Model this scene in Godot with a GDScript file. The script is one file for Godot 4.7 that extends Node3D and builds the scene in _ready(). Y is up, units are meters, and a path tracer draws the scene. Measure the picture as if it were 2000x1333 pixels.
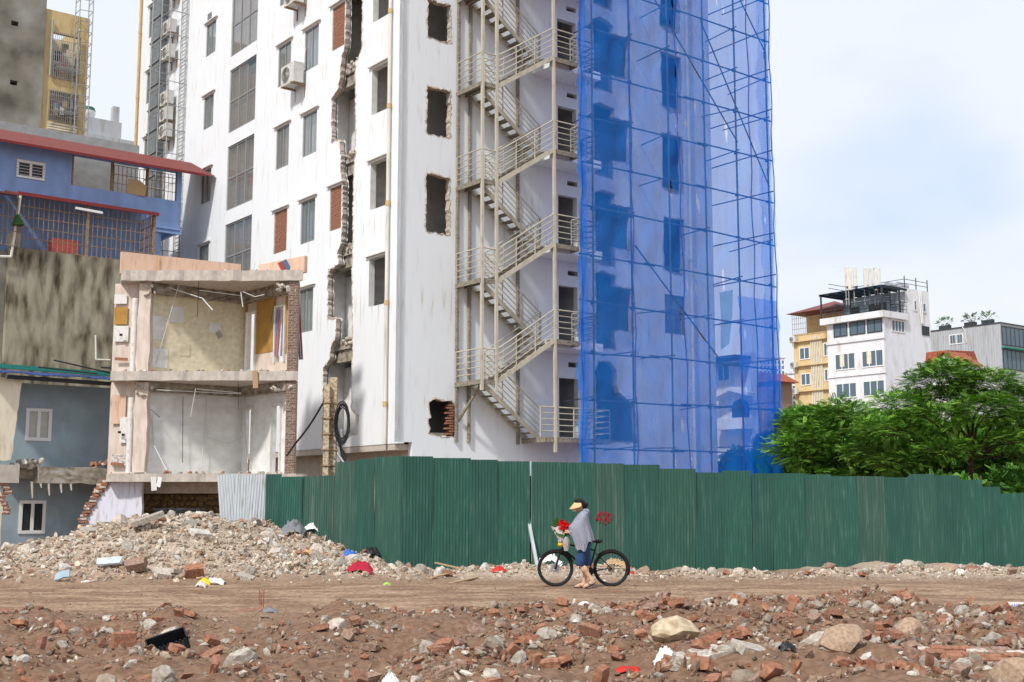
extends Node3D
# A half demolished tower, a gutted house and a rubble yard behind a green sheet fence.

const TURN = 0.65533          # the street grid stands at this angle to the view
var M = {}
var T = {}
var used = {}
var rng = RandomNumberGenerator.new()
var lump = FastNoiseLite.new()
var fine = FastNoiseLite.new()

class Geo:
	var v = PackedVector3Array()
	var n = PackedVector3Array()
	var c = PackedColorArray()
	var col = null
	func put(p, q):
		v.append(p)
		n.append(q)
		if col != null:
			c.append(col)
	func tri(a, b, d):
		var q = (d - a).cross(b - a).normalized()
		put(a, q)
		put(b, q)
		put(d, q)
	func tri_to(a, b, d, dir):
		if (d - a).cross(b - a).dot(dir) < 0.0:
			tri(a, d, b)
		else:
			tri(a, b, d)
	func quad(a, b, d, e):
		tri(a, b, d)
		tri(a, d, e)
	func face(m, u, w):
		quad(m - u + w, m + u + w, m + u - w, m - u - w)
	func box(m, size, bs = Basis()):
		var x = bs.x * size.x * 0.5
		var y = bs.y * size.y * 0.5
		var z = bs.z * size.z * 0.5
		face(m + z, x, y)
		face(m - z, -x, y)
		face(m + x, -z, y)
		face(m - x, z, y)
		face(m + y, x, -z)
		face(m - y, x, z)
	func span(a, b):
		box((a + b) * 0.5, (b - a).abs())
	func bevel(m, size, r, bs = Basis()):
		# a box whose edges are cut at 45 degrees
		var h = size * 0.5
		var k = h - Vector3.ONE * r
		for s in [-1.0, 1.0]:
			face(m + bs.z * h.z * s, bs.x * k.x * s, bs.y * k.y)
			face(m + bs.x * h.x * s, bs.z * k.z * -s, bs.y * k.y)
			face(m + bs.y * h.y * s, bs.x * k.x, bs.z * k.z * -s)
			for t in [-1.0, 1.0]:
				var d = bs.x * s + bs.y * t
				_strip(m, bs.x * h.x * s + bs.y * k.y * t, bs.x * k.x * s + bs.y * h.y * t, bs.z * k.z, d)
				d = bs.x * s + bs.z * t
				_strip(m, bs.x * h.x * s + bs.z * k.z * t, bs.x * k.x * s + bs.z * h.z * t, bs.y * k.y, d)
				d = bs.y * s + bs.z * t
				_strip(m, bs.y * h.y * s + bs.z * k.z * t, bs.y * k.y * s + bs.z * h.z * t, bs.x * k.x, d)
				for q in [-1.0, 1.0]:
					tri_to(m + bs * Vector3(h.x * s, k.y * t, k.z * q), m + bs * Vector3(k.x * s, h.y * t, k.z * q), m + bs * Vector3(k.x * s, k.y * t, h.z * q), bs * Vector3(s, t, q))
	func _strip(m, a, b, w, d):
		tri_to(m + a - w, m + a + w, m + b + w, d)
		tri_to(m + a - w, m + b + w, m + b - w, d)
	func beam(a, b, w, h, up = Vector3.UP):
		var z = (b - a).normalized()
		if absf(z.dot(up)) > 0.98:
			up = Vector3(0.3, 0, 1)
		var x = up.cross(z).normalized()
		box((a + b) * 0.5, Vector3(w, h, a.distance_to(b)), Basis(x, z.cross(x), z))
	func ring(m, x, y, r, sides):
		var p = []
		for i in sides:
			var t = TAU * i / sides
			p.append(m + (x * cos(t) + y * sin(t)) * r)
		return p
	func tube(a, b, r, sides = 8, r2 = -1.0, caps = true):
		if r2 < 0.0:
			r2 = r
		var z = (b - a).normalized()
		var x = z.cross(Vector3.UP if absf(z.y) < 0.9 else Vector3.RIGHT).normalized()
		var y = z.cross(x)
		for i in sides:
			var t0 = TAU * i / sides
			var t1 = TAU * (i + 1) / sides
			var d0 = x * cos(t0) + y * sin(t0)
			var d1 = x * cos(t1) + y * sin(t1)
			for q in [[a + d0 * r, d0], [b + d0 * r2, d0], [b + d1 * r2, d1], [a + d0 * r, d0], [b + d1 * r2, d1], [a + d1 * r, d1]]:
				put(q[0], q[1])
			if caps:
				tri_to(a, a + d0 * r, a + d1 * r, -z)
				tri_to(b, b + d0 * r2, b + d1 * r2, z)
	func path(pts, r, sides = 6):
		for i in pts.size() - 1:
			tube(pts[i], pts[i + 1], r, sides)
	func extrude(poly, o, ux, uy, back):
		var p = PackedVector2Array(poly)
		var t = Geometry2D.triangulate_polygon(p)
		for i in range(0, t.size(), 3):
			var a = o + ux * p[t[i]].x + uy * p[t[i]].y
			var b = o + ux * p[t[i + 1]].x + uy * p[t[i + 1]].y
			var d = o + ux * p[t[i + 2]].x + uy * p[t[i + 2]].y
			tri_to(a, b, d, -back)
			tri_to(a + back, b + back, d + back, back)
		rim(p, o, ux, uy, back, 1.0)
	func rim(p, o, ux, uy, back, way):
		var turn = way if Geometry2D.is_polygon_clockwise(p) else -way
		for i in p.size():
			var a = p[i]
			var b = p[(i + 1) % p.size()]
			var q = Vector2(b.y - a.y, a.x - b.x) * -turn
			var pa = o + ux * a.x + uy * a.y
			var pb = o + ux * b.x + uy * b.y
			var dir = ux * q.x + uy * q.y
			tri_to(pa, pb, pb + back, dir)
			tri_to(pa, pb + back, pa + back, dir)
	func prism(poly, y0, y1):
		extrude(poly, Vector3(0, y1, 0), Vector3.RIGHT, Vector3.BACK, Vector3(0, y0 - y1, 0))
	func ball(m, r, rows = 6, cols = 10, top = PI, bs = Basis()):
		for i in rows:
			for j in cols:
				var q = []
				for k in [[i, j], [i + 1, j], [i + 1, j + 1], [i, j + 1]]:
					var t = top * k[0] / rows
					var f = TAU * k[1] / cols
					q.append(bs * Vector3(sin(t) * cos(f), cos(t), sin(t) * sin(f)))
				for k in [0, 1, 2, 0, 2, 3]:
					put(m + q[k] * r, q[k])
	func grid(p, smooth = true):
		# p: rows of points
		var rows = p.size()
		var cols = p[0].size()
		var nn = []
		for i in rows:
			var line = []
			for j in cols:
				var du = p[i][mini(j + 1, cols - 1)] - p[i][maxi(j - 1, 0)]
				var dv = p[mini(i + 1, rows - 1)][j] - p[maxi(i - 1, 0)][j]
				line.append(du.cross(dv).normalized())
			nn.append(line)
		for i in rows - 1:
			for j in cols - 1:
				if smooth:
					for k in [[0, 0], [1, 0], [1, 1], [0, 0], [1, 1], [0, 1]]:
						put(p[i + k[0]][j + k[1]], nn[i + k[0]][j + k[1]])
				else:
					quad(p[i][j], p[i + 1][j], p[i + 1][j + 1], p[i][j + 1])
	func mesh():
		var a = []
		a.resize(Mesh.ARRAY_MAX)
		a[Mesh.ARRAY_VERTEX] = v
		a[Mesh.ARRAY_NORMAL] = n
		if c.size() == v.size() and c.size() > 0:
			a[Mesh.ARRAY_COLOR] = c
		var m = ArrayMesh.new()
		m.add_surface_from_arrays(Mesh.PRIMITIVE_TRIANGLES, a)
		return m

func numbered(called):
	if not used.has(called):
		used[called] = 0
		return called
	used[called] += 1
	return "%s_%03d" % [called, used[called]]

func obj(called, g, m, parent = self):
	var o = MeshInstance3D.new()
	o.mesh = g if g is Mesh else g.mesh()
	o.material_override = m
	o.name = numbered(called) if parent == self else called
	parent.add_child(o, true)
	return o

func tag(o, label, category, group = ""):
	o.set_meta("label", label)
	o.set_meta("category", category)
	if group != "":
		o.set_meta("group", group)
	return o

func thing(called, label, category, where = Vector3.ZERO, turn = 0.0, group = ""):
	var o = Node3D.new()
	o.name = numbered(called)
	add_child(o)
	o.position = where
	o.rotation.y = turn
	return tag(o, label, category, group)

func part(called, parent):
	var o = Node3D.new()
	o.name = called
	parent.add_child(o, true)
	return o

func stuff(o):
	o.set_meta("kind", "stuff")
	return o

func jag(poly, amount, step, seed_):
	# breaks the straight edges of a polygon
	var r = RandomNumberGenerator.new()
	r.seed = seed_
	var p = PackedVector2Array()
	for i in poly.size():
		var a = poly[i]
		var b = poly[(i + 1) % poly.size()]
		var k = maxi(1, int(a.distance_to(b) / step))
		for j in k:
			var f = (j + (0.0 if j == 0 else r.randf_range(-0.3, 0.3))) / k
			p.append(a.lerp(b, f) + Vector2(r.randf_range(-amount, amount), r.randf_range(-amount, amount)))
	return p

func rect(a, b, c, d):
	return PackedVector2Array([Vector2(a, c), Vector2(b, c), Vector2(b, d), Vector2(a, d)])

func wall(front, edge, o, ux, out, thick, outline, holes):
	# a wall with openings: o + ux * t + up * y, its outer face towards out
	var cuts = []
	var lo = INF
	var hi = -INF
	var ylo = INF
	var yhi = -INF
	for p in outline:
		lo = minf(lo, p.x)
		hi = maxf(hi, p.x)
		ylo = minf(ylo, p.y)
		yhi = maxf(yhi, p.y)
	for h in holes:
		var a = INF
		var b = -INF
		for p in h:
			a = minf(a, p.x)
			b = maxf(b, p.x)
		cuts.append((a + b) * 0.5)
	cuts.append(lo - 0.01)
	cuts.append(hi + 0.01)
	cuts.sort()
	var back = -out * thick
	for i in cuts.size() - 1:
		if cuts[i + 1] - cuts[i] < 0.0005:
			continue
		var pieces = Geometry2D.intersect_polygons(PackedVector2Array(outline), rect(cuts[i], cuts[i + 1], ylo - 0.01, yhi + 0.01))
		for h in holes:
			var next = []
			for p in pieces:
				next.append_array(Geometry2D.clip_polygons(p, PackedVector2Array(h)))
			pieces = next
		for p in pieces:
			var t = Geometry2D.triangulate_polygon(p)
			for k in range(0, t.size(), 3):
				var a = o + ux * p[t[k]].x + Vector3.UP * p[t[k]].y
				var b = o + ux * p[t[k + 1]].x + Vector3.UP * p[t[k + 1]].y
				var d = o + ux * p[t[k + 2]].x + Vector3.UP * p[t[k + 2]].y
				front.tri_to(a, b, d, out)
				front.tri_to(a + back, b + back, d + back, -out)
	front.rim(PackedVector2Array(outline), o, ux, Vector3.UP, back, 1.0)
	for h in holes:
		edge.rim(PackedVector2Array(h), o, ux, Vector3.UP, back, -1.0)

func window(parent, o, ux, out, t0, t1, y0, y1, cols, rows, fm, gm, deep = 0.08, bar = 0.05):
	# a framed window set back by deep in its opening; each pane is its own piece
	var f = Geo.new()
	var z = o - out * deep
	var bs = Basis(ux, Vector3.UP, out)
	var mid = func(t, y): return z + ux * t + Vector3.UP * y
	f.box(mid.call((t0 + t1) / 2, y0 + bar / 2), Vector3(t1 - t0, bar, 0.06), bs)
	f.box(mid.call((t0 + t1) / 2, y1 - bar / 2), Vector3(t1 - t0, bar, 0.06), bs)
	for i in cols + 1:
		var t = lerpf(t0 + bar / 2, t1 - bar / 2, float(i) / cols)
		f.box(mid.call(t, (y0 + y1) / 2), Vector3(bar, y1 - y0 - bar * 2, 0.06 if i in [0, cols] else 0.052), bs)
	for j in range(1, rows):
		f.box(mid.call((t0 + t1) / 2, lerpf(y0, y1, float(j) / rows)), Vector3(t1 - t0 - bar * 2, bar, 0.046), bs)
	var w = obj("window", f, fm, parent)
	if gm != null:
		for i in cols:
			for j in rows:
				var g = Geo.new()
				var a = lerpf(t0 + bar / 2, t1 - bar / 2, float(i) / cols) + bar / 2
				var b = lerpf(t0 + bar / 2, t1 - bar / 2, (i + 1.0) / cols) - bar / 2
				var c = lerpf(y0, y1, float(j) / rows) + bar / 2
				var d = lerpf(y0, y1, (j + 1.0) / rows) - bar / 2
				g.box(mid.call((a + b) / 2, (c + d) / 2), Vector3(b - a, d - c, 0.008), bs)
				obj("pane", g, gm, w)
	return w

func lin(r, g, b, a = 1.0):
	var q = Color(r, g, b).linear_to_srgb()
	q.a = a
	return q

func mat(called, color, rough = 0.85, tex = null, scale = Vector3.ONE, bump = null, strength = 1.0):
	var m = StandardMaterial3D.new()
	m.resource_name = called
	m.albedo_color = color
	m.roughness = rough
	m.metallic_specular = 0.35
	if tex != null:
		m.albedo_texture = tex
	if bump != null:
		m.normal_enabled = true
		m.normal_texture = bump
		m.normal_scale = strength
	if tex != null or bump != null:
		m.uv1_triplanar = true
		m.uv1_world_triplanar = true
		m.uv1_scale = scale
	M[called] = m
	return m

func noise_tex(called, seed_, freq, ramp, oct = 5, normal = false, size = 512):
	var f = FastNoiseLite.new()
	f.seed = seed_
	f.noise_type = FastNoiseLite.TYPE_SIMPLEX_SMOOTH
	f.frequency = freq
	f.fractal_octaves = oct
	var t = NoiseTexture2D.new()
	t.width = size
	t.height = size
	t.seamless = true
	t.noise = f
	if normal:
		t.as_normal_map = true
		t.bump_strength = 6.0
	else:
		var g = Gradient.new()
		g.offsets = PackedFloat32Array(ramp[0])
		g.colors = PackedColorArray(ramp[1])
		t.color_ramp = g
	T[called] = t
	return t

func _ready():
	rng.seed = 7
	# camera
	var cam = Camera3D.new()
	cam.name = "camera"
	cam.position = Vector3(0, 1.6, 0)
	cam.rotation.x = 0.13187
	cam.fov = rad_to_deg(2.0 * atan(666.5 / 2400.0))
	cam.near = 0.1
	cam.far = 6000.0
	add_child(cam)
	# sky and air
	var env = Environment.new()
	env.background_mode = Environment.BG_SKY
	env.tonemap_mode = Environment.TONE_MAPPER_LINEAR
	env.tonemap_exposure = 1.22
	env.sdfgi_enabled = true
	env.ssao_enabled = true
	env.ssil_enabled = true
	var sky = Sky.new()
	var pan = PanoramaSkyMaterial.new()
	pan.panorama = make_sky()
	sky.sky_material = pan
	env.sky = sky
	var we = WorldEnvironment.new()
	we.name = "world_environment"
	we.environment = env
	add_child(we)
	# a hazy sun, high behind the camera's shoulder
	var sun = DirectionalLight3D.new()
	sun.name = "sun"
	sun.light_energy = 0.95
	sun.light_color = Color(1.0, 0.98, 0.95)
	sun.light_angular_distance = 4.5
	sun.shadow_enabled = true
	add_child(sun)
	sun.look_at_from_position(Vector3(-0.35, 0.76, 0.60), Vector3.ZERO)
	make_materials()
	make_shapes()
	# setting
	make_ground()
	make_tower()
	make_stair()
	make_scaffold()
	make_house()
	make_grey_house()
	make_blue_house()
	make_yellow_tower()
	make_right_houses()
	make_trees()
	make_fence()
	make_pole()
	# objects
	make_bicycle()
	make_person()
	make_shopping()
	make_air_conditioners()
	make_rubble()
	make_litter()

func make_sky():
	var f = FastNoiseLite.new()
	f.seed = 21
	f.noise_type = FastNoiseLite.TYPE_SIMPLEX_SMOOTH
	f.frequency = 1.15
	f.fractal_octaves = 5
	f.fractal_gain = 0.47
	var w = 1536
	var h = 768
	var im = Image.create(w, h, false, Image.FORMAT_RGB8)
	for y in h:
		var el = (0.5 - (y + 0.5) / h) * PI
		for x in w:
			var az = ((x + 0.5) / w - 0.5) * TAU
			var d = Vector3(sin(az) * cos(el), sin(el), -cos(az) * cos(el))
			var up = maxf(d.y, 0.0)
			var k = 1.0 / (up + 0.35)
			var c = f.get_noise_3d(d.x * k, up * 1.5, d.z * k) * 0.5 + 0.5
			c = smoothstep(0.08, 0.46, c)
			var air = Color(0.72, 0.81, 0.92).lerp(Color(0.50, 0.66, 0.90), smoothstep(0.0, 0.9, up))
			air = air.lerp(Color(0.82, 0.87, 0.92), smoothstep(0.22, 0.0, up) * 0.75)
			var cloud = Color(0.885, 0.90, 0.925).lerp(Color(0.81, 0.84, 0.885), smoothstep(0.6, 1.0, f.get_noise_3d(d.x * k * 2.3 + 7.0, up * 3.0, d.z * k * 2.3) * 0.5 + 0.5))
			var q = air.lerp(cloud, 0.42 + c * 0.52)
			if d.y < 0.0:
				q = q.lerp(Color(0.42, 0.38, 0.33), smoothstep(0.0, -0.05, d.y))
			im.set_pixel(x, y, q)
	return ImageTexture.create_from_image(im)

func make_materials():
	var W = Color.WHITE
	noise_tex("mottle", 3, 0.012, [[0.2, 0.8], [Color(0.9, 0.89, 0.87), W]])
	noise_tex("streak", 5, 0.02, [[0.15, 0.33, 0.5], [Color(0.86, 0.84, 0.80), Color(0.96, 0.955, 0.945), W]])
	noise_tex("blotch", 9, 0.012, [[0.2, 0.4, 0.6, 0.75], [Color(0.62, 0.60, 0.56), Color(0.80, 0.78, 0.73), Color(0.92, 0.9, 0.86), W]])
	noise_tex("soot", 19, 0.016, [[0.22, 0.42, 0.62], [Color(0.42, 0.41, 0.38), Color(0.82, 0.80, 0.76), W]])
	noise_tex("grit", 11, 0.02, [[0.2, 0.5, 0.75], [Color(0.72, 0.69, 0.65), Color(0.89, 0.87, 0.84), W]], 6)
	noise_tex("clay", 13, 0.03, [[0.25, 0.45, 0.58, 0.75], [Color(0.80, 0.74, 0.70), Color(0.92, 0.86, 0.82), W, Color(1.0, 0.98, 0.96)]])
	noise_tex("earth", 17, 0.025, [[0.2, 0.45, 0.65], [Color(0.80, 0.76, 0.72), Color(0.92, 0.89, 0.86), W]], 6, false, 1024)
	noise_tex("bump", 23, 0.05, [], 5, true)
	noise_tex("rough_bump", 29, 0.02, [], 6, true)
	noise_tex("rust", 31, 0.03, [[0.2, 0.36, 0.5], [Color(0.60, 0.45, 0.33), Color(0.88, 0.83, 0.77), W]])
	var s1 = Vector3(0.35, 0.35, 0.35)
	noise_tex("wash", 6, 0.02, [[0.06, 0.16, 0.26, 0.40], [Color(0.82, 0.77, 0.69), Color(0.95, 0.937, 0.915), Color(0.985, 0.983, 0.978), W]])
	mat("white_wall", lin(0.765, 0.795, 0.825), 0.9, T.wash, Vector3(0.42, 0.045, 0.42))
	mat("white_plain", lin(0.81, 0.82, 0.82), 0.8, T.mottle, s1)
	mat("sheet_metal", lin(0.36, 0.37, 0.38), 0.6, T.mottle, s1)
	mat("concrete", lin(0.43, 0.40, 0.36), 0.95, T.blotch, Vector3(0.6, 0.6, 0.6), T.bump, 0.12)
	mat("pale_concrete", lin(0.55, 0.50, 0.45), 0.95, T.mottle, Vector3(0.7, 0.5, 0.7))
	mat("broken_edge", lin(0.66, 0.59, 0.53), 0.95, T.grit, Vector3(1.6, 1.6, 1.6), T.rough_bump, 0.4)
	mat("brick_infill", lin(0.37, 0.195, 0.135), 0.92, T.clay, Vector3(1.3, 1.3, 1.3))
	mat("brick_a", lin(0.36, 0.18, 0.12), 0.92, T.clay, Vector3(1.3, 1.3, 1.3), T.bump, 0.5)
	mat("brick_b", lin(0.31, 0.175, 0.125), 0.92, T.clay, Vector3(1.7, 1.7, 1.7), T.bump, 0.5)
	mat("brick_c", lin(0.40, 0.20, 0.13), 0.92, T.grit, Vector3(1.2, 1.2, 1.2), T.bump, 0.5)
	mat("brick_d", lin(0.36, 0.25, 0.20), 0.95, T.grit, Vector3(1.5, 1.5, 1.5), T.bump, 0.5)
	mat("pillar_brick", lin(0.33, 0.24, 0.205), 0.95, T.grit, Vector3(1.5, 1.5, 1.5), T.bump, 0.5)
	mat("mortar", lin(0.45, 0.41, 0.37), 0.95, T.grit, Vector3(2, 2, 2))
	mat("chunk_a", lin(0.44, 0.405, 0.36), 0.95, T.grit, Vector3(1.4, 1.4, 1.4), T.rough_bump, 0.7)
	mat("chunk_b", lin(0.55, 0.51, 0.46), 0.95, T.grit, Vector3(1.7, 1.7, 1.7), T.rough_bump, 0.7)
	mat("chunk_c", lin(0.36, 0.30, 0.25), 0.95, T.grit, Vector3(1.2, 1.2, 1.2), T.rough_bump, 0.7)
	mat("plaster", lin(0.70, 0.68, 0.65), 0.9, T.grit, Vector3(0.9, 0.9, 0.9), T.bump, 0.4)
	mat("cream_stone", lin(0.60, 0.50, 0.36), 0.9, T.grit, Vector3(0.9, 0.9, 0.9), T.rough_bump, 0.6)
	mat("mud_stone", lin(0.42, 0.31, 0.23), 0.95, T.earth, Vector3(0.9, 0.9, 0.9), T.rough_bump, 1.0)
	var r = mat("rubble", Color.WHITE, 0.95, T.grit, Vector3(1.5, 1.5, 1.5), T.rough_bump, 0.5)
	r.vertex_color_use_as_albedo = true
	r = mat("earth", Color.WHITE, 0.95, T.earth, Vector3(0.31, 0.31, 0.5), T.rough_bump, 0.35)
	r.vertex_color_use_as_albedo = true
	mat("frame_grey", lin(0.24, 0.25, 0.25), 0.5)
	mat("frame_white", lin(0.78, 0.78, 0.78), 0.45)
	mat("curtain", lin(0.34, 0.38, 0.38), 0.9, T.mottle, Vector3(3, 0.4, 3))
	mat("blind_blue", lin(0.30, 0.38, 0.46), 0.8, T.mottle, Vector3(0.3, 5, 0.3))
	var gl = mat("glass", lin(0.42, 0.48, 0.50, 0.16), 0.05)
	gl.transparency = BaseMaterial3D.TRANSPARENCY_ALPHA
	gl.metallic_specular = 0.5
	mat("dark_glass", lin(0.03, 0.035, 0.04), 0.12)
	mat("sky_glass", lin(0.10, 0.15, 0.19), 0.1)
	mat("stair_steel", lin(0.52, 0.48, 0.395), 0.6, T.streak, Vector3(0.5, 0.12, 0.5))
	mat("tread_steel", lin(0.29, 0.27, 0.23), 0.7, T.rust, Vector3(0.8, 0.8, 0.8))
	mat("galvanised", lin(0.42, 0.43, 0.44), 0.5, T.mottle, s1)
	M.galvanised.metallic = 0.5
	mat("duct_grey", lin(0.20, 0.225, 0.245), 0.6, T.mottle, s1)
	mat("pipe_white", lin(0.72, 0.70, 0.63), 0.5, T.streak, Vector3(0.4, 0.05, 0.4))
	mat("pipe_yellow", lin(0.62, 0.43, 0.19), 0.6, T.streak, Vector3(0.6, 0.2, 0.6))
	mat("scaffold_steel", lin(0.13, 0.16, 0.21), 0.5, T.rust, Vector3(0.5, 0.5, 0.5))
	M.scaffold_steel.metallic = 0.4
	# painted sheet: pale scuffs where the green has worn
	noise_tex("paint", 53, 0.018, [[0.2, 0.45, 0.70, 0.82], [lin(0.18, 0.385, 0.325), lin(0.20, 0.43, 0.365), lin(0.215, 0.45, 0.38), lin(0.42, 0.60, 0.54)]], 6)
	noise_tex("worn_paint", 57, 0.02, [[0.2, 0.42, 0.62, 0.78], [lin(0.19, 0.36, 0.30), lin(0.215, 0.43, 0.365), lin(0.25, 0.46, 0.39), lin(0.50, 0.62, 0.56)]], 6)
	mat("green_a", lin(0.148, 0.222, 0.205), 0.5, T.paint, Vector3(0.7, 0.08, 0.7), T.bump, 0.08)
	mat("green_b", lin(0.160, 0.245, 0.222), 0.5, T.paint, Vector3(0.9, 0.14, 0.9), T.bump, 0.08)
	mat("green_c", lin(0.185, 0.245, 0.222), 0.6, T.paint, Vector3(1.2, 0.10, 1.2), T.bump, 0.08)
	mat("green_d", lin(0.200, 0.240, 0.220), 0.65, T.worn_paint, Vector3(0.8, 0.05, 0.8), T.bump, 0.08)
	mat("sheet_grey", lin(0.50, 0.54, 0.57), 0.5, T.streak, Vector3(0.7, 0.1, 0.7))
	mat("post_brown", lin(0.12, 0.085, 0.07), 0.8, T.rust, Vector3(1, 1, 1))
	mat("paint_red", lin(0.26, 0.012, 0.022), 0.7)
	mat("peach", lin(0.66, 0.46, 0.35), 0.9, T.streak, Vector3(0.6, 0.12, 0.6))
	mat("wallpaper", lin(0.78, 0.72, 0.54), 0.9, T.mottle, Vector3(0.8, 0.8, 0.8))
	mat("ochre", lin(0.44, 0.25, 0.065), 0.85, T.mottle, s1)
	mat("tile_white", lin(0.72, 0.70, 0.67), 0.4, T.streak, Vector3(0.6, 0.3, 0.6))
	mat("dusty_plaster", lin(0.70, 0.60, 0.53), 0.95, T.mottle, Vector3(0.6, 0.2, 0.6))
	mat("lavender", lin(0.66, 0.66, 0.76), 0.9, T.streak, Vector3(0.6, 0.1, 0.6))
	mat("stone_wall", lin(0.20, 0.14, 0.065), 0.9, T.grit, Vector3(1.4, 1.4, 1.4), T.rough_bump, 1.0)
	mat("stone_joint", lin(0.07, 0.05, 0.03), 0.95)
	mat("blue_grey", lin(0.35, 0.45, 0.52), 0.9, T.mottle, Vector3(0.3, 0.15, 0.3))
	mat("cream", lin(0.74, 0.68, 0.54), 0.9, T.streak, Vector3(0.5, 0.1, 0.5))
	mat("house_blue", lin(0.26, 0.39, 0.70), 0.85, T.mottle, Vector3(0.3, 0.1, 0.3))
	mat("stained", lin(0.35, 0.325, 0.25), 0.95, T.soot, Vector3(0.3, 0.06, 0.3), T.bump, 0.1)
	mat("red_roof", lin(0.21, 0.062, 0.055), 0.6, T.mottle, Vector3(0.5, 0.5, 0.5))
	mat("red_trim", lin(0.20, 0.03, 0.03), 0.6)
	mat("blue_roof", lin(0.05, 0.10, 0.30), 0.6, T.rust, Vector3(0.8, 0.8, 0.8))
	mat("green_trim", lin(0.03, 0.22, 0.17), 0.6)
	mat("rusty", lin(0.33, 0.23, 0.15), 0.85, T.rust, Vector3(0.9, 0.9, 0.9))
	mat("yellow_wall", lin(0.60, 0.46, 0.235), 0.9, T.streak, Vector3(0.4, 0.08, 0.4))
	mat("cement_wall", lin(0.34, 0.335, 0.315), 0.95, T.blotch, Vector3(0.09, 0.06, 0.09))
	mat("house_white", lin(0.74, 0.76, 0.80), 0.85, T.streak, Vector3(0.12, 0.03, 0.12))
	mat("house_yellow", lin(0.66, 0.50, 0.28), 0.85, T.streak, Vector3(0.12, 0.03, 0.12))
	mat("panel_grey", lin(0.44, 0.46, 0.49), 0.6, T.streak, Vector3(0.3, 0.03, 0.3))
	mat("roof_tile", lin(0.40, 0.12, 0.07), 0.8, T.grit, Vector3(0.4, 0.4, 0.4))
	mat("dark_steel", lin(0.045, 0.055, 0.065), 0.5)
	mat("pergola_blue", lin(0.035, 0.08, 0.14), 0.4)
	mat("ac_white", lin(0.66, 0.66, 0.63), 0.5, T.mottle, Vector3(1, 1, 1))
	mat("black", lin(0.012, 0.012, 0.013), 0.45)
	mat("rubber", lin(0.022, 0.021, 0.02), 0.85)
	mat("tyre_dust", lin(0.16, 0.125, 0.10), 0.95, T.grit, Vector3(4, 4, 4))
	mat("chrome", lin(0.5, 0.5, 0.52), 0.3)
	M.chrome.metallic = 0.9
	mat("bike_blue", lin(0.03, 0.16, 0.45), 0.4)
	mat("skin", lin(0.58, 0.37, 0.26), 0.6)
	M.skin.subsurf_scatter_enabled = true
	M.skin.subsurf_scatter_strength = 0.1
	mat("hair", lin(0.012, 0.010, 0.010), 0.5)
	mat("denim", lin(0.035, 0.085, 0.22), 0.9, T.grit, Vector3(5, 5, 5))
	mat("mask_cloth", lin(0.60, 0.54, 0.52), 0.9)
	mat("straw", lin(0.62, 0.41, 0.20), 0.75)
	noise_tex("speckle", 41, 0.05, [[0.36, 0.5, 0.62], [Color(0.34, 0.35, 0.42), Color(0.68, 0.70, 0.76), Color(0.93, 0.93, 0.96)]], 3)
	mat("printed_cloth", lin(0.60, 0.61, 0.66), 0.95, T.speckle, Vector3(3, 3, 3))
	mat("petal", lin(0.62, 0.006, 0.010), 0.7)
	mat("leaf_dark", lin(0.03, 0.10, 0.02), 0.6)
	mat("paper_white", lin(0.75, 0.74, 0.72), 0.8)
	mat("fruit_yellow", lin(0.75, 0.46, 0.02), 0.5)
	mat("meat_pink", lin(0.58, 0.22, 0.17), 0.5)
	var bag = mat("bag_film", lin(0.78, 0.76, 0.74, 0.32), 0.2)
	bag.transparency = BaseMaterial3D.TRANSPARENCY_ALPHA
	mat("cloth_grey", lin(0.22, 0.235, 0.26), 0.95, T.mottle, Vector3(3, 3, 3))
	mat("cloth_white", lin(0.74, 0.73, 0.71), 0.95)
	mat("cloth_red", lin(0.38, 0.02, 0.045), 0.95)
	mat("cloth_tan", lin(0.50, 0.31, 0.16), 0.95)
	mat("bag_blue", lin(0.04, 0.14, 0.50), 0.5)
	mat("bag_yellow", lin(0.75, 0.55, 0.02), 0.5)
	mat("bag_black", lin(0.02, 0.02, 0.022), 0.4)
	mat("bag_lime", lin(0.30, 0.62, 0.06), 0.5)
	mat("plastic_red", lin(0.52, 0.03, 0.02), 0.5)
	mat("joss_red", lin(0.40, 0.02, 0.02), 0.7)
	mat("timber", lin(0.42, 0.29, 0.17), 0.9, T.streak, Vector3(0.4, 3, 0.4))
	mat("cardboard", lin(0.45, 0.31, 0.17), 0.9)
	mat("bark", lin(0.13, 0.085, 0.06), 0.95, T.grit, Vector3(1.5, 0.5, 1.5), T.rough_bump, 1.0)
	var lf = mat("leaf", Color.WHITE, 0.7)
	lf.vertex_color_use_as_albedo = true
	lf.backlight_enabled = true
	lf.backlight = Color(0.22, 0.36, 0.06)
	mat("cable", lin(0.03, 0.03, 0.033), 0.6)
	mat("conduit", lin(0.60, 0.59, 0.56), 0.6)
	mat("stripe_red", lin(0.52, 0.13, 0.11), 0.9)
	mat("stripe_blue", lin(0.12, 0.24, 0.45), 0.9)
	mat("green_net", lin(0.0, 0.30, 0.26, 0.55), 0.8)
	M.green_net.transparency = BaseMaterial3D.TRANSPARENCY_ALPHA

var chunks = []      # shared rock shapes
var small_rocks = []
var bricks = []

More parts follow.
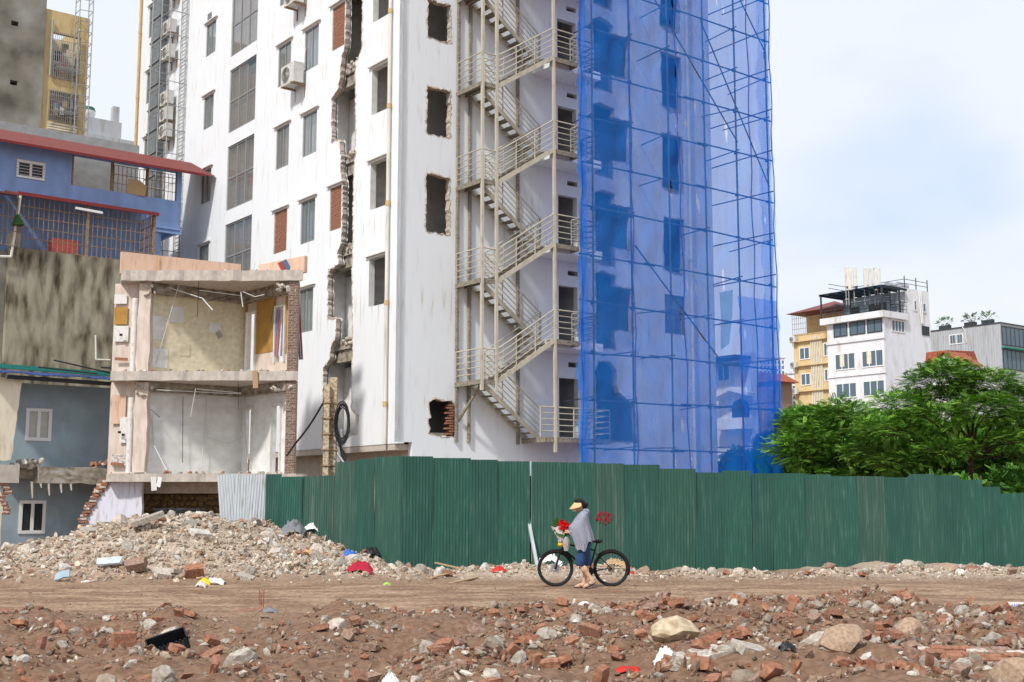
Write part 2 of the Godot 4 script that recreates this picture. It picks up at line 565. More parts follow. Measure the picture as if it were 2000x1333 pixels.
func rock(seed_, detail):
	var r = RandomNumberGenerator.new()
	r.seed = seed_
	var g = (1.0 + sqrt(5.0)) / 2.0
	var p = []
	for s in [-1.0, 1.0]:
		for t in [-1.0, 1.0]:
			p.append(Vector3(0, s, t * g).normalized())
			p.append(Vector3(s, t * g, 0).normalized())
			p.append(Vector3(t * g, 0, s).normalized())
	var f = []
	for i in 12:
		for j in range(i + 1, 12):
			for k in range(j + 1, 12):
				if p[i].distance_to(p[j]) < 1.1 and p[j].distance_to(p[k]) < 1.1 and p[i].distance_to(p[k]) < 1.1:
					f.append([p[i], p[j], p[k]])
	for d in detail:
		var f2 = []
		for t in f:
			var a = ((t[0] + t[1]) / 2).normalized()
			var b = ((t[1] + t[2]) / 2).normalized()
			var c = ((t[2] + t[0]) / 2).normalized()
			f2.append_array([[t[0], a, c], [a, t[1], b], [c, b, t[2]], [a, b, c]])
		f = f2
	var cuts = []
	for i in 7:
		cuts.append([Vector3(r.randfn(), r.randfn(), r.randfn()).normalized(), r.randf_range(0.42, 0.8)])
	var sc = Vector3(1.0, r.randf_range(0.55, 0.85), r.randf_range(0.65, 0.95))
	var done = {}
	var geo = Geo.new()
	for t in f:
		var q = []
		for v in t:
			var key = v.snapped(Vector3.ONE * 0.001)
			if not done.has(key):
				var w = v * r.randf_range(0.93, 1.07)
				for c in cuts:
					var over = w.dot(c[0]) - c[1]
					if over > 0.0:
						w -= c[0] * over * 0.94
				done[key] = w * sc
			q.append(done[key])
		geo.tri_to(q[0], q[1], q[2], q[0] + q[1] + q[2])
	return geo.mesh()

func brick_shape(seed_, length, broken):
	# a brick of length 1 (0.22 m); the broken end is uneven
	var r = RandomNumberGenerator.new()
	r.seed = seed_
	var rows = []
	for i in 4:
		var x = lerpf(-0.5, -0.5 + length, i / 3.0)
		var ring = []
		var inset = 0.03 if i in [0, 3] else 0.0
		for k in [[-1, -1], [-1, 0.1], [-1, 1], [1, 1], [1, -0.1], [1, -1]]:
			var p = Vector3(x, k[1] * (0.15 - inset), k[0] * (0.24 - inset))
			p += Vector3(r.randf_range(-0.5, 0.5) * (0.22 if broken and i == 3 else 0.02), r.randf_range(-0.5, 0.5) * 0.03, r.randf_range(-0.5, 0.5) * 0.03)
			ring.append(p)
		rows.append(ring)
	var g = Geo.new()
	for i in 3:
		for k in 6:
			var a = rows[i][k]
			var b = rows[i][(k + 1) % 6]
			var c = rows[i + 1][(k + 1) % 6]
			var d = rows[i + 1][k]
			var dir = Vector3(0, a.y + b.y, a.z + b.z)
			g.tri_to(a, b, c, dir)
			g.tri_to(a, c, d, dir)
	for e in [0, 3]:
		var m = Vector3.ZERO
		for p in rows[e]:
			m += p / 6.0
		for k in 6:
			g.tri_to(m, rows[e][k], rows[e][(k + 1) % 6], Vector3(-1 if e == 0 else 1, 0, 0))
	return g.mesh()

func make_shapes():
	lump.seed = 4
	lump.frequency = 0.5
	lump.fractal_octaves = 3
	fine.seed = 8
	fine.frequency = 2.2
	fine.fractal_octaves = 4
	for i in 12:
		chunks.append(rock(100 + i, 1))
	for i in 6:
		small_rocks.append(rock(200 + i, 0))
	for i in 4:
		bricks.append(brick_shape(300 + i, 1.0, i > 1))
	for i in 5:
		bricks.append(brick_shape(320 + i, rng.randf_range(0.4, 0.75), true))

func bank(x, d):
	# how much the rubble bank before the track covers this spot
	var u = x / d
	var crest = 17.6 + lump.get_noise_2d(x * 0.6, 40.0) * 1.6
	var k = smoothstep(crest + 0.9, crest - 0.7, d)
	var gap = 1.0 - 0.75 * smoothstep(0.075, 0.03, absf(u + 0.205)) * smoothstep(13.2, 14.5, d)
	gap *= 1.0 - 0.55 * smoothstep(0.06, 0.02, absf(u + 0.325)) * smoothstep(14.0, 15.5, d)
	gap *= 1.0 - 0.55 * smoothstep(0.28, 0.4, u) * smoothstep(13.8, 15.2, d)
	return k * gap

func pile(x, d):
	# the heap in front of the gutted house
	var a = (x + 8.7) / (4.9 if x > -8.7 else 3.4)
	var h = 1.06 * exp(-a * a * 1.05)
	h *= smoothstep(25.2, 31.5, d + 0.35 * sin(x * 1.3))
	h += 0.17 * smoothstep(25.4, 27.5, d) * smoothstep(-3.0, -5.5, x)
	h *= smoothstep(37.0, 33.0, d)
	return h

func foot(x, d):
	# the low ridge of debris along the fence
	var line = 27.9 + 0.25 * sin(x * 0.9)
	var k = smoothstep(25.6, line - 0.6, d) * (0.08 + 0.14 * lump.get_noise_2d(x * 1.3, 9.0) + 0.05 * sin(x * 0.7 + 1.0))
	return maxf(k, 0.0) * smoothstep(-6.5, -3.5, x)

func height(x, d):
	if d > 60.0 or d < 2.0:
		return -0.35 if d > 60.0 else 0.0
	var b = bank(x, d)
	var h = b * (0.20 + 0.14 * smoothstep(0.05, 0.2, x / maxf(d, 1.0)) + 0.20 * lump.get_noise_2d(x * 1.1, d * 1.1) + 0.06 * fine.get_noise_2d(x, d))
	h += pile(x, d) * (1.0 + 0.18 * lump.get_noise_2d(x * 1.6, d * 1.6)) + foot(x, d)
	var track = smoothstep(18.0, 19.5, d) * smoothstep(26.0, 24.5, d)
	h += 0.018 * fine.get_noise_2d(x * 0.9, d * 1.3) * (1.0 + 1.5 * (1.0 - track))
	h += 0.035 * lump.get_noise_2d(x * 0.3, d * 1.0 + 70.0) * track     # wheel ruts run along the track
	h += 0.012 * fine.get_noise_2d(x * 1.1, d * 2.4) * track
	return h

func make_ground():
	var ds = [-400.0, -60.0, -10.0, 2.0, 6.0]
	var d = 8.0
	while d < 36.0:
		ds.append(d)
		d *= 1.0062
	ds.append_array([37.0, 39.0, 42.0, 47.0, 55.0, 62.0, 90.0, 150.0, 300.0, 700.0, 1500.0, 3500.0])
	var us = [-60.0, -8.0, -2.0, -1.0, -0.7, -0.56]
	for i in 301:
		us.append(lerpf(-0.48, 0.48, i / 300.0))
	us.append_array([0.56, 0.7, 1.0, 2.0, 8.0, 60.0])
	var base_tan = Color(0.325, 0.222, 0.150)
	var base_mud = Color(0.205, 0.132, 0.090)
	var base_red = Color(0.220, 0.137, 0.092)
	var base_dust = Color(0.50, 0.425, 0.35)
	var pts = []
	var cols = []
	for dd in ds:
		var line = []
		var cl = []
		for u in us:
			var x = u * maxf(dd, 9.0)
			line.append(Vector3(x, height(x, dd), -dd))
			var n = lump.get_noise_2d(x * 0.5 + 50.0, dd * 1.4) * 0.5 + 0.5
			var n2 = fine.get_noise_2d(x * 0.7, dd * 1.5) * 0.5 + 0.5
			var c = base_tan.lerp(base_mud, clampf(n * 0.9 - 0.1 + n2 * 0.2, 0.0, 1.0))
			var b = bank(x, dd)
			c = c.lerp(base_mud.lerp(base_red, n2), minf(b * 1.6, 0.95))
			c = c.lerp(base_dust, clampf((pile(x, dd) + foot(x, dd) * 3.0) * 2.5, 0.0, 0.8))
			var streak = fine.get_noise_2d(x * 0.22 + 31.0, dd * 0.55) + 0.5 * fine.get_noise_2d(x * 0.55, dd * 1.2 + 9.0)
			var tr = smoothstep(18.0, 19.5, dd) * smoothstep(26.0, 24.5, dd)
			c = c.lerp(Color(0.46, 0.335, 0.235), clampf(streak * 1.1 + 0.2, 0.0, 0.75) * tr)
			c = c.lerp(Color(0.19, 0.115, 0.075), clampf(-streak * 1.1 - 0.12, 0.0, 0.6) * tr)
			cl.append(c * (0.86 + 0.28 * n2))
		pts.append(line)
		cols.append(cl)
	var g = Geo.new()
	var nn = []
	for i in pts.size():
		var line = []
		for j in us.size():
			var du = pts[i][mini(j + 1, us.size() - 1)] - pts[i][maxi(j - 1, 0)]
			var dv = pts[mini(i + 1, pts.size() - 1)][j] - pts[maxi(i - 1, 0)][j]
			line.append(du.cross(dv).normalized())
		nn.append(line)
	for i in pts.size() - 1:
		for j in us.size() - 1:
			for k in [[0, 0], [1, 0], [1, 1], [0, 0], [1, 1], [0, 1]]:
				g.col = cols[i + k[0]][j + k[1]]
				g.put(pts[i + k[0]][j + k[1]], nn[i + k[0]][j + k[1]])
	var o = obj("ground", g, M.earth)
	o.set_meta("kind", "structure")
	o.set_meta("label", "brown dirt track and trampled earth of the demolition yard")

const CORNER = Vector3(-3.597, 0, -38.891)
const LEN = 24.3        # long face
const WID = 14.6        # stair face
const FLOOR0 = 3.9
const STOREY = 3.3
const TOP = 31.0

func brick_panel(w, h, mortar_back = 0.03):
	# running bond of thin bricks with recessed joints: [bricks, mortar]
	var g = Geo.new()
	var r = RandomNumberGenerator.new()
	r.seed = int(w * 100 + h * 10)
	var y = 0.0
	var row = 0
	while y < h - 0.03:
		var x = -0.11 if row % 2 else 0.0
		while x < w:
			var a = maxf(x, 0.0)
			var b = minf(x + 0.205, w)
			var t = minf(y + 0.052, h)
			if b - a > 0.03:
				g.box(Vector3((a + b) / 2, (y + t) / 2, r.randf_range(-0.006, 0.008)), Vector3(b - a, t - y, 0.06))
			x += 0.218
		y += 0.065
		row += 1
	var m = Geo.new()
	m.box(Vector3(w / 2, h / 2, -mortar_back), Vector3(w - 0.002, h - 0.002, 0.05))
	return [g.mesh(), m.mesh()]

func put_panel(parent, p, o, ux, out, m):
	var b = stuff(obj("brick_infill", p[0], m, parent))
	b.transform = Transform3D(Basis(ux, Vector3.UP, out), o)
	var j = obj("mortar", p[1], M.mortar, b)
	return j

func make_tower():
	var t = thing("tower_block", "tall white tower block under demolition with knocked out windows and broken strip of wall", "building", CORNER, TURN)
	var RX = Vector3.RIGHT
	var RO = Vector3.BACK
	var LX = Vector3.BACK          # along the long face, seen from outside
	var LO = Vector3.LEFT
	var lo = Vector3(0, 0, -LEN)
	var L = func(s): return LEN - s
	# ---- stair face
	var f = Geo.new()
	var e = Geo.new()
	var holes = []
	var broken = []
	for a in [[17.12, 18.45], [13.8, 15.42], [10.48, 12.42], [20.5, 21.9], [23.8, 25.3]]:
		broken.append(jag(rect(0.97, 1.9, a[0], a[1]), 0.032, 0.075, int(a[0] * 10)))
	broken.append(jag([Vector2(1.15, 3.82), Vector2(2.2, 3.8), Vector2(2.25, 4.5), Vector2(2.1, 4.95), Vector2(1.2, 4.9)], 0.07, 0.15, 3))
	for k in 7:
		holes.append(rect(6.62, 7.5, FLOOR0 + k * STOREY + 0.02, FLOOR0 + k * STOREY + 2.1))
		holes.append(rect(7.05, 7.53, FLOOR0 + k * STOREY + 2.5, FLOOR0 + k * STOREY + 2.68))
	for y in [19.25, 15.95, 12.62, 9.55, 22.55, 25.85]:
		broken.append(jag([Vector2(8.4, y - 2.3), Vector2(8.35, y + 0.35), Vector2(8.7, y + 0.5), Vector2(9.35, y + 0.35), Vector2(9.28, y + 0.02), Vector2(10.15, y), Vector2(10.17, y - 1.6), Vector2(9.26, y - 1.63), Vector2(9.3, y - 2.36)], 0.035, 0.3, int(y * 7)))
	broken.append(jag([Vector2(8.35, 3.82), Vector2(8.28, 6.3), Vector2(8.5, 6.65), Vector2(8.95, 6.7), Vector2(9.38, 6.4), Vector2(9.3, 6.0), Vector2(9.48, 5.6), Vector2(10.2, 5.25), Vector2(10.35, 3.85)], 0.05, 0.25, 77))
	for a in [[16.85, 19.15], [13.62, 15.87], [10.4, 12.57], [20.15, 21.9], [23.4, 25.2]]:
		broken.append(jag([Vector2(11.87, a[0] + 0.1), Vector2(12.3, a[0] - 0.05), Vector2(12.93, a[0]), Vector2(12.95, a[1]), Vector2(11.87, a[1])], 0.045, 0.3, int(a[0] * 13)))
	holes.append(rect(11.87, 12.95, 8.02, 9.53))
	var all = []
	all.append_array(holes)
	all.append_array(broken)
	var outline = [Vector2(0, 3.55), Vector2(0.52, 3.55), Vector2(0.52, -0.4), Vector2(WID, -0.4), Vector2(WID, TOP), Vector2(0, TOP)]
	wall(f, Geo.new(), Vector3.ZERO, RX, RO, 0.22, outline, all)
	obj("facade_wall", f, M.white_wall, t)
	for h in holes:
		e = Geo.new()
		e.rim(PackedVector2Array(h), Vector3.ZERO, RX, Vector3.UP, -RO * 0.22, -1.0)
		obj("door_reveal", e, M.white_plain, t)
	for h in broken:
		var g = Geo.new()
		g.rim(h, Vector3.ZERO, RX, Vector3.UP, -RO * 0.22, -1.0)
		# a ragged lip of bared masonry round the opening
		var big = Geometry2D.offset_polygon(h, 0.035)[0]
		var lip = jag(big, 0.035, 0.09, int(h[0].y * 31))
		var n = h.size()
		for i in lip.size():
			var a = lip[i]
			var b = lip[(i + 1) % lip.size()]
			var na = near(h, a)
			var nb = near(h, b)
			g.tri_to(Vector3(a.x, a.y, 0.003), Vector3(b.x, b.y, 0.003), Vector3(nb.x, nb.y, 0.014), RO)
			g.tri_to(Vector3(a.x, a.y, 0.003), Vector3(nb.x, nb.y, 0.014), Vector3(na.x, na.y, 0.014), RO)
		obj("broken_edge", g, M.broken_edge, t)
	var y0 = 8.02
	var w = window(t, Vector3.ZERO, RX, RO, 11.87, 12.95, 8.02, 9.53, 2, 1, M.frame_grey, M.glass)
	# bared bricks beside the low hole
	for k in 12:
		var g = Geo.new()
		g.box(Vector3(1.98 + (0.1 if k % 2 else 0.02), 3.87 + k * 0.085, -0.1), Vector3(0.19 + 0.05 * (k % 3), 0.06, 0.18))
		obj("brick", g, [M.brick_a, M.brick_c][k % 2], t)
	# ---- long face
	f = Geo.new()
	e = Geo.new()
	holes = []
	broken = []
	var wins = []
	for k in 5:
		wins.append([22.05, 23.05, 17.4 + k * STOREY - 0.02 - STOREY, 18.95 + k * STOREY - STOREY, "a"])
		wins.append([15.1, 16.1, 14.36 + (k - 1) * STOREY, 15.82 + (k - 1) * STOREY, "b"])
	for k in 6:
		wins.append([8.0, 9.06, 11.02 + (k - 1) * STOREY + 0.02, 12.65 + (k - 1) * STOREY + 0.02, "d"])
		wins.append([5.82, 6.9, 11.05 + (k - 1) * STOREY, 12.65 + (k - 1) * STOREY, "e"])
		wins.append([0.85, 1.95, 8.1 + k * STOREY, 9.75 + k * STOREY - 0.02, "f"])
	for k in 5:
		wins.append([11.02, 13.5, 10.27 + k * 3.31, 13.0 + k * 3.31, "c"])
	wins.append([3.9, 4.8, 17.83, 19.46, "n"])
	wins.append([3.9, 4.72, 11.16, 12.72, "n"])
	for q in wins:
		holes.append(rect(L.call(q[1]), L.call(q[0]), q[2], q[3]))
	var st = [Vector2(4.9, 3.85), Vector2(4.93, 6.3), Vector2(4.5, 6.6), Vector2(4.45, 6.95), Vector2(4.1, 7.3), Vector2(4.05, 8.0), Vector2(4.68, 8.05), Vector2(4.73, 9.75), Vector2(4.0, 9.85), Vector2(4.1, 10.3), Vector2(3.84, 10.6), Vector2(3.8, 11.1), Vector2(3.8, 12.75), Vector2(3.95, 13.2), Vector2(3.98, 13.75), Vector2(4.1, 14.4), Vector2(4.66, 14.45), Vector2(4.7, 16.05), Vector2(4.25, 16.3), Vector2(4.1, 16.8), Vector2(4.08, 17.3), Vector2(3.82, 17.7), Vector2(3.8, 23.2),
		Vector2(2.7, 23.2), Vector2(2.68, 17.3), Vector2(3.1, 16.9), Vector2(3.08, 15.9), Vector2(3.0, 13.6), Vector2(3.1, 13.0), Vector2(3.08, 10.4), Vector2(3.1, 9.5), Vector2(2.96, 7.0), Vector2(2.98, 4.75), Vector2(2.52, 4.5), Vector2(2.56, 3.95), Vector2(3.2, 3.8)]
	var strip = PackedVector2Array()
	for p in st:
		strip.append(Vector2(L.call(p.x), p.y))
	strip = jag(strip, 0.04, 0.08, 51)
	all = holes.duplicate()
	all.append(strip)
	wall(f, Geo.new(), lo, LX, LO, 0.22, [Vector2(0, 3.5), Vector2(LEN, 3.5), Vector2(LEN, TOP), Vector2(0, TOP)], all)
	obj("facade_wall", f, M.white_wall, t)
	for h in holes:
		e = Geo.new()
		e.rim(PackedVector2Array(h), lo, LX, Vector3.UP, -LO * 0.22, -1.0)
		obj("window_reveal", e, M.white_plain, t)
	var g = Geo.new()
	g.rim(strip, lo, LX, Vector3.UP, -LO * 0.15, -1.0)
	var lip = jag(Geometry2D.offset_polygon(strip, 0.04)[0], 0.04, 0.12, 5)
	for i in lip.size():
		var a = lip[i]
		var b = lip[(i + 1) % lip.size()]
		var na = near(strip, a)
		var nb = near(strip, b)
		g.tri_to(lo + LX * a.x + Vector3.UP * a.y + LO * 0.003, lo + LX * b.x + Vector3.UP * b.y + LO * 0.003, lo + LX * nb.x + Vector3.UP * nb.y + LO * 0.014, LO)
		g.tri_to(lo + LX * a.x + Vector3.UP * a.y + LO * 0.003, lo + LX * nb.x + Vector3.UP * nb.y + LO * 0.014, lo + LX * na.x + Vector3.UP * na.y + LO * 0.014, LO)
	obj("broken_edge", g, M.broken_edge, t)
	# windows, infills and hoods
	var small = brick_panel(1.04, 1.6)
	var big = brick_panel(2.44, 2.7)
	var thin = brick_panel(0.86, 1.56)
	var idx = 0
	for q in wins:
		idx += 1
		var a = L.call(q[1])
		var b = L.call(q[0])
		if q[4] == "n":
			put_panel(t, thin, lo + LX * (a + 0.01) + Vector3.UP * (q[2] + 0.02) - LO * 0.07, LX, LO, M.brick_infill)
		elif q[4] == "d" and absf(q[2] - 11.04) < 0.1:
			put_panel(t, small, lo + LX * (a + 0.01) + Vector3.UP * (q[2] + 0.01) - LO * 0.07, LX, LO, M.brick_infill)
		elif q[4] == "c":
			window(t, lo, LX, LO, a, b, q[2], q[3], 3, 2, M.frame_grey, M.glass, 0.07, 0.07)
			put_panel(t, big, lo + LX * (a + 0.02) + Vector3.UP * (q[2] + 0.01) - LO * 0.24, LX, LO, M.brick_d)
			if q[2] > 16.0 and q[2] < 18.0:
				# one sash hangs open
				var s = Geo.new()
				var hinge = lo + LX * (b - 0.42) + Vector3.UP * (q[3] - 0.05)
				var bs = Basis(LX, Vector3.UP, LO).rotated(LX, 0.42)
				s.box(hinge - bs.y * 0.64 + LO * 0.02, Vector3(0.78, 1.24, 0.035), bs)
				obj("open_sash", s, M.sky_glass, t)
		elif q[4] == "f":
			pass
		else:
			window(t, lo, LX, LO, a, b, q[2], q[3], 2, 1, M.frame_grey, M.glass, 0.06, 0.06)
			var c = Geo.new()
			c.box(lo + LX * ((a + b) / 2) + Vector3.UP * ((q[2] + q[3]) / 2) - LO * 0.27, Vector3(0.02, q[3] - q[2], b - a))
			obj("curtain", c, [M.curtain, M.blind_blue, M.brick_d][idx % 3 if q[4] == "d" else idx % 2], t)
		if q[4] != "c":
			var c = Geo.new()
			c.box(lo + LX * ((a + b) / 2) + Vector3.UP * (q[3] + 0.09) + LO * 0.05, Vector3(0.1, 0.05, b - a + 0.34))
			obj("window_hood", c, M.white_plain, t)
	# wall vents
	for y in [22.6, 25.9]:
		for k in 4:
			var c = Geo.new()
			c.box(lo + LX * L.call(15.8) + Vector3.UP * (y + k * 0.09) + LO * 0.012, Vector3(0.03, 0.05, 0.42))
			obj("vent_slat", c, M.frame_grey, t)
	# overhang soffit and the set back ground floor
	g = Geo.new()
	g.span(Vector3(0.02, 3.3, -LEN), Vector3(0.74, 3.49, -0.23))
	obj("soffit", g, M.pale_concrete, t)
	g = Geo.new()
	g.span(Vector3(0.55, -0.4, -LEN), Vector3(0.75, 3.3, -0.23))
	obj("ground_floor_wall", g, M.pale_concrete, t)
	# far walls, floors and inner walls
	g = Geo.new()
	g.span(Vector3(WID - 0.2, 0, -LEN), Vector3(WID, TOP, -0.225))
	g.span(Vector3(0.23, 0, -LEN), Vector3(WID - 0.21, TOP, -LEN + 0.2))
	obj("end_wall", g, M.white_wall, t)
	for k in 9:
		g = Geo.new()
		g.span(Vector3(0.226, FLOOR0 + k * STOREY - 0.3, -LEN + 0.21), Vector3(WID - 0.21, FLOOR0 + k * STOREY, -0.226))
		obj("floor_slab", g, M.concrete, t)
	for k in 8:
		var fy = FLOOR0 + k * STOREY
		g = Geo.new()
		g.span(Vector3(3.4, fy + 0.002, -LEN + 0.25), Vector3(3.55, fy + STOREY - 0.302, -3.3))
		obj("inner_wall", g, M.white_plain, t)
		g = Geo.new()
		g.span(Vector3(0.3, fy + 0.002, -3.2), Vector3(14.3, fy + STOREY - 0.302, -3.05))
		obj("inner_wall", g, M.white_plain, t)
		for x in [5.6, 7.95, 11.0]:
			g = Geo.new()
			g.span(Vector3(x, fy + 0.002, -3.04), Vector3(x + 0.12, fy + STOREY - 0.302, -0.23))
			obj("inner_wall", g, M.white_plain, t)
		for s in [2.35, 5.3, 7.4, 10.2, 14.2, 17.5]:
			g = Geo.new()
			g.span(Vector3(0.23, fy + 0.002, -s - 0.06), Vector3(3.39, fy + STOREY - 0.302, -s + 0.06))
			obj("inner_wall", g, M.white_plain if s < 6.0 else M.white_plain, t)
		# the room beam behind the torn strip
		g = Geo.new()
		g.span(Vector3(0.3, fy + STOREY - 0.72, -5.2), Vector3(0.56, fy + STOREY - 0.31, -2.42))
		obj("beam", g, M.concrete, t)
		if k in [0, 1, 3]:
			g = Geo.new()
			g.span(Vector3(1.0, fy + 0.002, -5.2), Vector3(1.1, fy + 2.5, -3.35))
			obj("inner_wall", g, M.white_plain, t)
	# broken slab ends in the strip
	for k in 5:
		for j in 5:
			var o = obj("slab_rubble", chunks[(k + j) % 12], [M.chunk_b, M.broken_edge][j % 2], t)
			o.position = Vector3(0.12 + 0.03 * j, FLOOR0 + k * STOREY - 0.02 - 0.12 * (j % 2), -3.15 - 0.2 * j)
			o.scale = Vector3.ONE * (0.10 + 0.025 * ((k * 3 + j) % 3))
			o.rotation = Vector3(k, j, k + j)
	# rain pipes
	for a in [[Vector3(-0.1, 0, -0.66), 3.5, M.pipe_white], [Vector3(-0.09, 0, -24.0), 3.5, M.pipe_yellow]]:
		var pipe = Geo.new()
		pipe.tube(a[0] + Vector3.UP * a[1], a[0] + Vector3.UP * TOP, 0.062, 12)
		var pp = obj("rain_pipe", pipe, a[2], t)
		for k in 9:
			var c = Geo.new()
			c.tube(a[0] + Vector3.UP * (a[1] + 1.2 + k * 3.3), a[0] + Vector3.UP * (a[1] + 1.36 + k * 3.3), 0.078, 12)
			obj("pipe_collar", c, M.pipe_yellow, pp)
	for x in [13.25]:
		var pipe = Geo.new()
		pipe.tube(Vector3(x, 0, 0.1), Vector3(x, TOP, 0.1), 0.07, 12)
		obj("rain_pipe", pipe, M.pipe_white, t)
	# slabs of the stair balconies
	for k in 7:
		var fy = FLOOR0 + k * STOREY
		if k == 0:
			continue
		g = Geo.new()
		g.span(Vector3(5.4, fy - 0.32, 0.0), Vector3(7.75, fy - 0.04, 1.07))
		obj("balcony_slab", g, M.white_wall, t)
	# grey cladded shaft in lengths
	for k in 26:
		g = Geo.new()
		g.span(Vector3(-0.42, 2.3 + k * 1.1, -21.6), Vector3(-0.005, 3.34 + k * 1.1, -20.42))
		obj("shaft_panel", g, M.duct_grey, t)
		g = Geo.new()
		g.span(Vector3(-0.47, 3.342 + k * 1.1, -21.65), Vector3(-0.005, 3.398 + k * 1.1, -20.37))
		obj("shaft_joint", g, M.frame_grey, t)
	# caged ladder
	var cage = thing("caged_ladder", "rusty grey caged ladder running up the white tower beside a grey shaft", "ladder", CORNER, TURN)
	for a in [[-0.08, -18.1], [-0.08, -18.75], [-0.85, -18.1], [-0.85, -20.3], [-0.08, -20.3], [-0.85, -19.2]]:
		g = Geo.new()
		g.tube(Vector3(a[0], 1.0, a[1]), Vector3(a[0], TOP, a[1]), 0.028, 5)
		obj("rail", g, M.galvanised, cage)
	for k in 66:
		var y = 8.0 + k * 0.34
		g = Geo.new()
		g.tube(Vector3(-0.08, y, -18.1), Vector3(-0.08, y, -18.75), 0.02, 5, -1, false)
		obj("rung", g, M.galvanised, cage)
	for k in 20:
		var y = 8.2 + k * 1.1
		g = Geo.new()
		g.path([Vector3(0.0, y, -18.1), Vector3(-0.85, y, -18.1), Vector3(-0.85, y, -20.3), Vector3(0.0, y, -20.3)], 0.022, 5)
		obj("hoop", g, M.galvanised, cage)

func near(poly, p):
	var best = poly[0]
	for q in poly:
		if q.distance_squared_to(p) < best.distance_squared_to(p):
			best = q
	return best

func make_stair():
	var t = thing("fire_stair", "beige steel outdoor stair with open treads zigzagging up the white tower", "staircase", CORNER, TURN)
	var S = M.stair_steel
	var W = 1.45
	var rail = func(g, a, b, ends = true):
		# five rails between two points on the floor line
		for h in [0.2, 0.4, 0.6, 0.8, 1.0]:
			g.tube(a + Vector3.UP * h, b + Vector3.UP * h, 0.024 if h > 0.9 else 0.016, 5, -1, false)
		var n = maxi(1, int(a.distance_to(b) / 0.8))
		for i in n + 1:
			var p = a.lerp(b, float(i) / n)
			g.tube(p, p + Vector3.UP, 0.022, 5, -1, false)
	for a in [[2.2, W], [2.78, W], [5.24, W], [2.2, 0.06], [2.7, 0.06], [4.75, 0.06]]:
		var g = Geo.new()
		var low = 5.2 if a[0] < 5.0 and a[1] > 1.0 else (3.3 if a[0] > 5 else 3.6)
		g.span(Vector3(a[0] - 0.045, low, a[1] - 0.045), Vector3(a[0] + 0.045, 30.0, a[1] + 0.045))
		obj("post", g, S if a[1] > 1.0 else M.tread_steel, t)
	# strut below the lowest landing
	var sg = Geo.new()
	sg.beam(Vector3(2.3, 4.3, 0.02), Vector3(2.5, 5.4, 0.95), 0.07, 0.07)
	obj("strut", sg, M.tread_steel, t)
	for k in 7:
		var y = 3.8 + k * STOREY            # door platform
		var m = 5.55 + k * STOREY           # half landing
		var z0 = 0.0 if k == 0 else 1.075
		# platform
		var g = Geo.new()
		g.span(Vector3(4.95 if k == 0 else 5.18, y - 0.025, z0), Vector3(6.35 if k else 7.7, y, W))
		g.span(Vector3(4.95 if k == 0 else 5.18, y - 0.16, W - 0.05), Vector3(6.35 if k else 7.7, y - 0.026, W))
		g.span(Vector3(4.95 if k == 0 else 5.18, y - 0.16, z0), Vector3(5.02 if k == 0 else 5.24, y - 0.026, W - 0.051))
		g.span(Vector3(6.29 if k else 7.64, y - 0.16, z0), Vector3(6.35 if k else 7.7, y - 0.026, W - 0.051))
		obj("platform", g, M.tread_steel, t)
		g = Geo.new()
		rail.call(g, Vector3(5.24, y, W), Vector3(6.33 if k else 7.68, y, W))
		if k == 0:
			rail.call(g, Vector3(4.6, y, W), Vector3(5.24, y, W))
			rail.call(g, Vector3(7.68, y, W), Vector3(7.68, y, 0.05))
		else:
			rail.call(g, Vector3(6.33, y, W), Vector3(6.33, y, 1.06))
		obj("railing", g, S, t)
		if k > 0:
			g = Geo.new()
			rail.call(g, Vector3(6.4, y + 0.1, 1.03), Vector3(7.72, y + 0.1, 1.03))
			rail.call(g, Vector3(7.72, y + 0.1, 1.03), Vector3(7.72, y + 0.1, 0.03))
			obj("balcony_railing", g, M.scaffold_steel, t)
		# half landing
		g = Geo.new()
		g.span(Vector3(2.14, m - 0.025, 0.02), Vector3(2.8, m, W))
		g.span(Vector3(2.14, m - 0.15, W - 0.05), Vector3(2.8, m - 0.026, W))
		g.span(Vector3(2.14, m - 0.15, 0.02), Vector3(2.2, m - 0.026, W - 0.051))
		g.span(Vector3(2.5, m - 0.12, 0.02), Vector3(2.56, m - 0.026, W - 0.051))
		obj("landing", g, M.tread_steel, t)
		g = Geo.new()
		rail.call(g, Vector3(2.17, m, 0.05), Vector3(2.17, m, W))
		rail.call(g, Vector3(2.17, m, W), Vector3(2.8, m, W))
		rail.call(g, Vector3(2.8, m, W), Vector3(2.8, m, W - 0.02))
		obj("railing", g, S, t)
		# the flight along the wall rises from the platform to the landing; the outer one from the landing to the next platform
		for fl in [[Vector3(5.2, y, 0.0), Vector3(2.8, m, 0.0), 0.08, 0.7], [Vector3(2.8, m, 0.0), Vector3(5.2, y + STOREY, 0.0), 0.76, W]]:
			var a = fl[0]
			var b = fl[1]
			var z1 = fl[2]
			var z2 = fl[3]
			for z in [z1, z2]:
				g = Geo.new()
				g.beam(Vector3(a.x, a.y - 0.06, z), Vector3(b.x, b.y - 0.06, z), 0.045, 0.15)
				obj("stringer", g, S, t)
			for i in range(1, 9):
				var p = a.lerp(b, i / 9.0)
				g = Geo.new()
				g.box(Vector3(p.x, p.y - 0.02, (z1 + z2) / 2), Vector3(0.27, 0.035, z2 - z1 - 0.05))
				obj("tread", g, M.tread_steel, t)
			g = Geo.new()
			rail.call(g, Vector3(a.x, a.y, z2), Vector3(b.x, b.y, z2))
			if z1 > 0.5:
				rail.call(g, Vector3(a.x, a.y, z1), Vector3(b.x, b.y, z1))
			obj("railing", g, S, t)

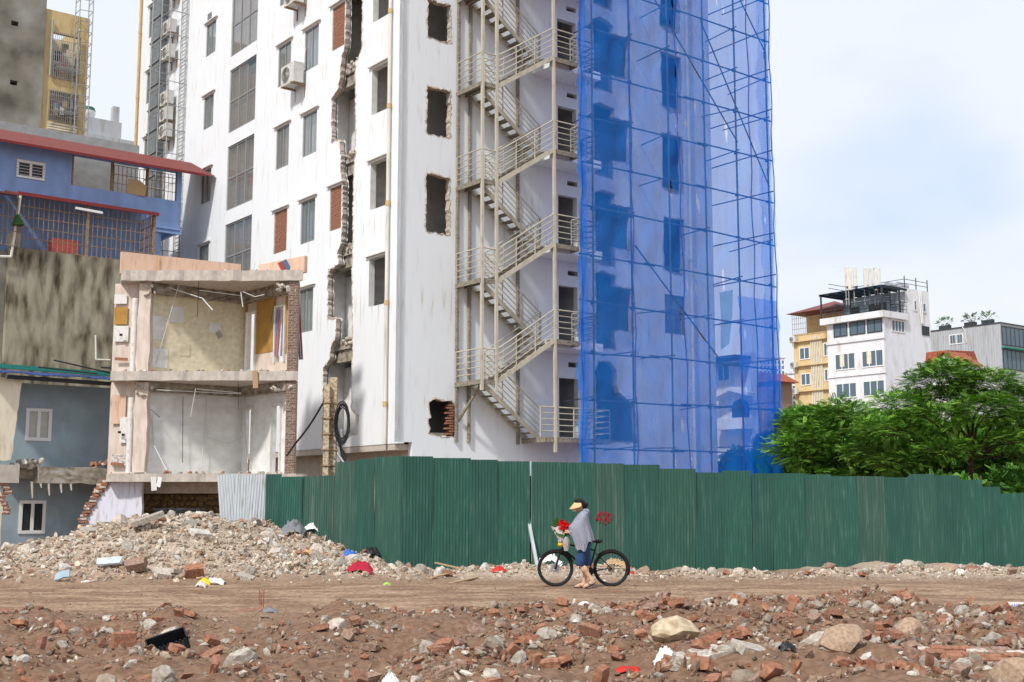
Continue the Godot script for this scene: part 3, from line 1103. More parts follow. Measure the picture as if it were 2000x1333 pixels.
func make_scaffold():
	var sc = thing("scaffold", "steel tube scaffold standing behind blue netting against the white tower", "scaffold", CORNER, TURN)
	var D = 1.7
	var E = 16.0
	var S = M.scaffold_steel
	var xs = [6.75, 8.6, 10.5, 12.45, 14.2, E]
	var ys = []
	for k in 17:
		ys.append(1.8 + k * 1.66)
	var r = RandomNumberGenerator.new()
	r.seed = 12
	for x in xs:
		var g = Geo.new()
		g.tube(Vector3(x, 0, D), Vector3(x + r.randf_range(-0.06, 0.06), 29.0, D), 0.032, 8)
		obj("pole", g, S, sc)
		for k in 5:
			g = Geo.new()
			var y = 3.3 + k * 5.0 + r.randf_range(0, 1.5)
			g.tube(Vector3(x, y, D), Vector3(x, y + 0.3, D), 0.04, 8)
			obj("coupler", g, S, sc)
	for z in [0.1, -1.6, -3.4]:
		var g = Geo.new()
		g.tube(Vector3(E, 0, z), Vector3(E, 29, z), 0.027, 8)
		obj("pole", g, S, sc)
	for y in ys:
		var g = Geo.new()
		var cut = r.randf_range(9, 13)
		var w1 = r.randf_range(-0.1, 0.1)
		g.tube(Vector3(xs[0] - r.randf_range(0.2, 0.6), y + w1, D - 0.06), Vector3(cut + 0.5, y, D - 0.06), 0.029, 6)
		obj("ledger", g, S, sc)
		g = Geo.new()
		g.tube(Vector3(cut, y + 0.05, D - 0.06), Vector3(E + 0.35, y + r.randf_range(-0.08, 0.08), D - 0.06), 0.029, 6)
		obj("ledger", g, S, sc)
		g = Geo.new()
		g.tube(Vector3(E - 0.06, y + 0.35, D + 0.3), Vector3(E - 0.06, y + 0.35 + r.randf_range(-0.1, 0.1), -4.0), 0.025, 6)
		obj("ledger", g, S, sc)
		for x in xs:
			if r.randf() < 0.5:
				g = Geo.new()
				g.tube(Vector3(x + 0.05, y + 0.12, D + 0.1), Vector3(x + 0.05 + r.randf_range(-0.2, 0.3), y + 0.12 + r.randf_range(-0.1, 0.1), 0.02 if x < 14.5 else -0.6), 0.022, 6)
				obj("tie", g, S, sc)
			g = Geo.new()
			g.box(Vector3(x, y, D - 0.03), Vector3(0.09, 0.09, 0.12))
			obj("clamp", g, S, sc)
	for a in [[8.6, 21.5, 14.2, 15.5], [12.3, 19.9, 16.0, 14.0], [8.7, 10.7, 13.3, 6.6], [12.5, 24.0, 16.0, 19.5]]:
		var g = Geo.new()
		g.tube(Vector3(a[0], a[1], D + 0.06), Vector3(a[2], a[3], D + 0.06), 0.027, 6)
		obj("brace", g, S, sc)
	# ---- the net: tied at the ledgers, slack between them
	var net = thing("safety_net", "torn translucent blue safety net draped round scaffold on white tower", "net", CORNER, TURN)
	var alpha = make_net_texture()
	var m = StandardMaterial3D.new()
	m.resource_name = "net_blue"
	m.albedo_texture = alpha
	m.transparency = BaseMaterial3D.TRANSPARENCY_ALPHA
	m.roughness = 0.8
	m.backlight_enabled = true
	m.backlight = Color(0.0, 0.42, 0.85)
	var thin = mat("net_sheer", lin(0.0, 0.28, 0.92, 0.28), 0.8)  # more transparent netting, so doubled layers before the sky stay pale
	thin.transparency = BaseMaterial3D.TRANSPARENCY_ALPHA
	thin.backlight_enabled = true
	thin.backlight = Color(0.0, 0.42, 0.85)
	var sheet = func(a, b, y0, y1, seed_, cols, bulge):
		var q = FastNoiseLite.new()
		q.seed = seed_
		q.frequency = 0.35
		var rows = int((y1 - y0) / 0.2)
		var st = SurfaceTool.new()
		st.begin(Mesh.PRIMITIVE_TRIANGLES)
		var out = Vector3(b.z - a.z, 0, a.x - b.x).normalized() * -1.0
		var pts = []
		for i in rows + 1:
			var y = lerpf(y0, y1, float(i) / rows)
			var line = []
			for j in cols + 1:
				var f = float(j) / cols
				var slack = pow(absf(sin((y - 1.8) / 1.66 * PI)), 0.8)
				var p = a.lerp(b, f) + Vector3.UP * y
				p += out * (q.get_noise_2d(f * 14.0, y * 0.8) * 0.16 * slack + 0.03 * sin(f * 60.0 + q.get_noise_1d(y) * 3.0) * slack)
				if f < 0.001:
					p += (b - a).normalized() * (q.get_noise_1d(y * 1.6) * 0.28)
				if f > 0.999:
					p -= (b - a).normalized() * (slack * 0.13 * bulge)
				line.append(p)
			pts.append(line)
		for i in rows:
			for j in cols:
				var u0 = float(j) / cols
				var u1 = (j + 1.0) / cols
				for k in [[0, 0], [1, 0], [1, 1], [0, 0], [1, 1], [0, 1]]:
					st.set_smooth_group(0)
					st.set_uv(Vector2(u1 if k[1] else u0, 1.0 - float(i + k[0]) / rows))
					st.add_vertex(pts[i + k[0]][j + k[1]])
		st.generate_normals()
		return st.commit()
	obj("net_sheet", sheet.call(Vector3(6.05, 0, D + 0.1), Vector3(E + 0.1, 0, D + 0.1), 0.6, 29.0, 5, 64, 1.0), m, net)
	obj("net_sheet", sheet.call(Vector3(E + 0.12, 0, -5.5), Vector3(E + 0.12, 0, D + 0.08), 0.6, 29.0, 9, 36, 0.0), thin, net)
	obj("net_overlap", sheet.call(Vector3(13.9, 0, D + 0.26), Vector3(E + 0.2, 0, D + 0.26), 0.6, 9.4, 13, 14, 1.0), m, net)
	obj("net_overlap", sheet.call(Vector3(E - 0.75, 0, D + 0.24), Vector3(E + 0.16, 0, D + 0.24), 0.6, 29.0, 14, 10, 1.0), thin, net)
	obj("net_overlap", sheet.call(Vector3(6.0, 0, D + 0.2), Vector3(6.35, 0, D + 0.2), 0.6, 29.0, 15, 4, 0.0), m, net)
	# seams and cords of doubled netting
	var cord = mat("net_cord", lin(0.01, 0.09, 0.42), 0.8)
	for a in [[6.12, 6.1], [8.3, 8.62], [10.55, 11.2], [14.7, 14.95], [16.1, 16.14]]:
		var pts = []
		for i in 30:
			var f = i / 29.0
			pts.append(Vector3(lerpf(a[1], a[0], f) + 0.06 * sin(i * 1.7 + a[0]), lerpf(0.7, 29.0, f), D + 0.16))
		var g = Geo.new()
		g.path(pts, 0.022, 5)
		obj("seam", g, cord, net)
	# green scraps
	var gp = Geo.new()
	gp.grid([[Vector3(14.9, 9.9, 0.0), Vector3(15.7, 10.1, 0.0)], [Vector3(14.9, 8.9, 0.05), Vector3(15.5, 9.0, 0.1)], [Vector3(14.9, 7.6, 0.0), Vector3(15.4, 7.9, 0.0)]])
	obj("green_scrap", gp, M.green_net, net)
	gp = Geo.new()
	gp.grid([[Vector3(14.2, 3.5, D + 0.22), Vector3(16.05, 3.8, D + 0.22)], [Vector3(14.9, 2.6, D + 0.25), Vector3(16.05, 2.7, D + 0.25)], [Vector3(15.3, 1.0, D + 0.22), Vector3(15.9, 1.0, D + 0.22)]])
	obj("green_scrap", gp, M.green_net, net)

func make_net_texture():
	var w = 512
	var h = 1024
	var im = Image.create(w, h, false, Image.FORMAT_RGBA8)
	var q = FastNoiseLite.new()
	q.seed = 3
	q.frequency = 0.02
	var base = lin(0.0, 0.30, 0.95)
	var deep = lin(0.0, 0.22, 0.84)
	for y in h:
		for x in w:
			var n = q.get_noise_2d(x * 2.0, y * 0.25) * 0.5 + 0.5
			var c = base.lerp(deep, n)
			c.a = 0.44 + 0.10 * n
			im.set_pixel(x, y, c)
	var r = RandomNumberGenerator.new()
	r.seed = 15
	for k in 34:
		# tears: slim lens shaped holes
		var cx = w * ([0.47, 0.5, 0.53, 0.74, 0.46, 0.55, 0.85, 0.93][k % 8] + r.randf_range(-0.03, 0.03))
		var cy = r.randf_range(260, h - 60)
		var a = r.randf_range(1.2, 4.0)
		var b = a * r.randf_range(2.5, 6.0)
		for y in range(-int(b), int(b) + 1):
			var half = a * (1.0 - pow(absf(y) / b, 1.5))
			for x in range(-int(half), int(half) + 1):
				var px = int(cx + x + y * 0.1)
				var py = int(cy + y)
				if px >= 0 and px < w and py >= 0 and py < h:
					var c = base
					c.a = 0.0
					im.set_pixel(px, py, c)
	return ImageTexture.create_from_image(im)

func seg_wall(parent, called, m, a, b, y0, y1, thick, holes = [], jagged = 0.0):
	# a wall from plan point a to b (seen from outside, a on the left)
	var p = Vector3(a.x, 0, a.y)
	var d = Vector3(b.x - a.x, 0, b.y - a.y)
	var n = d.length()
	d /= n
	var f = Geo.new()
	var outline = rect(0, n, y0, y1)
	wall(f, f, p, d, Vector3(-d.z, 0, d.x), thick, outline, holes)
	return obj(called, f, m, parent)

func plate(parent, called, m, p, size, turn = Vector3.ZERO):
	var g = Geo.new()
	g.box(Vector3.ZERO, size)
	var o = obj(called, g, m, parent)
	o.position = p
	o.rotation = turn
	return o

func make_house():
	var t = thing("gutted_house", "gutted peach house cut open with bare rooms on three floors", "house")
	var C = Vector2(-8.86, -40.3)
	var F = Vector2(-6.92, -38.1)
	var B = Vector2(-11.47, -38.2)
	var A = Vector2(-12.56, -38.3)
	var A2 = Vector2(-11.79, -38.25)
	var roof0 = 8.51
	var roof1 = 8.84
	var mid0 = 5.38
	var mid1 = 5.67
	var low0 = 2.27
	var low1 = 2.52
	var r = RandomNumberGenerator.new()
	r.seed = 5
	# slabs with a chewed front edge
	for s in [[roof0, roof1, Vector2(-12.18, -37.75), Vector2(-6.52, -37.75)], [mid0, mid1, Vector2(-12.42, -37.75), Vector2(-6.61, -37.75)], [low0, low1, Vector2(-12.4, -37.75), Vector2(-6.6, -37.75)]]:
		var poly = PackedVector2Array()
		var n = 44
		for i in n + 1:
			var f = float(i) / n
			poly.append(Vector2(lerpf(s[2].x, s[3].x, f), s[2].y + 0.14 * lump.get_noise_2d(i * 0.35, s[0] * 7.0) + r.randf_range(-0.012, 0.012)))
		poly.append(C + Vector2(0.16, -0.12))
		poly.append(C + Vector2(-0.16, -0.2))
		poly.append(Vector2(A.x, A.y - 0.5))
		var g = Geo.new()
		g.prism(poly, s[0], s[1])
		obj("floor_slab", g, M.pale_concrete, t)
		for i in 34:
			var o = obj("slab_rubble", chunks[i % 12], [M.chunk_b, M.chunk_a, M.plaster, M.brick_c][i % 4], t)
			var f = r.randf()
			o.position = Vector3(lerpf(s[2].x, s[3].x, f), s[1] + 0.02, s[2].y - 0.05 - r.randf() * 0.2)
			o.scale = Vector3.ONE * r.randf_range(0.03, 0.10) * (1.0 if s[1] < 8.0 else 0.6)
			o.rotation = Vector3(r.randf() * 6, r.randf() * 6, r.randf() * 6)
	# back walls
	seg_wall(t, "wallpapered_wall", M.wallpaper, B, C, mid1, roof0, 0.14)
	seg_wall(t, "back_wall", M.white_plain, B, C, low1, mid0, 0.14)
	# side walls with door openings
	var up_holes = [rect(0.19, 0.73, mid1 + 0.01, 7.83), rect(2.02, 2.55, 6.05, 7.81)]
	seg_wall(t, "side_wall", M.dusty_plaster, C, F, mid1, roof0, 0.14, up_holes)
	var lo_holes = [rect(0.23, 0.67, low1 + 0.02, 4.66), rect(1.95, 2.45, low1 + 0.05, 4.68)]
	seg_wall(t, "side_wall", M.white_plain, C, F, low1, mid0, 0.14, lo_holes)
	var rd = Vector3(F.x - C.x, 0, F.y - C.y).normalized()
	var ro = Vector3(-rd.z, 0, rd.x)
	var c3 = Vector3(C.x, 0, C.y)
	var bd = Vector3(C.x - B.x, 0, C.y - B.y).normalized()
	var bo = Vector3(-bd.z, 0, bd.x)
	var b3 = Vector3(B.x, 0, B.y)
	# ochre panelling between the openings
	for q in [[0.03, 0.19 - 0.04, 6.53, 8.25], [0.73 + 0.04, 2.02 - 0.04, 6.43, 8.31], [2.55 + 0.02, 2.7, 6.29, 8.1]]:
		var g = Geo.new()
		g.box(c3 + rd * ((q[0] + q[1]) / 2) + Vector3.UP * ((q[2] + q[3]) / 2) + ro * 0.012, Vector3(q[1] - q[0], q[3] - q[2], 0.02), Basis(rd, Vector3.UP, ro))
		obj("ochre_panel", g, M.ochre, t)
	var g0 = Geo.new()
	g0.box(c3 + rd * ((0.19 + 2.02) / 2) + Vector3.UP * 8.44 + ro * 0.02, Vector3(2.2, 0.05, 0.04), Basis(rd, Vector3.UP, ro))
	obj("picture_rail", g0, M.tile_white, t)
	# door frames
	for q in [up_holes[0], up_holes[1], lo_holes[0], lo_holes[1]]:
		var g = Geo.new()
		for x in [q[0].x - 0.03, q[1].x + 0.03]:
			g.box(c3 + rd * x + Vector3.UP * ((q[0].y + q[2].y) / 2) + ro * 0.03, Vector3(0.06, q[2].y - q[0].y, 0.07), Basis(rd, Vector3.UP, ro))
		g.box(c3 + rd * ((q[0].x + q[1].x) / 2) + Vector3.UP * (q[2].y + 0.03) + ro * 0.03, Vector3(q[1].x - q[0].x + 0.12, 0.06, 0.066), Basis(rd, Vector3.UP, ro))
		obj("door_frame", g, M.tile_white, t)
	# patches where paper and tiles came away
	for q in [[Vector2(0.31, 7.12), 0.5, 0.75, M.white_plain], [Vector2(0.97, 7.6), 0.45, 0.5, M.white_plain], [Vector2(0.46, 6.16), 0.5, 0.6, M.white_plain], [Vector2(0.7, 8.02), 0.8, 0.3, M.wallpaper], [Vector2(2.3, 7.3), 0.4, 0.35, M.white_plain], [Vector2(1.27, 6.47), 0.35, 0.35, M.wallpaper], [Vector2(1.42, 8.09), 0.5, 0.25, M.wallpaper]]:
		var g = Geo.new()
		g.box(b3 + bd * q[0].x + Vector3.UP * q[0].y + bo * 0.008, Vector3(q[1], q[2], 0.012), Basis(bd, Vector3.UP, bo))
		obj("wall_patch", g, q[3], t)
	var flap = plate(t, "peeled_sheet", M.galvanised, b3 + bd * 2.38 + Vector3.UP * 7.06 + bo * 0.12, Vector3(0.3, 0.22, 0.01), Vector3(0.5, -0.7, 0.3))
	# beams below the slabs
	for s in [[roof0, 0.34], [mid0, 0.3]]:
		var g = Geo.new()
		g.box(b3 + bd * (3.35 / 2) + Vector3.UP * (s[0] - s[1] / 2 - 0.002) + bo * 0.13, Vector3(3.35 - 0.1, s[1], 0.24), Basis(bd, Vector3.UP, bo))
		obj("ceiling_beam", g, M.concrete, t)
		g = Geo.new()
		g.box(c3 + rd * (2.933 / 2 + 0.2) + Vector3.UP * (s[0] - s[1] / 2 - 0.004) + ro * 0.13, Vector3(2.933 - 0.1, s[1], 0.24), Basis(rd, Vector3.UP, ro))
		obj("ceiling_beam", g, M.concrete, t)
	# brick pier at the free end, brick by brick
	var px = -6.82
	var pz = -37.95
	for s in [[low1, mid0], [mid1, roof0]]:
		var core = Geo.new()
		core.span(Vector3(px - 0.15, s[0] + 0.002, pz - 0.14), Vector3(px + 0.15, s[1] - 0.002, pz + 0.14))
		var pier = obj("brick_pier", core, M.mortar, t)
		var y = s[0] + 0.01
		var row = 0
		while y < s[1] - 0.07:
			for k in 2:
				var w = 0.205 if (k + row) % 2 == 0 else 0.1
				var x = (-0.16 if k == 0 else 0.16 - w) + w / 2
				var g = Geo.new()
				g.bevel(Vector3(px + x, y + 0.033, pz + 0.09 + r.randf_range(-0.01, 0.01)), Vector3(w - 0.012, 0.066, 0.13), 0.006)
				obj("brick", g, [M.pillar_brick, M.brick_d, M.pillar_brick][(row + k) % 3], pier)
			y += 0.079
			row += 1
	# plastered strip and column on the other side
	for s in [[mid1, roof0], [low1, mid0]]:
		seg_wall(t, "plaster_wall", M.dusty_plaster, A, A2, s[0], s[1], 0.25)
		var g = Geo.new()
		var q = jag(rect(-11.71, -11.3, s[0] + 0.02, s[1] - 0.02), 0.03, 0.3, int(s[0] * 9))
		g.extrude(q, Vector3(0, 0, -37.98), Vector3.RIGHT, Vector3.UP, Vector3(0, 0, -0.34))
		obj("column", g, M.dusty_plaster, t)
		g = Geo.new()
		g.tube(Vector3(-11.84, s[0] + 0.02, -38.12), Vector3(-11.84, s[1] - 0.5, -38.12), 0.1, 12)
		obj("soil_pipe_casing", g, M.tile_white, t)
		# crumbled column heads
		for k in 7:
			var o = obj("slab_rubble", chunks[k], M.pale_concrete, t)
			o.position = Vector3(-11.46 + r.randf_range(-0.25, 0.3), s[1] - 0.1 - r.randf() * 0.35, -37.95)
			o.scale = Vector3(1, 0.7, 0.8) * r.randf_range(0.07, 0.14)
			o.rotation = Vector3(k, k * 2, k)
		for k in 7:
			var o = obj("slab_rubble", chunks[k + 3], M.pale_concrete, t)
			o.position = Vector3(px - 0.35 + r.randf_range(-0.25, 0.45), s[1] - 0.08 - r.randf() * 0.25, pz + 0.1)
			o.scale = Vector3.ONE * r.randf_range(0.07, 0.16)
			o.rotation = Vector3(k, k, k * 3)
	for q in [[Vector3(-12.31, 7.47, -38.22), 0.42, 0.55, M.ochre], [Vector3(-12.28, 6.9, -38.22), 0.46, 0.5, M.tile_white], [Vector3(-12.34, 8, -38.22), 0.4, 0.3, M.tile_white], [Vector3(-12.25, 4.52, -38.22), 0.42, 0.9, M.peach], [Vector3(-12.04, 3.88, -38.2), 0.3, 0.8, M.tile_white], [Vector3(-12.18, 2.93, -38.22), 0.42, 0.4, M.plaster]]:
		plate(t, "wall_patch", q[3], q[0], Vector3(q[1], q[2], 0.03))
	for q in [Vector3(-12.22, 6.09, -38.14), Vector3(-12.21, 2.82, -38.14)]:
		plate(t, "chased_slot", M.brick_a, q, Vector3(0.4, 0.09, 0.03), Vector3(0, 0, -0.06))
	for q in [Vector3(-12.23, 6.84, -38.1), Vector3(-12.15, 3.8, -38.1), Vector3(-12.03, 3.72, -38.1)]:
		plate(t, "socket_box", M.black, q + Vector3(0, 0, 0.05), Vector3(0.09, 0.07, 0.03))
	# parapets on the roof
	seg_wall(t, "parapet", M.peach, Vector2(-12.39, -38.25), Vector2(-9.06, -40.35), roof1, 9.54, 0.12)
	seg_wall(t, "parapet", M.peach, Vector2(-8.31, -39.6), Vector2(-6.55, -38.1), roof1, 9.37, 0.12)
	plate(t, "rust_streak", M.pipe_yellow, Vector3(-11.41, 9.26, -38.78), Vector3(0.05, 0.55, 0.02), Vector3(0, 0.75, 0))
	# striped awning cloth hanging by the pier and over the parapet
	for q in [[Vector3(-6.8, 7.03, -38.3), 0.1, 1.9, 0.16], [Vector3(-7.37, 7.01, -38.75), 0.0, 1.5, -0.1]]:
		var k = 0
		for i in 5:
			plate(t, "awning_stripe", [M.stripe_blue, M.stripe_red, M.cloth_white, M.stripe_blue, M.stripe_red][i], q[0] + Vector3(-0.16 + i * 0.075, 0, 0.02 * sin(i * 2.0)), Vector3(0.074, q[2], 0.01), Vector3(0, -0.5, q[3] * 0.6))
	plate(t, "awning_scrap", M.stripe_red, Vector3(-7.28, 9.14, -38.6), Vector3(0.3, 0.35, 0.02), Vector3(0.4, 0.2, 0.5))
	plate(t, "awning_scrap", M.stripe_blue, Vector3(-7.18, 9.15, -38.5), Vector3(0.14, 0.35, 0.02), Vector3(0.4, 0.2, 0.5))
	# ground floor: pale wall with a broken brick edge, rubble stone wall behind
	var poly = [Vector2(-11.42, low0), Vector2(-11.35, -0.3), Vector2(-13.5, -0.3), Vector2(-13.25, 0.74), Vector2(-13.09, 1.36), Vector2(-12.79, 1.91), Vector2(-12.52, low0)]
	var gl = Geo.new()
	gl.extrude(jag(poly, 0.02, 0.25, 4), Vector3(0, 0, -38.15), Vector3.RIGHT, Vector3.UP, Vector3(0, 0, -0.2))
	var pale = obj("ground_floor_wall", gl, M.lavender, t)
	for i in 26:
		var f = i / 25.0
		var pts = [poly[2], poly[3], poly[4], poly[5], poly[6]]
		var k = f * 4.0
		var j = mini(int(k), 3)
		var p = pts[j].lerp(pts[j + 1], k - j)
		for q in 2:
			var g = Geo.new()
			g.bevel(Vector3(p.x - 0.04 + q * 0.07 + r.randf_range(-0.05, 0.05), p.y + 0.03 + r.randf_range(-0.02, 0.02), -38.2 + q * 0.02), Vector3(0.2, 0.07, 0.26), 0.01, Basis(Vector3.UP, r.randf_range(-0.3, 0.3)))
			obj("brick", g, [M.brick_a, M.brick_c, M.broken_edge][(i + q) % 3], pale)
	var stone = Geo.new()
	stone.span(Vector3(-12.07, -0.3, -39.75), Vector3(-9.16, low0 - 0.05, -39.6))
	var sw = obj("stone_wall", stone, M.stone_joint, t)
	var x0 = -12.04
	for i in 15:
		for j in 11:
			var o = obj("stone", chunks[(i * 5 + j * 3) % 12], M.stone_wall, sw)
			o.position = Vector3(x0 + 0.1 + i * 0.2 + (0.1 if j % 2 else 0.0) + r.randf_range(-0.03, 0.03), 0.1 + j * 0.19 + r.randf_range(-0.03, 0.03), -39.6)
			o.scale = Vector3(0.13, 0.13, 0.03)
			o.rotation.z = r.randf() * 6.0
	var gb = Geo.new()
	gb.span(Vector3(-11.91, low0 - 0.34, -39.3), Vector3(-9.17, low0 - 0.003, -39.05))
	obj("ceiling_beam", gb, M.pale_concrete, t)
	# loose conduits, cables and battens
	for q in [[Vector3(-10.53, 8.55, -38.3), Vector3(-11.23, 5.86, -38.4), 0.02], [Vector3(-10.82, 8.37, -38.2), Vector3(-9.71, 7.99, -38), 0.025], [Vector3(-9.71, 7.99, -38), Vector3(-9.35, 7.6, -37.9), 0.035], [Vector3(-9.84, 8.53, -38), Vector3(-9.85, 7.39, -38), 0.014], [Vector3(-9.83, 8.25, -38), Vector3(-8.55, 8.11, -38.2), 0.018], [Vector3(-8.51, 8.2, -38), Vector3(-8.43, 7.72, -38), 0.03], [Vector3(-8.45, 8.2, -38), Vector3(-8.06, 8.04, -38), 0.02], [Vector3(-8.06, 8.04, -38), Vector3(-7.77, 8.11, -38), 0.02], [Vector3(-9.78, 7.98, -38.6), Vector3(-8.58, 8.22, -38.3), 0.014], [Vector3(-9.82, 5.17, -38), Vector3(-9.95, 4.27, -38), 0.016], [Vector3(-9.77, 5.14, -38), Vector3(-8.46, 5.03, -38.2), 0.022], [Vector3(-11.04, 5.11, -38), Vector3(-8.46, 5, -38.2), 0.018], [Vector3(-8.51, 5.38, -38), Vector3(-8.48, 4.5, -38), 0.012], [Vector3(-11.28, 4.54, -38.4), Vector3(-11.14, 3.41, -38.3), 0.03], [Vector3(-11.14, 3.41, -38.3), Vector3(-10.47, 2.38, -37.9), 0.03], [Vector3(-11.25, 4.52, -38.2), Vector3(-10.93, 4.26, -38.1), 0.014],
		[Vector3(-10.45, 4.98, -38.9), Vector3(-10.39, 2.88, -38.9), 0.014], [Vector3(-9.83, 5.02, -39.4), Vector3(-9.89, 2.61, -39.3), 0.018], [Vector3(-9.83, 5.11, -39.4), Vector3(-9.77, 3.71, -39.4), 0.018], [Vector3(-9.77, 3.71, -39.4), Vector3(-9.15, 3.53, -39.8), 0.018], [Vector3(-9.15, 3.53, -39.8), Vector3(-8.75, 3.79, -40), 0.018], [Vector3(-8.76, 5.33, -40), Vector3(-8.64, 3.81, -39.8), 0.035], [Vector3(-8.64, 3.81, -39.8), Vector3(-8.48, 2.9, -39.6), 0.03], [Vector3(-7.54, 7.96, -38.5), Vector3(-7.63, 7.29, -38.4), 0.014]]:
		var g = Geo.new()
		g.tube(q[0], q[1], q[2] * 0.7, 5)
		obj("loose_conduit", g, M.conduit if q[2] > 0.015 else M.cable, t)
	plate(t, "hanging_board", M.timber, Vector3(-7.92, 5.41, -37.7), Vector3(0.16, 0.55, 0.03), Vector3(0, 0, 0.08))
	plate(t, "hanging_rag", M.cloth_white, Vector3(-10.9, 2.21, -37.6), Vector3(0.16, 0.42, 0.03), Vector3(0, 0.3, 0.1))
	plate(t, "hanging_rag", M.cloth_white, Vector3(-10.73, 2.26, -37.6), Vector3(0.14, 0.3, 0.03), Vector3(0, -0.3, -0.2))

func make_grey_house():
	var t = thing("blue_grey_house", "torn open house with blue grey room walls and two white sliding windows", "house", Vector3(-13.052, 0, -40), TURN)
	var RX = Vector3.RIGHT
	var RO = Vector3.BACK
	var f = Geo.new()
	var l = -3.01
	var top = 5.35
	var h1 = rect(-2.7, -1.9, 3.56, 4.58)
	var h2 = rect(-2.76, -1.95, 0.68, 1.71)
	wall(f, f, Vector3.ZERO, RX, RO, 0.15, [Vector2(l - 0.5, -0.4), Vector2(0.25, -0.4), Vector2(0.25, top), Vector2(l - 0.5, top)], [h1, h2])
	obj("room_wall", f, M.blue_grey, t)
	for q in [[h1, M.wallpaper], [h2, M.black]]:
		var h = q[0]
		var w = window(t, Vector3.ZERO, RX, RO, h[0].x + 0.002, h[1].x - 0.002, h[0].y + 0.002, h[2].y - 0.002, 2, 1, M.frame_white, M.glass if q[1] == M.wallpaper else M.dark_glass, 0.0, 0.1)
		var g = Geo.new()
		g.box(Vector3((h[0].x + h[1].x) / 2, (h[0].y + h[2].y) / 2, -0.12), Vector3(h[1].x - h[0].x - 0.01, h[2].y - h[0].y - 0.01, 0.02))
		obj("blind", g, q[1], t)
	# storey beam, broken off
	var by0 = 2.32
	var by1 = 2.84
	var g = Geo.new()
	g.extrude(jag(rect(-2.55, 0.35, by0 - 0.1, by1 - 0.12), 0.03, 0.3, 8), Vector3(0, 0, 1.2), RX, Vector3.UP, Vector3(0, 0, -0.5))
	obj("broken_beam", g, M.concrete, t)
	g = Geo.new()
	g.extrude(jag(rect(l - 0.4, 0.2, by0 + 0.05, by1 - 0.14), 0.02, 0.3, 9), Vector3(0, 0, 0.69), RX, Vector3.UP, Vector3(0, 0, -0.68))
	obj("floor_slab", g, M.concrete, t)
	var r = RandomNumberGenerator.new()
	r.seed = 61
	for k in 46:
		var o = obj("slab_rubble", chunks[k % 12], [M.chunk_a, M.brick_c, M.plaster, M.broken_edge][k % 4], t)
		var left = k % 2 == 0
		o.position = Vector3(r.randf_range(l - 0.3, l + 0.7) if left else r.randf_range(-0.85, 0.1), by1 - 0.12 + r.randf_range(0.0, 0.2), 0.75 + r.randf_range(0.0, 0.35))
		o.scale = Vector3.ONE * r.randf_range(0.05, 0.15)
		o.rotation = Vector3(k, k * 2, k)
	for k in 5:
		g = Geo.new()
		var x = [l + 0.25, l + 0.75, -1.9, -1.6, l + 0.5][k]
		g.tube(Vector3(x, by0 - 0.05, 1.15), Vector3(x + 0.04, by0 - 0.55 + 0.08 * k, 1.18), 0.05, 6, 0.02)
		obj("hanging_plaster", g, M.pale_concrete, t)
	# cream front wall with a torn brick edge
	g = Geo.new()
	var cl = -4.32
	var cr = -3.54
	g.extrude(jag([Vector2(cl, by1 + 0.05), Vector2(cr + 0.1, by1 + 0.05), Vector2(cr + 0.22, top - 1.0), Vector2(cr + 0.3, top), Vector2(cl, top)], 0.02, 0.2, 3), Vector3(0, 0, 1.3), RX, Vector3.UP, Vector3(0, 0, -0.2))
	obj("front_wall", g, M.cream, t)
	g = Geo.new()
	g.extrude(jag([Vector2(cl, -0.4), Vector2(cr - 0.12, -0.4), Vector2(cr - 0.05, by0 - 0.8), Vector2(cr - 0.2, by0 - 0.2), Vector2(cl, by0 - 0.12)], 0.02, 0.2, 6), Vector3(0, 0, 1.3), RX, Vector3.UP, Vector3(0, 0, -0.2))
	var fw = obj("front_wall", g, M.cream, t)
	g = Geo.new()
	g.span(Vector3(cl, by0 - 0.1, 0.8), Vector3(cr + 0.35, by1 - 0.08, 1.35))
	obj("slab_end", g, M.pale_concrete, t)
	for k in 22:
		g = Geo.new()
		var f2 = k / 21.0
		g.bevel(Vector3(cr - 0.02 + 0.08 * sin(f2 * 9.0) + r.randf_range(-0.05, 0.05), by0 - 0.15 - f2 * 0.85, 1.2), Vector3(0.2, 0.065, 0.22), 0.01, Basis(Vector3.UP, r.randf_range(-0.3, 0.3)))
		obj("brick", g, [M.brick_a, M.brick_b, M.broken_edge][k % 3], fw)
	for q in [[-0.12, 1.0, 1.9], [-0.08, 1.3, 1.85], [-0.02, 1.35, 1.8], [-0.45, 0.1, 1.1], [-0.38, 0.15, 0.75]]:
		g = Geo.new()
		g.beam(Vector3(cr - 0.22 + q[0], q[1], 1.306), Vector3(cr - 0.16 + q[0] * 1.3, q[2], 1.306), 0.02, 0.006, Vector3.BACK)
		obj("paint_mark", g, M.cloth_red, fw)
	# blue sheet roof with a green gutter
	for k in 7:
		g = Geo.new()
		var x0 = cl + k * 0.62
		for i in 9:
			g.beam(Vector3(x0 + i * 0.068, top + 0.42, -0.6), Vector3(x0 + i * 0.068, top + 0.12 + 0.02 * sin(k * 2.0), 1.7), 0.068, 0.03 if i % 2 else 0.012)
		obj("roof_sheet", g, M.blue_roof, t)
	g = Geo.new()
	g.beam(Vector3(cl, top + 0.55, -0.5), Vector3(0.2, top + 0.5, -0.5), 0.12, 0.14)
	obj("gutter", g, M.green_trim, t)
	g = Geo.new()
	g.beam(Vector3(cl + 0.6, top + 0.02, 1.5), Vector3(0.2, top - 0.02, 1.5), 0.09, 0.12)
	obj("purlin", g, M.cable, t)
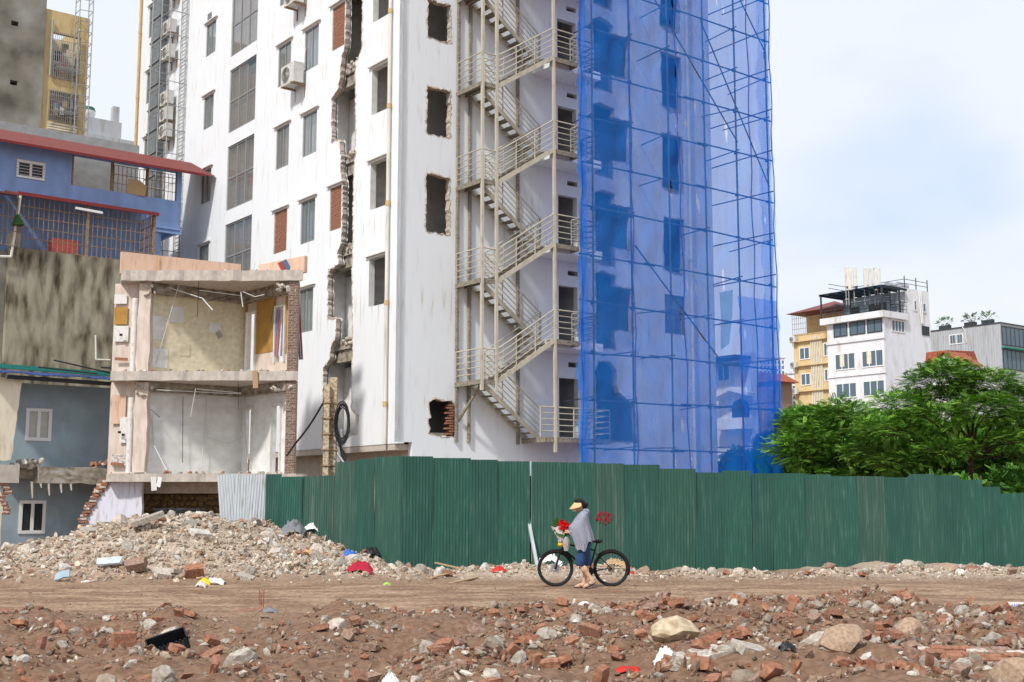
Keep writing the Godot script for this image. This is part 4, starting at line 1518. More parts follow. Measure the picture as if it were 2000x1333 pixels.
	for k in 4:
		g = Geo.new()
		var a = [Vector3(-2.3, top + 0.65, 1.2), Vector3(-1.2, top + 0.4, 1.6), Vector3(-2.9, top + 0.35, 1.7), Vector3(-0.9, top + 0.5, 1.4)][k]
		g.tube(a, a + Vector3(1.7, -0.32 + 0.1 * k, 0.3), 0.025, 5)
		obj("loose_batten", g, M.cable, t)

func bars(parent, m, o, ux, uy, w, h, n, rows, rad = 0.013):
	for i in n + 1:
		var g = Geo.new()
		g.tube(o + ux * (w * i / n), o + ux * (w * i / n) + uy * h, rad, 5, -1, false)
		obj("bar", g, m, parent)
	for j in rows + 1:
		var g = Geo.new()
		g.tube(o + uy * (h * j / rows), o + uy * (h * j / rows) + ux * w, rad, 5, -1, false)
		obj("bar", g, m, parent)

func corrugated(w, h, pitch = 0.076, depth = 0.018, bend = null):
	# a trapezoid profiled sheet, x across and y up; bend(x, y) pushes it out
	var g = Geo.new()
	var xs = []
	var zs = []
	var x = 0.0
	while x < w:
		for k in [[0.0, 0.0], [0.3, 0.0], [0.45, 1.0], [0.75, 1.0], [0.9, 0.0]]:
			var q = x + k[0] * pitch
			if q <= w and (xs.is_empty() or q - xs[-1] > 0.0005):
				xs.append(q)
				zs.append(k[1] * depth)
		x += pitch
	if xs[-1] < w:
		xs.append(w)
		zs.append(0.0)
	var rows = 7 if bend != null else 1
	var pts = []
	for j in rows + 1:
		var line = []
		for i in xs.size():
			var y = h * j / rows
			line.append(Vector3(xs[i], y, zs[i] + (bend.call(xs[i], y) if bend != null else 0.0)))
		pts.append(line)
	g.grid(pts, false)
	return g

func make_blue_house():
	var t = thing("blue_house", "blue house with red sheet roof and barred terraces above a stained concrete wall", "house", Vector3(-13.558, 0, -50.5), TURN)
	var RX = Vector3.RIGHT
	var RO = Vector3.BACK
	var l = -8.79
	var wl = -7.07
	var wr = -5.99
	var wt = 14.84
	var wb = 14.13
	var ol = -4.97
	var oright = -0.6
	var ot = 15.38
	var ob = 14.15
	var bot = 12.81
	var rr = -0.4
	var off = 1.6
	var deck = 11.03
	var f = Geo.new()
	wall(f, f, Vector3.ZERO, RX, RO, 0.2, [Vector2(l, deck), Vector2(-1.3, deck), Vector2(-1.3, bot), Vector2(rr, bot), Vector2(rr, ot + 0.05), Vector2(l, ot + 0.05)], [rect(wl, wr, wb, wt), rect(ol, oright, ob, ot)])
	obj("front_wall", f, M.house_blue, t)
	var g = Geo.new()
	g.span(Vector3(rr - 0.2, bot, -3.5), Vector3(rr - 0.01, ob, -0.21))
	g.span(Vector3(-1.3, deck - 1, -3.5), Vector3(-1.12, bot, -0.21))
	obj("side_wall", g, M.house_blue, t)
	g = Geo.new()
	g.span(Vector3(l, ob - 0.2, -3.5), Vector3(rr - 0.21, ob - 0.01, -0.21))
	obj("terrace_floor", g, M.concrete, t)
	g = Geo.new()
	g.span(Vector3(l, ob, -3.6), Vector3(-1.0, ot + 1.9, -3.45))
	obj("rear_wall", g, M.sheet_metal, t)
	var w = window(t, Vector3.ZERO, RX, RO, wl, wr, wb, wt, 2, 1, M.frame_white, M.dark_glass, 0.02, 0.09)
	bars(w, M.conduit, Vector3(wl, wb, 0.03), RX, Vector3.UP, wr - wl, wt - wb, 1, 6, 0.012)
	for x in [ol + 0.05, -3.31, -1.85, oright + 0.06]:
		g = Geo.new()
		g.span(Vector3(x - 0.05, ob, -0.16), Vector3(x + 0.05, ot, -0.06))
		obj("post", g, M.rusty, t)
	bars(t, M.rusty, Vector3(-3.25, ob, -0.05), RX, Vector3.UP, oright - -3.25, ot - ob - 0.12, 15, 3, 0.014)
	g = Geo.new()
	g.extrude([Vector2(0, 0), Vector2(0.75, -0.1), Vector2(0.8, 0.4), Vector2(0.5, 0.62), Vector2(0.05, 0.6)], Vector3(-2.7, ob + 0.02, 0.0), RX, Vector3.UP, Vector3(0, 0, -0.03))
	obj("hanging_mat", g, M.cardboard, t)
	# red sheet roof
	var n = 0
	var x = l - 0.3
	while x < 0.3:
		var s = corrugated(0.9, 2.9, 0.11, 0.03)
		var o = obj("roof_sheet", s, M.red_roof, t)
		var slope = 0.42
		o.transform = Transform3D(Basis(RX, Vector3(0, sin(slope), -cos(slope)), Vector3(0, cos(slope), sin(slope))), Vector3(x, ot - 0.12, 0.75))
		x += 0.898
		n += 1
	g = Geo.new()
	g.beam(Vector3(l, ot - 0.12, 0.73), Vector3(0.32, ot - 0.12, 0.73), 0.05, 0.1)
	obj("eave_trim", g, M.red_trim, t)
	g = Geo.new()
	g.extrude([Vector2(0.7, ot - 0.14), Vector2(-1.9, ot + 1.0), Vector2(-3.4, ot + 0.3), Vector2(-3.4, ot - 0.1)], Vector3(l - 0.3, 0, 0), Vector3.BACK, Vector3.UP, Vector3(0.05, 0, 0))
	obj("gable", g, M.sheet_metal, t)
	# lower terrace: barred cage over the stained wall
	var cl = -7.33
	var cr = -2.11
	var ct = 13.03
	for q in [[cl, 0.06], [-4.75, 0.05], [cr, 0.05]]:
		g = Geo.new()
		g.span(Vector3(q[0] - q[1], deck, off - 0.1), Vector3(q[0] + q[1], ct, off))
		obj("post", g, M.rusty, t)
	bars(t, M.rusty, Vector3(cl, deck + 0.02, off - 0.05), RX, Vector3.UP, cr - cl, ct - deck, 28, 5, 0.015)
	bars(t, M.rusty, Vector3(cr, deck + 0.02, 0.02), Vector3.BACK, Vector3.UP, off - 0.1, ct - deck, 8, 5, 0.015)
	bars(t, M.rusty, Vector3(l, deck + 0.02, off + 0.25), RX, Vector3.UP, cl - l - 0.1, ct - deck - 0.4, 8, 3, 0.015)
	g = Geo.new()
	g.beam(Vector3(cl - 0.1, ct + 0.05, off + 0.12), Vector3(cr + 0.12, ct + 0.02, off + 0.12), 0.06, 0.13)
	obj("eave_trim", g, M.red_trim, t)
	g = Geo.new()
	g.extrude([Vector2(off + 0.1, ct + 0.02), Vector2(off + 0.1, ct + 0.06), Vector2(0.02, ct + 0.5), Vector2(0.02, ct + 0.46)], Vector3(cl - 0.1, 0, 0), Vector3.BACK, Vector3.UP, Vector3(cr - cl + 0.2, 0, 0))
	obj("lean_to_roof", g, M.red_roof, t)
	g = Geo.new()
	g.extrude([Vector2(off + 0.8, ct - 0.2), Vector2(off + 0.8, ct - 0.14), Vector2(0.02, ct + 0.35), Vector2(0.02, ct + 0.3)], Vector3(l - 1.0, 0, 0), Vector3.BACK, Vector3.UP, Vector3(cl - l + 0.85, 0, 0))
	obj("lean_to_roof", g, M.red_roof, t)
	g = Geo.new()
	g.box(Vector3(-4.76, 12.82, 1.66), Vector3(1.05, 0.09, 0.09), Basis(Vector3.BACK, -0.04))
	obj("tube_lamp_batten", g, M.frame_white, t)
	g = Geo.new()
	g.span(Vector3(cl + 1.35, deck + 0.01, 0.7), Vector3(cl + 2.35, deck + 0.62, 1.3))
	obj("storage_box", g, M.stripe_red, t)
	# belt mouldings on the end bay
	for y in [ct - 0.12, ct - 0.3]:
		g = Geo.new()
		g.span(Vector3(cr + 0.5, y, 0.0), Vector3(rr + 0.05, y + 0.08, 0.07))
		obj("moulding", g, M.house_blue, t)
	# the stained concrete wall that carries the terrace
	g = Geo.new()
	g.span(Vector3(cl - 0.25, -0.4, 0.2), Vector3(-1.35, deck, off))
	obj("stained_wall", g, M.stained, t)
	g = Geo.new()
	g.span(Vector3(cl - 0.28, deck + 0.001, off - 0.25), Vector3(cl + 0.1, deck + 0.55, off + 0.03))
	obj("wall_stub", g, M.stained, t)
	g = Geo.new()
	g.span(Vector3(l - 1.5, -0.4, 0.2), Vector3(cl - 0.26, deck - 0.1, off - 0.3))
	obj("stained_wall", g, M.cement_wall, t)
	# white waste pipe with a green funnel
	g = Geo.new()
	var px = cl - 0.12
	g.path([Vector3(px + 0.1, ct - 0.05, off + 0.2), Vector3(px - 0.12, deck - 0.4, off + 0.2), Vector3(px - 0.6, deck - 0.45, off + 0.2)], 0.05, 8)
	obj("waste_pipe", g, M.pipe_white, t)
	g = Geo.new()
	g.tube(Vector3(px, deck + 1.2, off + 0.25), Vector3(px + 0.04, deck + 0.8, off + 0.25), 0.06, 8, 0.24)
	obj("green_funnel", g, M.leaf_dark, t)
	g = Geo.new()
	g.path([Vector3(-4.3, 8, 1.7), Vector3(-4.24, 7.06, 1.7), Vector3(-3.69, 7.08, 1.7)], 0.035, 8)
	obj("waste_pipe", g, M.pipe_white, t)

func make_yellow_tower():
	var t = thing("yellow_block", "narrow block with yellow front and bare grey cement flank behind the red roof", "building", Vector3(-20.52, 0, -60), TURN)
	var RX = Vector3.RIGHT
	var top = 25.9
	var g = Geo.new()
	g.span(Vector3(-8.8, 0, -9), Vector3(-3.2 - 0.3, top + 0.5, -0.6))
	obj("core_wall", g, M.cement_wall, t)
	var vents = []
	for q in [Vector2(-4.65, 24.73), Vector2(-4.55, 21.76)]:
		vents.append(rect(q.x - 0.17, q.x + 0.17, q.y - 0.12, q.y + 0.12))
	g = Geo.new()
	wall(g, g, Vector3(0, 0, 0.12), RX, Vector3.BACK, 0.6, rect(-8.8, -3.2, 0, top + 0.6), vents)
	obj("cement_flank", g, M.cement_wall, t)
	var xl = -3.2
	var xr = -1.02
	var w1 = rect(-2.8, -1.43, 22.45, 24.78)
	var w2 = rect(-2.82, -1.41, 20.26, 21.8)
	var f = Geo.new()
	wall(f, f, Vector3.ZERO, RX, Vector3.BACK, 0.25, rect(xl + 0.002, xr, 0, top), [w1, w2])
	obj("front_wall", f, M.yellow_wall, t)
	g = Geo.new()
	g.span(Vector3(xr - 0.25, 0, -9), Vector3(xr - 0.002, top, -0.26))
	obj("side_wall", g, M.yellow_wall, t)
	for w in [w1, w2]:
		g = Geo.new()
		g.span(Vector3(w[0].x - 0.2, w[0].y - 0.2, -1.6), Vector3(w[1].x + 0.2, w[2].y + 0.2, -1.5))
		obj("recess_wall", g, M.cream, t)
		bars(t, M.galvanised, Vector3(w[0].x, w[0].y, 0.12), RX, Vector3.UP, w[1].x - w[0].x, w[2].y - w[0].y, 14, 6, 0.014)
		bars(t, M.galvanised, Vector3(w[0].x + 0.1, w[0].y + 0.45, 0.55), RX, Vector3(0, 0, -1), w[1].x - w[0].x - 0.2, 0.5, 10, 3, 0.014)
		var r = RandomNumberGenerator.new()
		r.seed = int(w[0].y * 10)
		for k in 9:
			g = Geo.new()
			g.box(Vector3.ZERO, Vector3(r.randf_range(0.12, 0.3), r.randf_range(0.2, 0.6), 0.06))
			var o = obj("washing", g, [M.cloth_white, M.stripe_blue, M.cloth_grey, M.stripe_red, M.cloth_tan, M.leaf_dark][r.randi() % 6], t)
			o.position = Vector3(r.randf_range(w[0].x + 0.2, w[1].x - 0.2), r.randf_range(w[0].y + 0.4, w[2].y - 0.4), r.randf_range(-0.5, -0.1))
	for k in 8:
		g = Geo.new()
		g.box(Vector3((w2[0].x + w2[1].x) / 2 - 0.02, w2[0].y - 0.12 - k * 0.13, 0.03), Vector3(w2[1].x - w2[0].x, 0.09, 0.05))
		obj("shutter_slat", g, M.cream, t)
	g = Geo.new()
	g.tube(Vector3(-2.87, 22.48, 0.1), Vector3(-2.87, 25.35, 0.1), 0.05, 6)
	obj("pipe", g, M.galvanised, t)
	for x in [xr - 0.75, xr - 0.1]:
		for z in [0.1, 0.75]:
			g = Geo.new()
			g.tube(Vector3(x, 15, z), Vector3(x, top + 2.2, z), 0.028, 5)
			obj("ladder_rail", g, M.galvanised, t)
	for k in 24:
		g = Geo.new()
		var y = 15.5 + k * 0.55
		g.path([Vector3(xr - 0.75, y, 0.1), Vector3(xr - 0.75, y, 0.75), Vector3(xr - 0.1, y + 0.05, 0.75), Vector3(xr - 0.1, y, 0.1)], 0.018, 5)
		obj("ladder_hoop", g, M.galvanised, t)
	# a pale block with a water tank dome further off
	var b = thing("pale_block", "pale grey flat roofed block with a small domed water tank behind red roof", "building", Vector3(-31.0, 0, -90), TURN)
	g = Geo.new()
	g.span(Vector3(-4, 0, -8), Vector3(7, 29.01 + 0.2, 0))
	obj("wall", g, M.panel_grey, b)
	g = Geo.new()
	g.span(Vector3(-1.2, 29.01 + 0.2, -3), Vector3(1.6, 29.01 + 1.6, -0.4))
	obj("stair_head", g, M.panel_grey, b)
	g = Geo.new()
	g.span(Vector3(1.0, 29.01 + 1.61, -1.2), Vector3(1.5, 29.01 + 2.9, -0.7))
	obj("chimney", g, M.panel_grey, b)
	g = Geo.new()
	g.ball(Vector3(-0.9, 29.01 + 2.1, -1.2), 0.7, 10, 18)
	obj("water_tank", g, M.frame_white, b)
	g = Geo.new()
	g.tube(Vector3(-0.9, 29.01 + 2.25, -1.2), Vector3(-0.9, 29.01 + 2.5, -1.2), 0.71, 18, 0.62)
	obj("tank_stripe", g, M.green_trim, b)

func side_windows(t, list, long, fm, gm, cols = 2):
	# windows proud of a far facade: long face at x = 0, else short face at z = 0
	for q in list:
		if long:
			window(t, Vector3(-0.03, 0, 0), Vector3.BACK, Vector3.LEFT, -q[1], -q[0], q[2], q[3], cols, 1, fm, gm, 0.0, 0.09)
		else:
			window(t, Vector3(0, 0, 0.03), Vector3.RIGHT, Vector3.BACK, q[0], q[1], q[2], q[3], cols, 1, fm, gm, 0.0, 0.09)

func span_part(t, called, m, a, b):
	var g = Geo.new()
	g.span(a, b)
	return obj(called, g, m, t)

func make_right_houses():
	# white house with a pergola
	var t = thing("white_house", "tall white house with a dark pergola terrace and rooftop antennas", "house", Vector3(33.622, 0, -110), TURN)
	var H = M.house_white
	span_part(t, "body", H, Vector3(0, 0, -6.3), Vector3(7.3, 18.35, 0))
	span_part(t, "cornice", H, Vector3(-0.45, 18.36, -6.75), Vector3(3.3, 18.95, 0.35))
	span_part(t, "tower", H, Vector3(3.5, 18.355, -6.2), Vector3(7.25, 21.45, -0.02))
	span_part(t, "penthouse", M.blind_blue, Vector3(2.4, 18.96, -6.2), Vector3(3.49, 21.0, -1.0))
	span_part(t, "ledge", H, Vector3(-0.12, 16.45, -6.35), Vector3(-0.001, 16.75, 0.1))
	span_part(t, "ledge", H, Vector3(-0.1, 13.3, -6.35), Vector3(-0.001, 13.5, 0.1))
	side_windows(t, [[3.95, 5.5, 17.08, 18.3], [1.95, 3.7, 17.08, 18.3], [0.12, 1.75, 17.08, 18.3]], true, M.dark_steel, M.sky_glass, 2)
	side_windows(t, [[3.17, 5.46, 13.95, 15.5], [0.1, 2.45, 13.95, 15.5], [3.12, 5.46, 11.3, 12.73], [0.08, 2.43, 11.3, 12.73]], true, M.frame_white, M.sky_glass, 3)
	for q in [[3.6, 4.9, 13.95, 15.5], [0.5, 1.9, 13.95, 15.5]]:
		span_part(t, "curtain", M.wallpaper, Vector3(-0.055, q[2] + 0.3, -q[1]), Vector3(-0.045, q[3] - 0.1, -q[1] + 0.5))
	side_windows(t, [[1.16, 3.15, 17.17, 18.3]], false, M.frame_white, M.sky_glass, 4)
	side_windows(t, [[4.75, 5.2, 19.43, 20.42], [6.13, 6.65, 19.39, 20.3]], false, M.frame_white, M.sky_glass, 1)
	side_windows(t, [[5.88, 7.0, 17.23, 18.1]], false, M.dark_steel, M.dark_glass, 3)
	window(t, Vector3(2.38, 0, 0), Vector3.BACK, Vector3.LEFT, -3.2, -1.3, 18.97, 20.2, 3, 1, M.dark_steel, M.dark_glass, 0.0, 0.08)
	window(t, Vector3(2.38, 0, 0), Vector3.BACK, Vector3.LEFT, -5.4, -4.3, 18.97, 20.1, 2, 1, M.dark_steel, M.dark_glass, 0.0, 0.08)
	for p in [[-0.35, 0.2], [-0.35, -3.3], [-0.35, -6.6], [2.3, 0.2]]:
		span_part(t, "pergola_post", M.dark_steel, Vector3(p[0] - 0.06, 18.96, p[1] - 0.06), Vector3(p[0] + 0.06, 21.1, p[1] + 0.06))
	for k in 8:
		var z = -6.7 + k * 0.99
		span_part(t, "pergola_beam", M.dark_steel, Vector3(-0.45, 21.1, z - 0.05), Vector3(3.4, 21.25, z + 0.05))
	for k in 5:
		span_part(t, "pergola_sheet", M.pergola_blue, Vector3(-0.45 + k * 0.78, 21.26, -6.8), Vector3(-0.45 + k * 0.78 + 0.7, 21.29, 0.35))
	var rg = Geo.new()
	for y in [19.3, 19.65, 20.0]:
		rg.path([Vector3(-0.4, y, -6.7), Vector3(-0.4, y, 0.3), Vector3(3.3, y, 0.3)], 0.03, 5)
	for k in 34:
		rg.tube(Vector3(-0.4, 18.96, -6.7 + k * 0.21), Vector3(-0.4, 20.0, -6.7 + k * 0.21), 0.014, 4, -1, false)
	for k in 18:
		rg.tube(Vector3(-0.4 + k * 0.21, 18.96, 0.3), Vector3(-0.4 + k * 0.21, 20.0, 0.3), 0.014, 4, -1, false)
	obj("terrace_railing", rg, M.dark_steel, t)
	rg = Geo.new()
	for y in [21.9, 22.3]:
		rg.path([Vector3(0.2, y, -6.1), Vector3(3.6, y, -6.1), Vector3(3.6, y, -0.1), Vector3(7.2, y, -0.1)], 0.03, 5)
	for p in [Vector3(3.6, 0, -0.1), Vector3(5.4, 0, -0.1), Vector3(7.2, 0, -0.1), Vector3(3.6, 0, -3)]:
		rg.tube(p + Vector3.UP * 21.4, p + Vector3.UP * 22.6, 0.05, 5)
	obj("roof_railing", rg, M.dark_steel, t)
	var st = Geo.new()
	for k in 9:
		var a = k * 0.6
		st.beam(Vector3(1.6, 19.0 + k * 0.23, -0.3), Vector3(1.6 + 0.6 * cos(a), 19.0 + k * 0.23, -0.3 + 0.6 * sin(a)), 0.2, 0.05)
	st.tube(Vector3(1.6, 18.96, -0.3), Vector3(1.6, 21.2, -0.3), 0.05, 6)
	obj("spiral_stair", st, M.dark_steel, t)
	for p in [Vector3(4.2, 21.9, -2.0), Vector3(5.0, 21.9, -1.4)]:
		var g = Geo.new()
		g.tube(p + Vector3(-0.6, 0, 0), p + Vector3(0.6, 0, 0), 0.42, 12)
		obj("water_tank", g, M.chrome, t)
	for p in [[5.75, 5.9], [6.0, 6.15]]:
		var g = Geo.new()
		g.tube(Vector3(p[0], 18.3, 0.1), Vector3(p[0] - 0.2, 21.4, 0.1), 0.06, 6)
		obj("rain_pipe", g, M.frame_white, t)
	var r = RandomNumberGenerator.new()
	r.seed = 9
	for q in [Vector3(30.9, 22.26, -112), Vector3(31.14, 22.26, -112), Vector3(31.65, 22.02, -112), Vector3(32.61, 22.41, -112), Vector3(33.08, 22.26, -112), Vector3(33.56, 22.5, -112), Vector3(33.83, 22.12, -112)]:
		var a = thing("antenna_mast", "slim mast with pale phone antenna panels standing on white house roof", "antenna", Vector3(q.x, 21.3, q.z), 0.0, "phone antennas on the white house roof")
		var g = Geo.new()
		g.tube(Vector3(0, -1.5, 0), Vector3(0, 2.0, 0), 0.05, 6)
		obj("mast", g, M.galvanised, a)
		g = Geo.new()
		g.bevel(Vector3(0.1, 1.0 + r.randf_range(-0.2, 0.2), 0.12), Vector3(0.32, 1.9, 0.16), 0.04)
		obj("antenna_panel", g, M.pipe_white, a)
		g = Geo.new()
		g.box(Vector3(0.22, 0.2, 0.0), Vector3(0.2, 0.3, 0.2))
		obj("radio_unit", g, M.dark_steel, a)
	# ochre house
	t = thing("ochre_house", "narrow ochre house with a red roofed cage terrace beside white house", "house", Vector3(30.664, 0, -116), TURN)
	span_part(t, "body", M.house_yellow, Vector3(0, 0, -4.85), Vector3(6, 18.05, 0.5))
	for k in 7:
		span_part(t, "pilaster_rib", M.cream, Vector3(-0.14, 11.0, -2.67 + k * 0.2), Vector3(-0.001, 17.7, -2.55 + k * 0.2))
	side_windows(t, [[2.87, 4.13, 15.53, 16.74], [2.86, 4.04, 13.0, 14.19], [0.4, 1.2, 15.6, 16.9], [0.4, 1.2, 13.2, 14.4]], true, M.frame_white, M.sky_glass, 2)
	for y in [17.3, 14.9, 12.4]:
		span_part(t, "ledge", M.house_yellow, Vector3(-0.3, y, -4.9), Vector3(-0.001, y + 0.12, 0.5))
	var cg = part("cage_terrace", t)
	bars(cg, M.rusty, Vector3(-0.1, 18.06, -4.85), Vector3.BACK, Vector3.UP, 5.3, 2.1, 20, 4, 0.02)
	span_part(cg, "inner_wall", M.house_yellow, Vector3(2.0, 18.06, -4.8), Vector3(2.2, 20.1, 0.4))
	var rf = Geo.new()
	var ap = Vector3(2.4, 21.3, -1.6)
	var co = [Vector3(-0.5, 20.15, -5.3), Vector3(-0.5, 20.15, 0.9), Vector3(6, 20.15, 0.9), Vector3(6, 20.15, -5.3)]
	for k in 4:
		rf.tri_to(co[k], co[(k + 1) % 4], ap, Vector3.UP)
	rf.quad(co[0], co[1], co[2], co[3])
	obj("roof", rf, M.red_roof, t)
	for q in [[-0.5, 17.4], [-0.5, 14.9], [-0.5, 12.3]]:
		ac_unit(Vector3(30.664, 0, -116) + Basis(Vector3.UP, TURN) * Vector3(-0.35, q[1] - 0.1, -4.6), TURN - PI / 2, 0.9, "air conditioner unit on the ochre house beside a rusty cage terrace", "air conditioners of ochre house")
	# grey panel building
	t = thing("grey_house", "low grey metal clad building with glazed end and roof plants", "building", Vector3(49.359, 0, -125), TURN)
	span_part(t, "body", M.panel_grey, Vector3(0, 0, -7.3), Vector3(5.2, 19.95, 0.9))
	for k in 28:
		span_part(t, "cladding_rib", M.panel_grey, Vector3(-0.05, 14, -7.2 + k * 0.29), Vector3(-0.001, 19.8, -7.14 + k * 0.29))
	span_part(t, "parapet_cap", M.dark_steel, Vector3(-0.1, 19.951, -7.4), Vector3(5.3, 20.05, 1.0))
	side_windows(t, [[3.31, 4.95, 18.28, 19.34]], true, M.frame_white, M.sky_glass, 2)
	for y in [[17.7, 19.7], [15.2, 17.3]]:
		window(t, Vector3(0, 0, 0.93), Vector3.RIGHT, Vector3.BACK, 0.2, 5.1, y[0], y[1], 6, 1, M.dark_steel, M.sky_glass, 0.0, 0.1)
	span_part(t, "green_ledge", M.green_trim, Vector3(0.05, 17.35, 0.92), Vector3(5.4, 17.5, 1.3))
	var gw = Geo.new()
	gw.path([Vector3(-0.1, 20.0, -3.3), Vector3(-0.12, 19.5, -3.0), Vector3(-0.1, 18.3, -2.9)], 0.05, 6)
	obj("hose", gw, M.pipe_white, t)
	for q in [-5.6, -2.6, -0.6]:
		var w = Vector3(49.359, 20.05, -125) + Basis(Vector3.UP, TURN) * Vector3(0.3, 0, q)
		var pt = thing("potted_shrub", "leafy shrub in a dark planter on the grey building's roof edge", "plant", w, TURN, "shrubs on the grey building roof")
		span_part(pt, "planter", M.dark_steel, Vector3(-0.25, 0, -0.6), Vector3(0.25, 0.4, 0.6))
		foliage(pt, [[Vector3(0, 0.75, 0), Vector3(0.5, 0.5, 0.95)]], 60, 0.3, [Color(0.05, 0.13, 0.03), Color(0.10, 0.20, 0.04)], 40 + int(q), false)
	# red tiled gable
	t = thing("tiled_house", "small house with red tiled gable roof between trees and grey building", "house", Vector3(36.265, 0, -100), TURN)
	span_part(t, "body", M.house_white, Vector3(0, 0, -2.2), Vector3(5.2, 12.95, 0.5))
	var ro = Geo.new()
	ro.extrude([Vector2(-2.5, 12.85), Vector2(-0.85, 14.0), Vector2(0.8, 12.85), Vector2(0.8, 13.0), Vector2(-0.85, 14.15), Vector2(-2.5, 13.0)], Vector3(-0.3, 0, 0), Vector3.BACK, Vector3.UP, Vector3(3.2, 0, 0))
	obj("roof", ro, M.roof_tile, t)
	var gb = Geo.new()
	gb.extrude([Vector2(-2.2, 12.96), Vector2(0.5, 12.96), Vector2(-0.85, 13.9)], Vector3(0.0, 0, 0), Vector3.BACK, Vector3.UP, Vector3(0.2, 0, 0))
	obj("gable", gb, M.house_white, t)
	ro = Geo.new()
	ro.extrude([Vector2(0.6, 13.0), Vector2(0.9, 14.3), Vector2(4.9, 14.5), Vector2(5.6, 13.3)], Vector3(0, 0, -1.2), Vector3.RIGHT, Vector3.UP, Vector3(0, 0, -2))
	obj("cross_roof", ro, M.roof_tile, t)
	# low red roof
	t = thing("low_shed", "low dark shed with a red roof behind treetops beside blue net", "building", Vector3(22.1, 1.59, -100), TURN)
	span_part(t, "wall", M.brick_d, Vector3(-1.2, 0, -2), Vector3(1.2, 10.16 - 0.2, 0))
	ro = Geo.new()
	ro.extrude([Vector2(-2.6, -0.3), Vector2(-1.0, 0.55), Vector2(0.6, -0.3)], Vector3(-1.5, 10.16, 0), Vector3.BACK, Vector3.UP, Vector3(3.0, 0, 0))
	obj("roof", ro, M.roof_tile, t)
	# house seen through the net
	t = thing("balcony_house", "pale house with an arched balcony door seen through blue net", "house", Vector3(15.078, 0, -78), TURN)
	span_part(t, "body", H, Vector3(0, 0, -8), Vector3(0.6, 11.2, 0.2))
	span_part(t, "awning", M.dark_steel, Vector3(-1.5, 10.8, -5), Vector3(-0.001, 10.95, 0.3))
	var ar = Geo.new()
	var arch = []
	for k in 13:
		arch.append(Vector2(-0.7 + 0.72 * cos(PI * k / 12.0), 7.75 + 0.5 * sin(PI * k / 12.0)))
	arch.append(Vector2(-1.42, 6.4))
	arch.append(Vector2(0.02, 6.4))
	ar.extrude(arch, Vector3(-0.04, 0, 0), Vector3.BACK, Vector3.UP, Vector3(0.06, 0, 0))
	obj("arched_door", ar, M.dark_glass, t)
	var ga = Geo.new()
	ga.extrude([Vector2(-2.5, 0), Vector2(-0.75, 0.55), Vector2(0.7, 0.1), Vector2(0.7, -0.1), Vector2(-0.75, 0.3), Vector2(-2.4, -0.2)], Vector3(-1.0, 8.45, 0), Vector3.BACK, Vector3.UP, Vector3(1.0, 0, 0))
	obj("porch_gable", ga, M.house_white, t)
	span_part(t, "balcony", M.house_white, Vector3(-1.0, 6.3, -2.2), Vector3(-0.001, 7.0, 0.3))
	side_windows(t, [[1.5, 2.6, 9.5, 10.6]], true, M.frame_white, M.sky_glass, 2)
	# far high rises
	for q in [[Vector3(80.39, 36.7, -380), 9.0, 10.0, 8, 9], [Vector3(89.16, 36.31, -390), 5.5, 6.5, 4, 6]]:
		t = thing("high_rise", "distant white high rise with rows of windows beside the blue net" if q[3] == 8 else "lower distant white office block with few windows beside taller one", "building", Vector3(q[0].x, 0, q[0].z), 0.0)
		var base = q[0].y - 6.0
		span_part(t, "body", M.house_white, Vector3(-q[1] / 2, 0, -10), Vector3(q[1] / 2, q[0].y + q[2], 0))
		span_part(t, "roof_slab", M.house_white, Vector3(-q[1] / 2 - 0.4, q[0].y + q[2] + 0.01, -10), Vector3(q[1] / 2 + 0.4, q[0].y + q[2] + 0.5, 0.4))
		for i in q[3]:
			for j in q[4]:
				span_part(t, "window", M.sky_glass, Vector3(-q[1] / 2 + (i + 0.25) * q[1] / q[3], base + 1.0 + j * 1.65, 0.0), Vector3(-q[1] / 2 + (i + 0.75) * q[1] / q[3], base + 2.0 + j * 1.65, 0.08))

# ---------------------------------------------------------------- trees

var sprays = {}

func spray(feather):
	# one leafy twig along +x: paired leaflets on a bent stalk
	if sprays.has(feather):
		return sprays[feather]
	var g = Geo.new()
	var r = RandomNumberGenerator.new()
	r.seed = 77
	var n = 9 if feather else 5
	for i in n:
		var f = (i + 0.4) / n
		var at = Vector3(f, -0.22 * f * f, 0)
		var l = (0.34 if feather else 0.36) * (1.0 - 0.55 * absf(f - 0.45) * 1.6)
		var w = 0.055 if feather else 0.15
		for s in [-1.0, 1.0]:
			var d = Vector3(0.45, -0.18 + r.randf_range(-0.12, 0.12), s).normalized()
			var side = d.cross(Vector3.UP).normalized() * w
			var tip = at + d * l
			var m = at + d * l * 0.5 + Vector3.UP * 0.02
			g.tri_to(at, m + side, m - side, Vector3.UP)
			g.tri_to(tip, m + side, m - side, Vector3.UP)
	sprays[feather] = g.mesh()
	return sprays[feather]

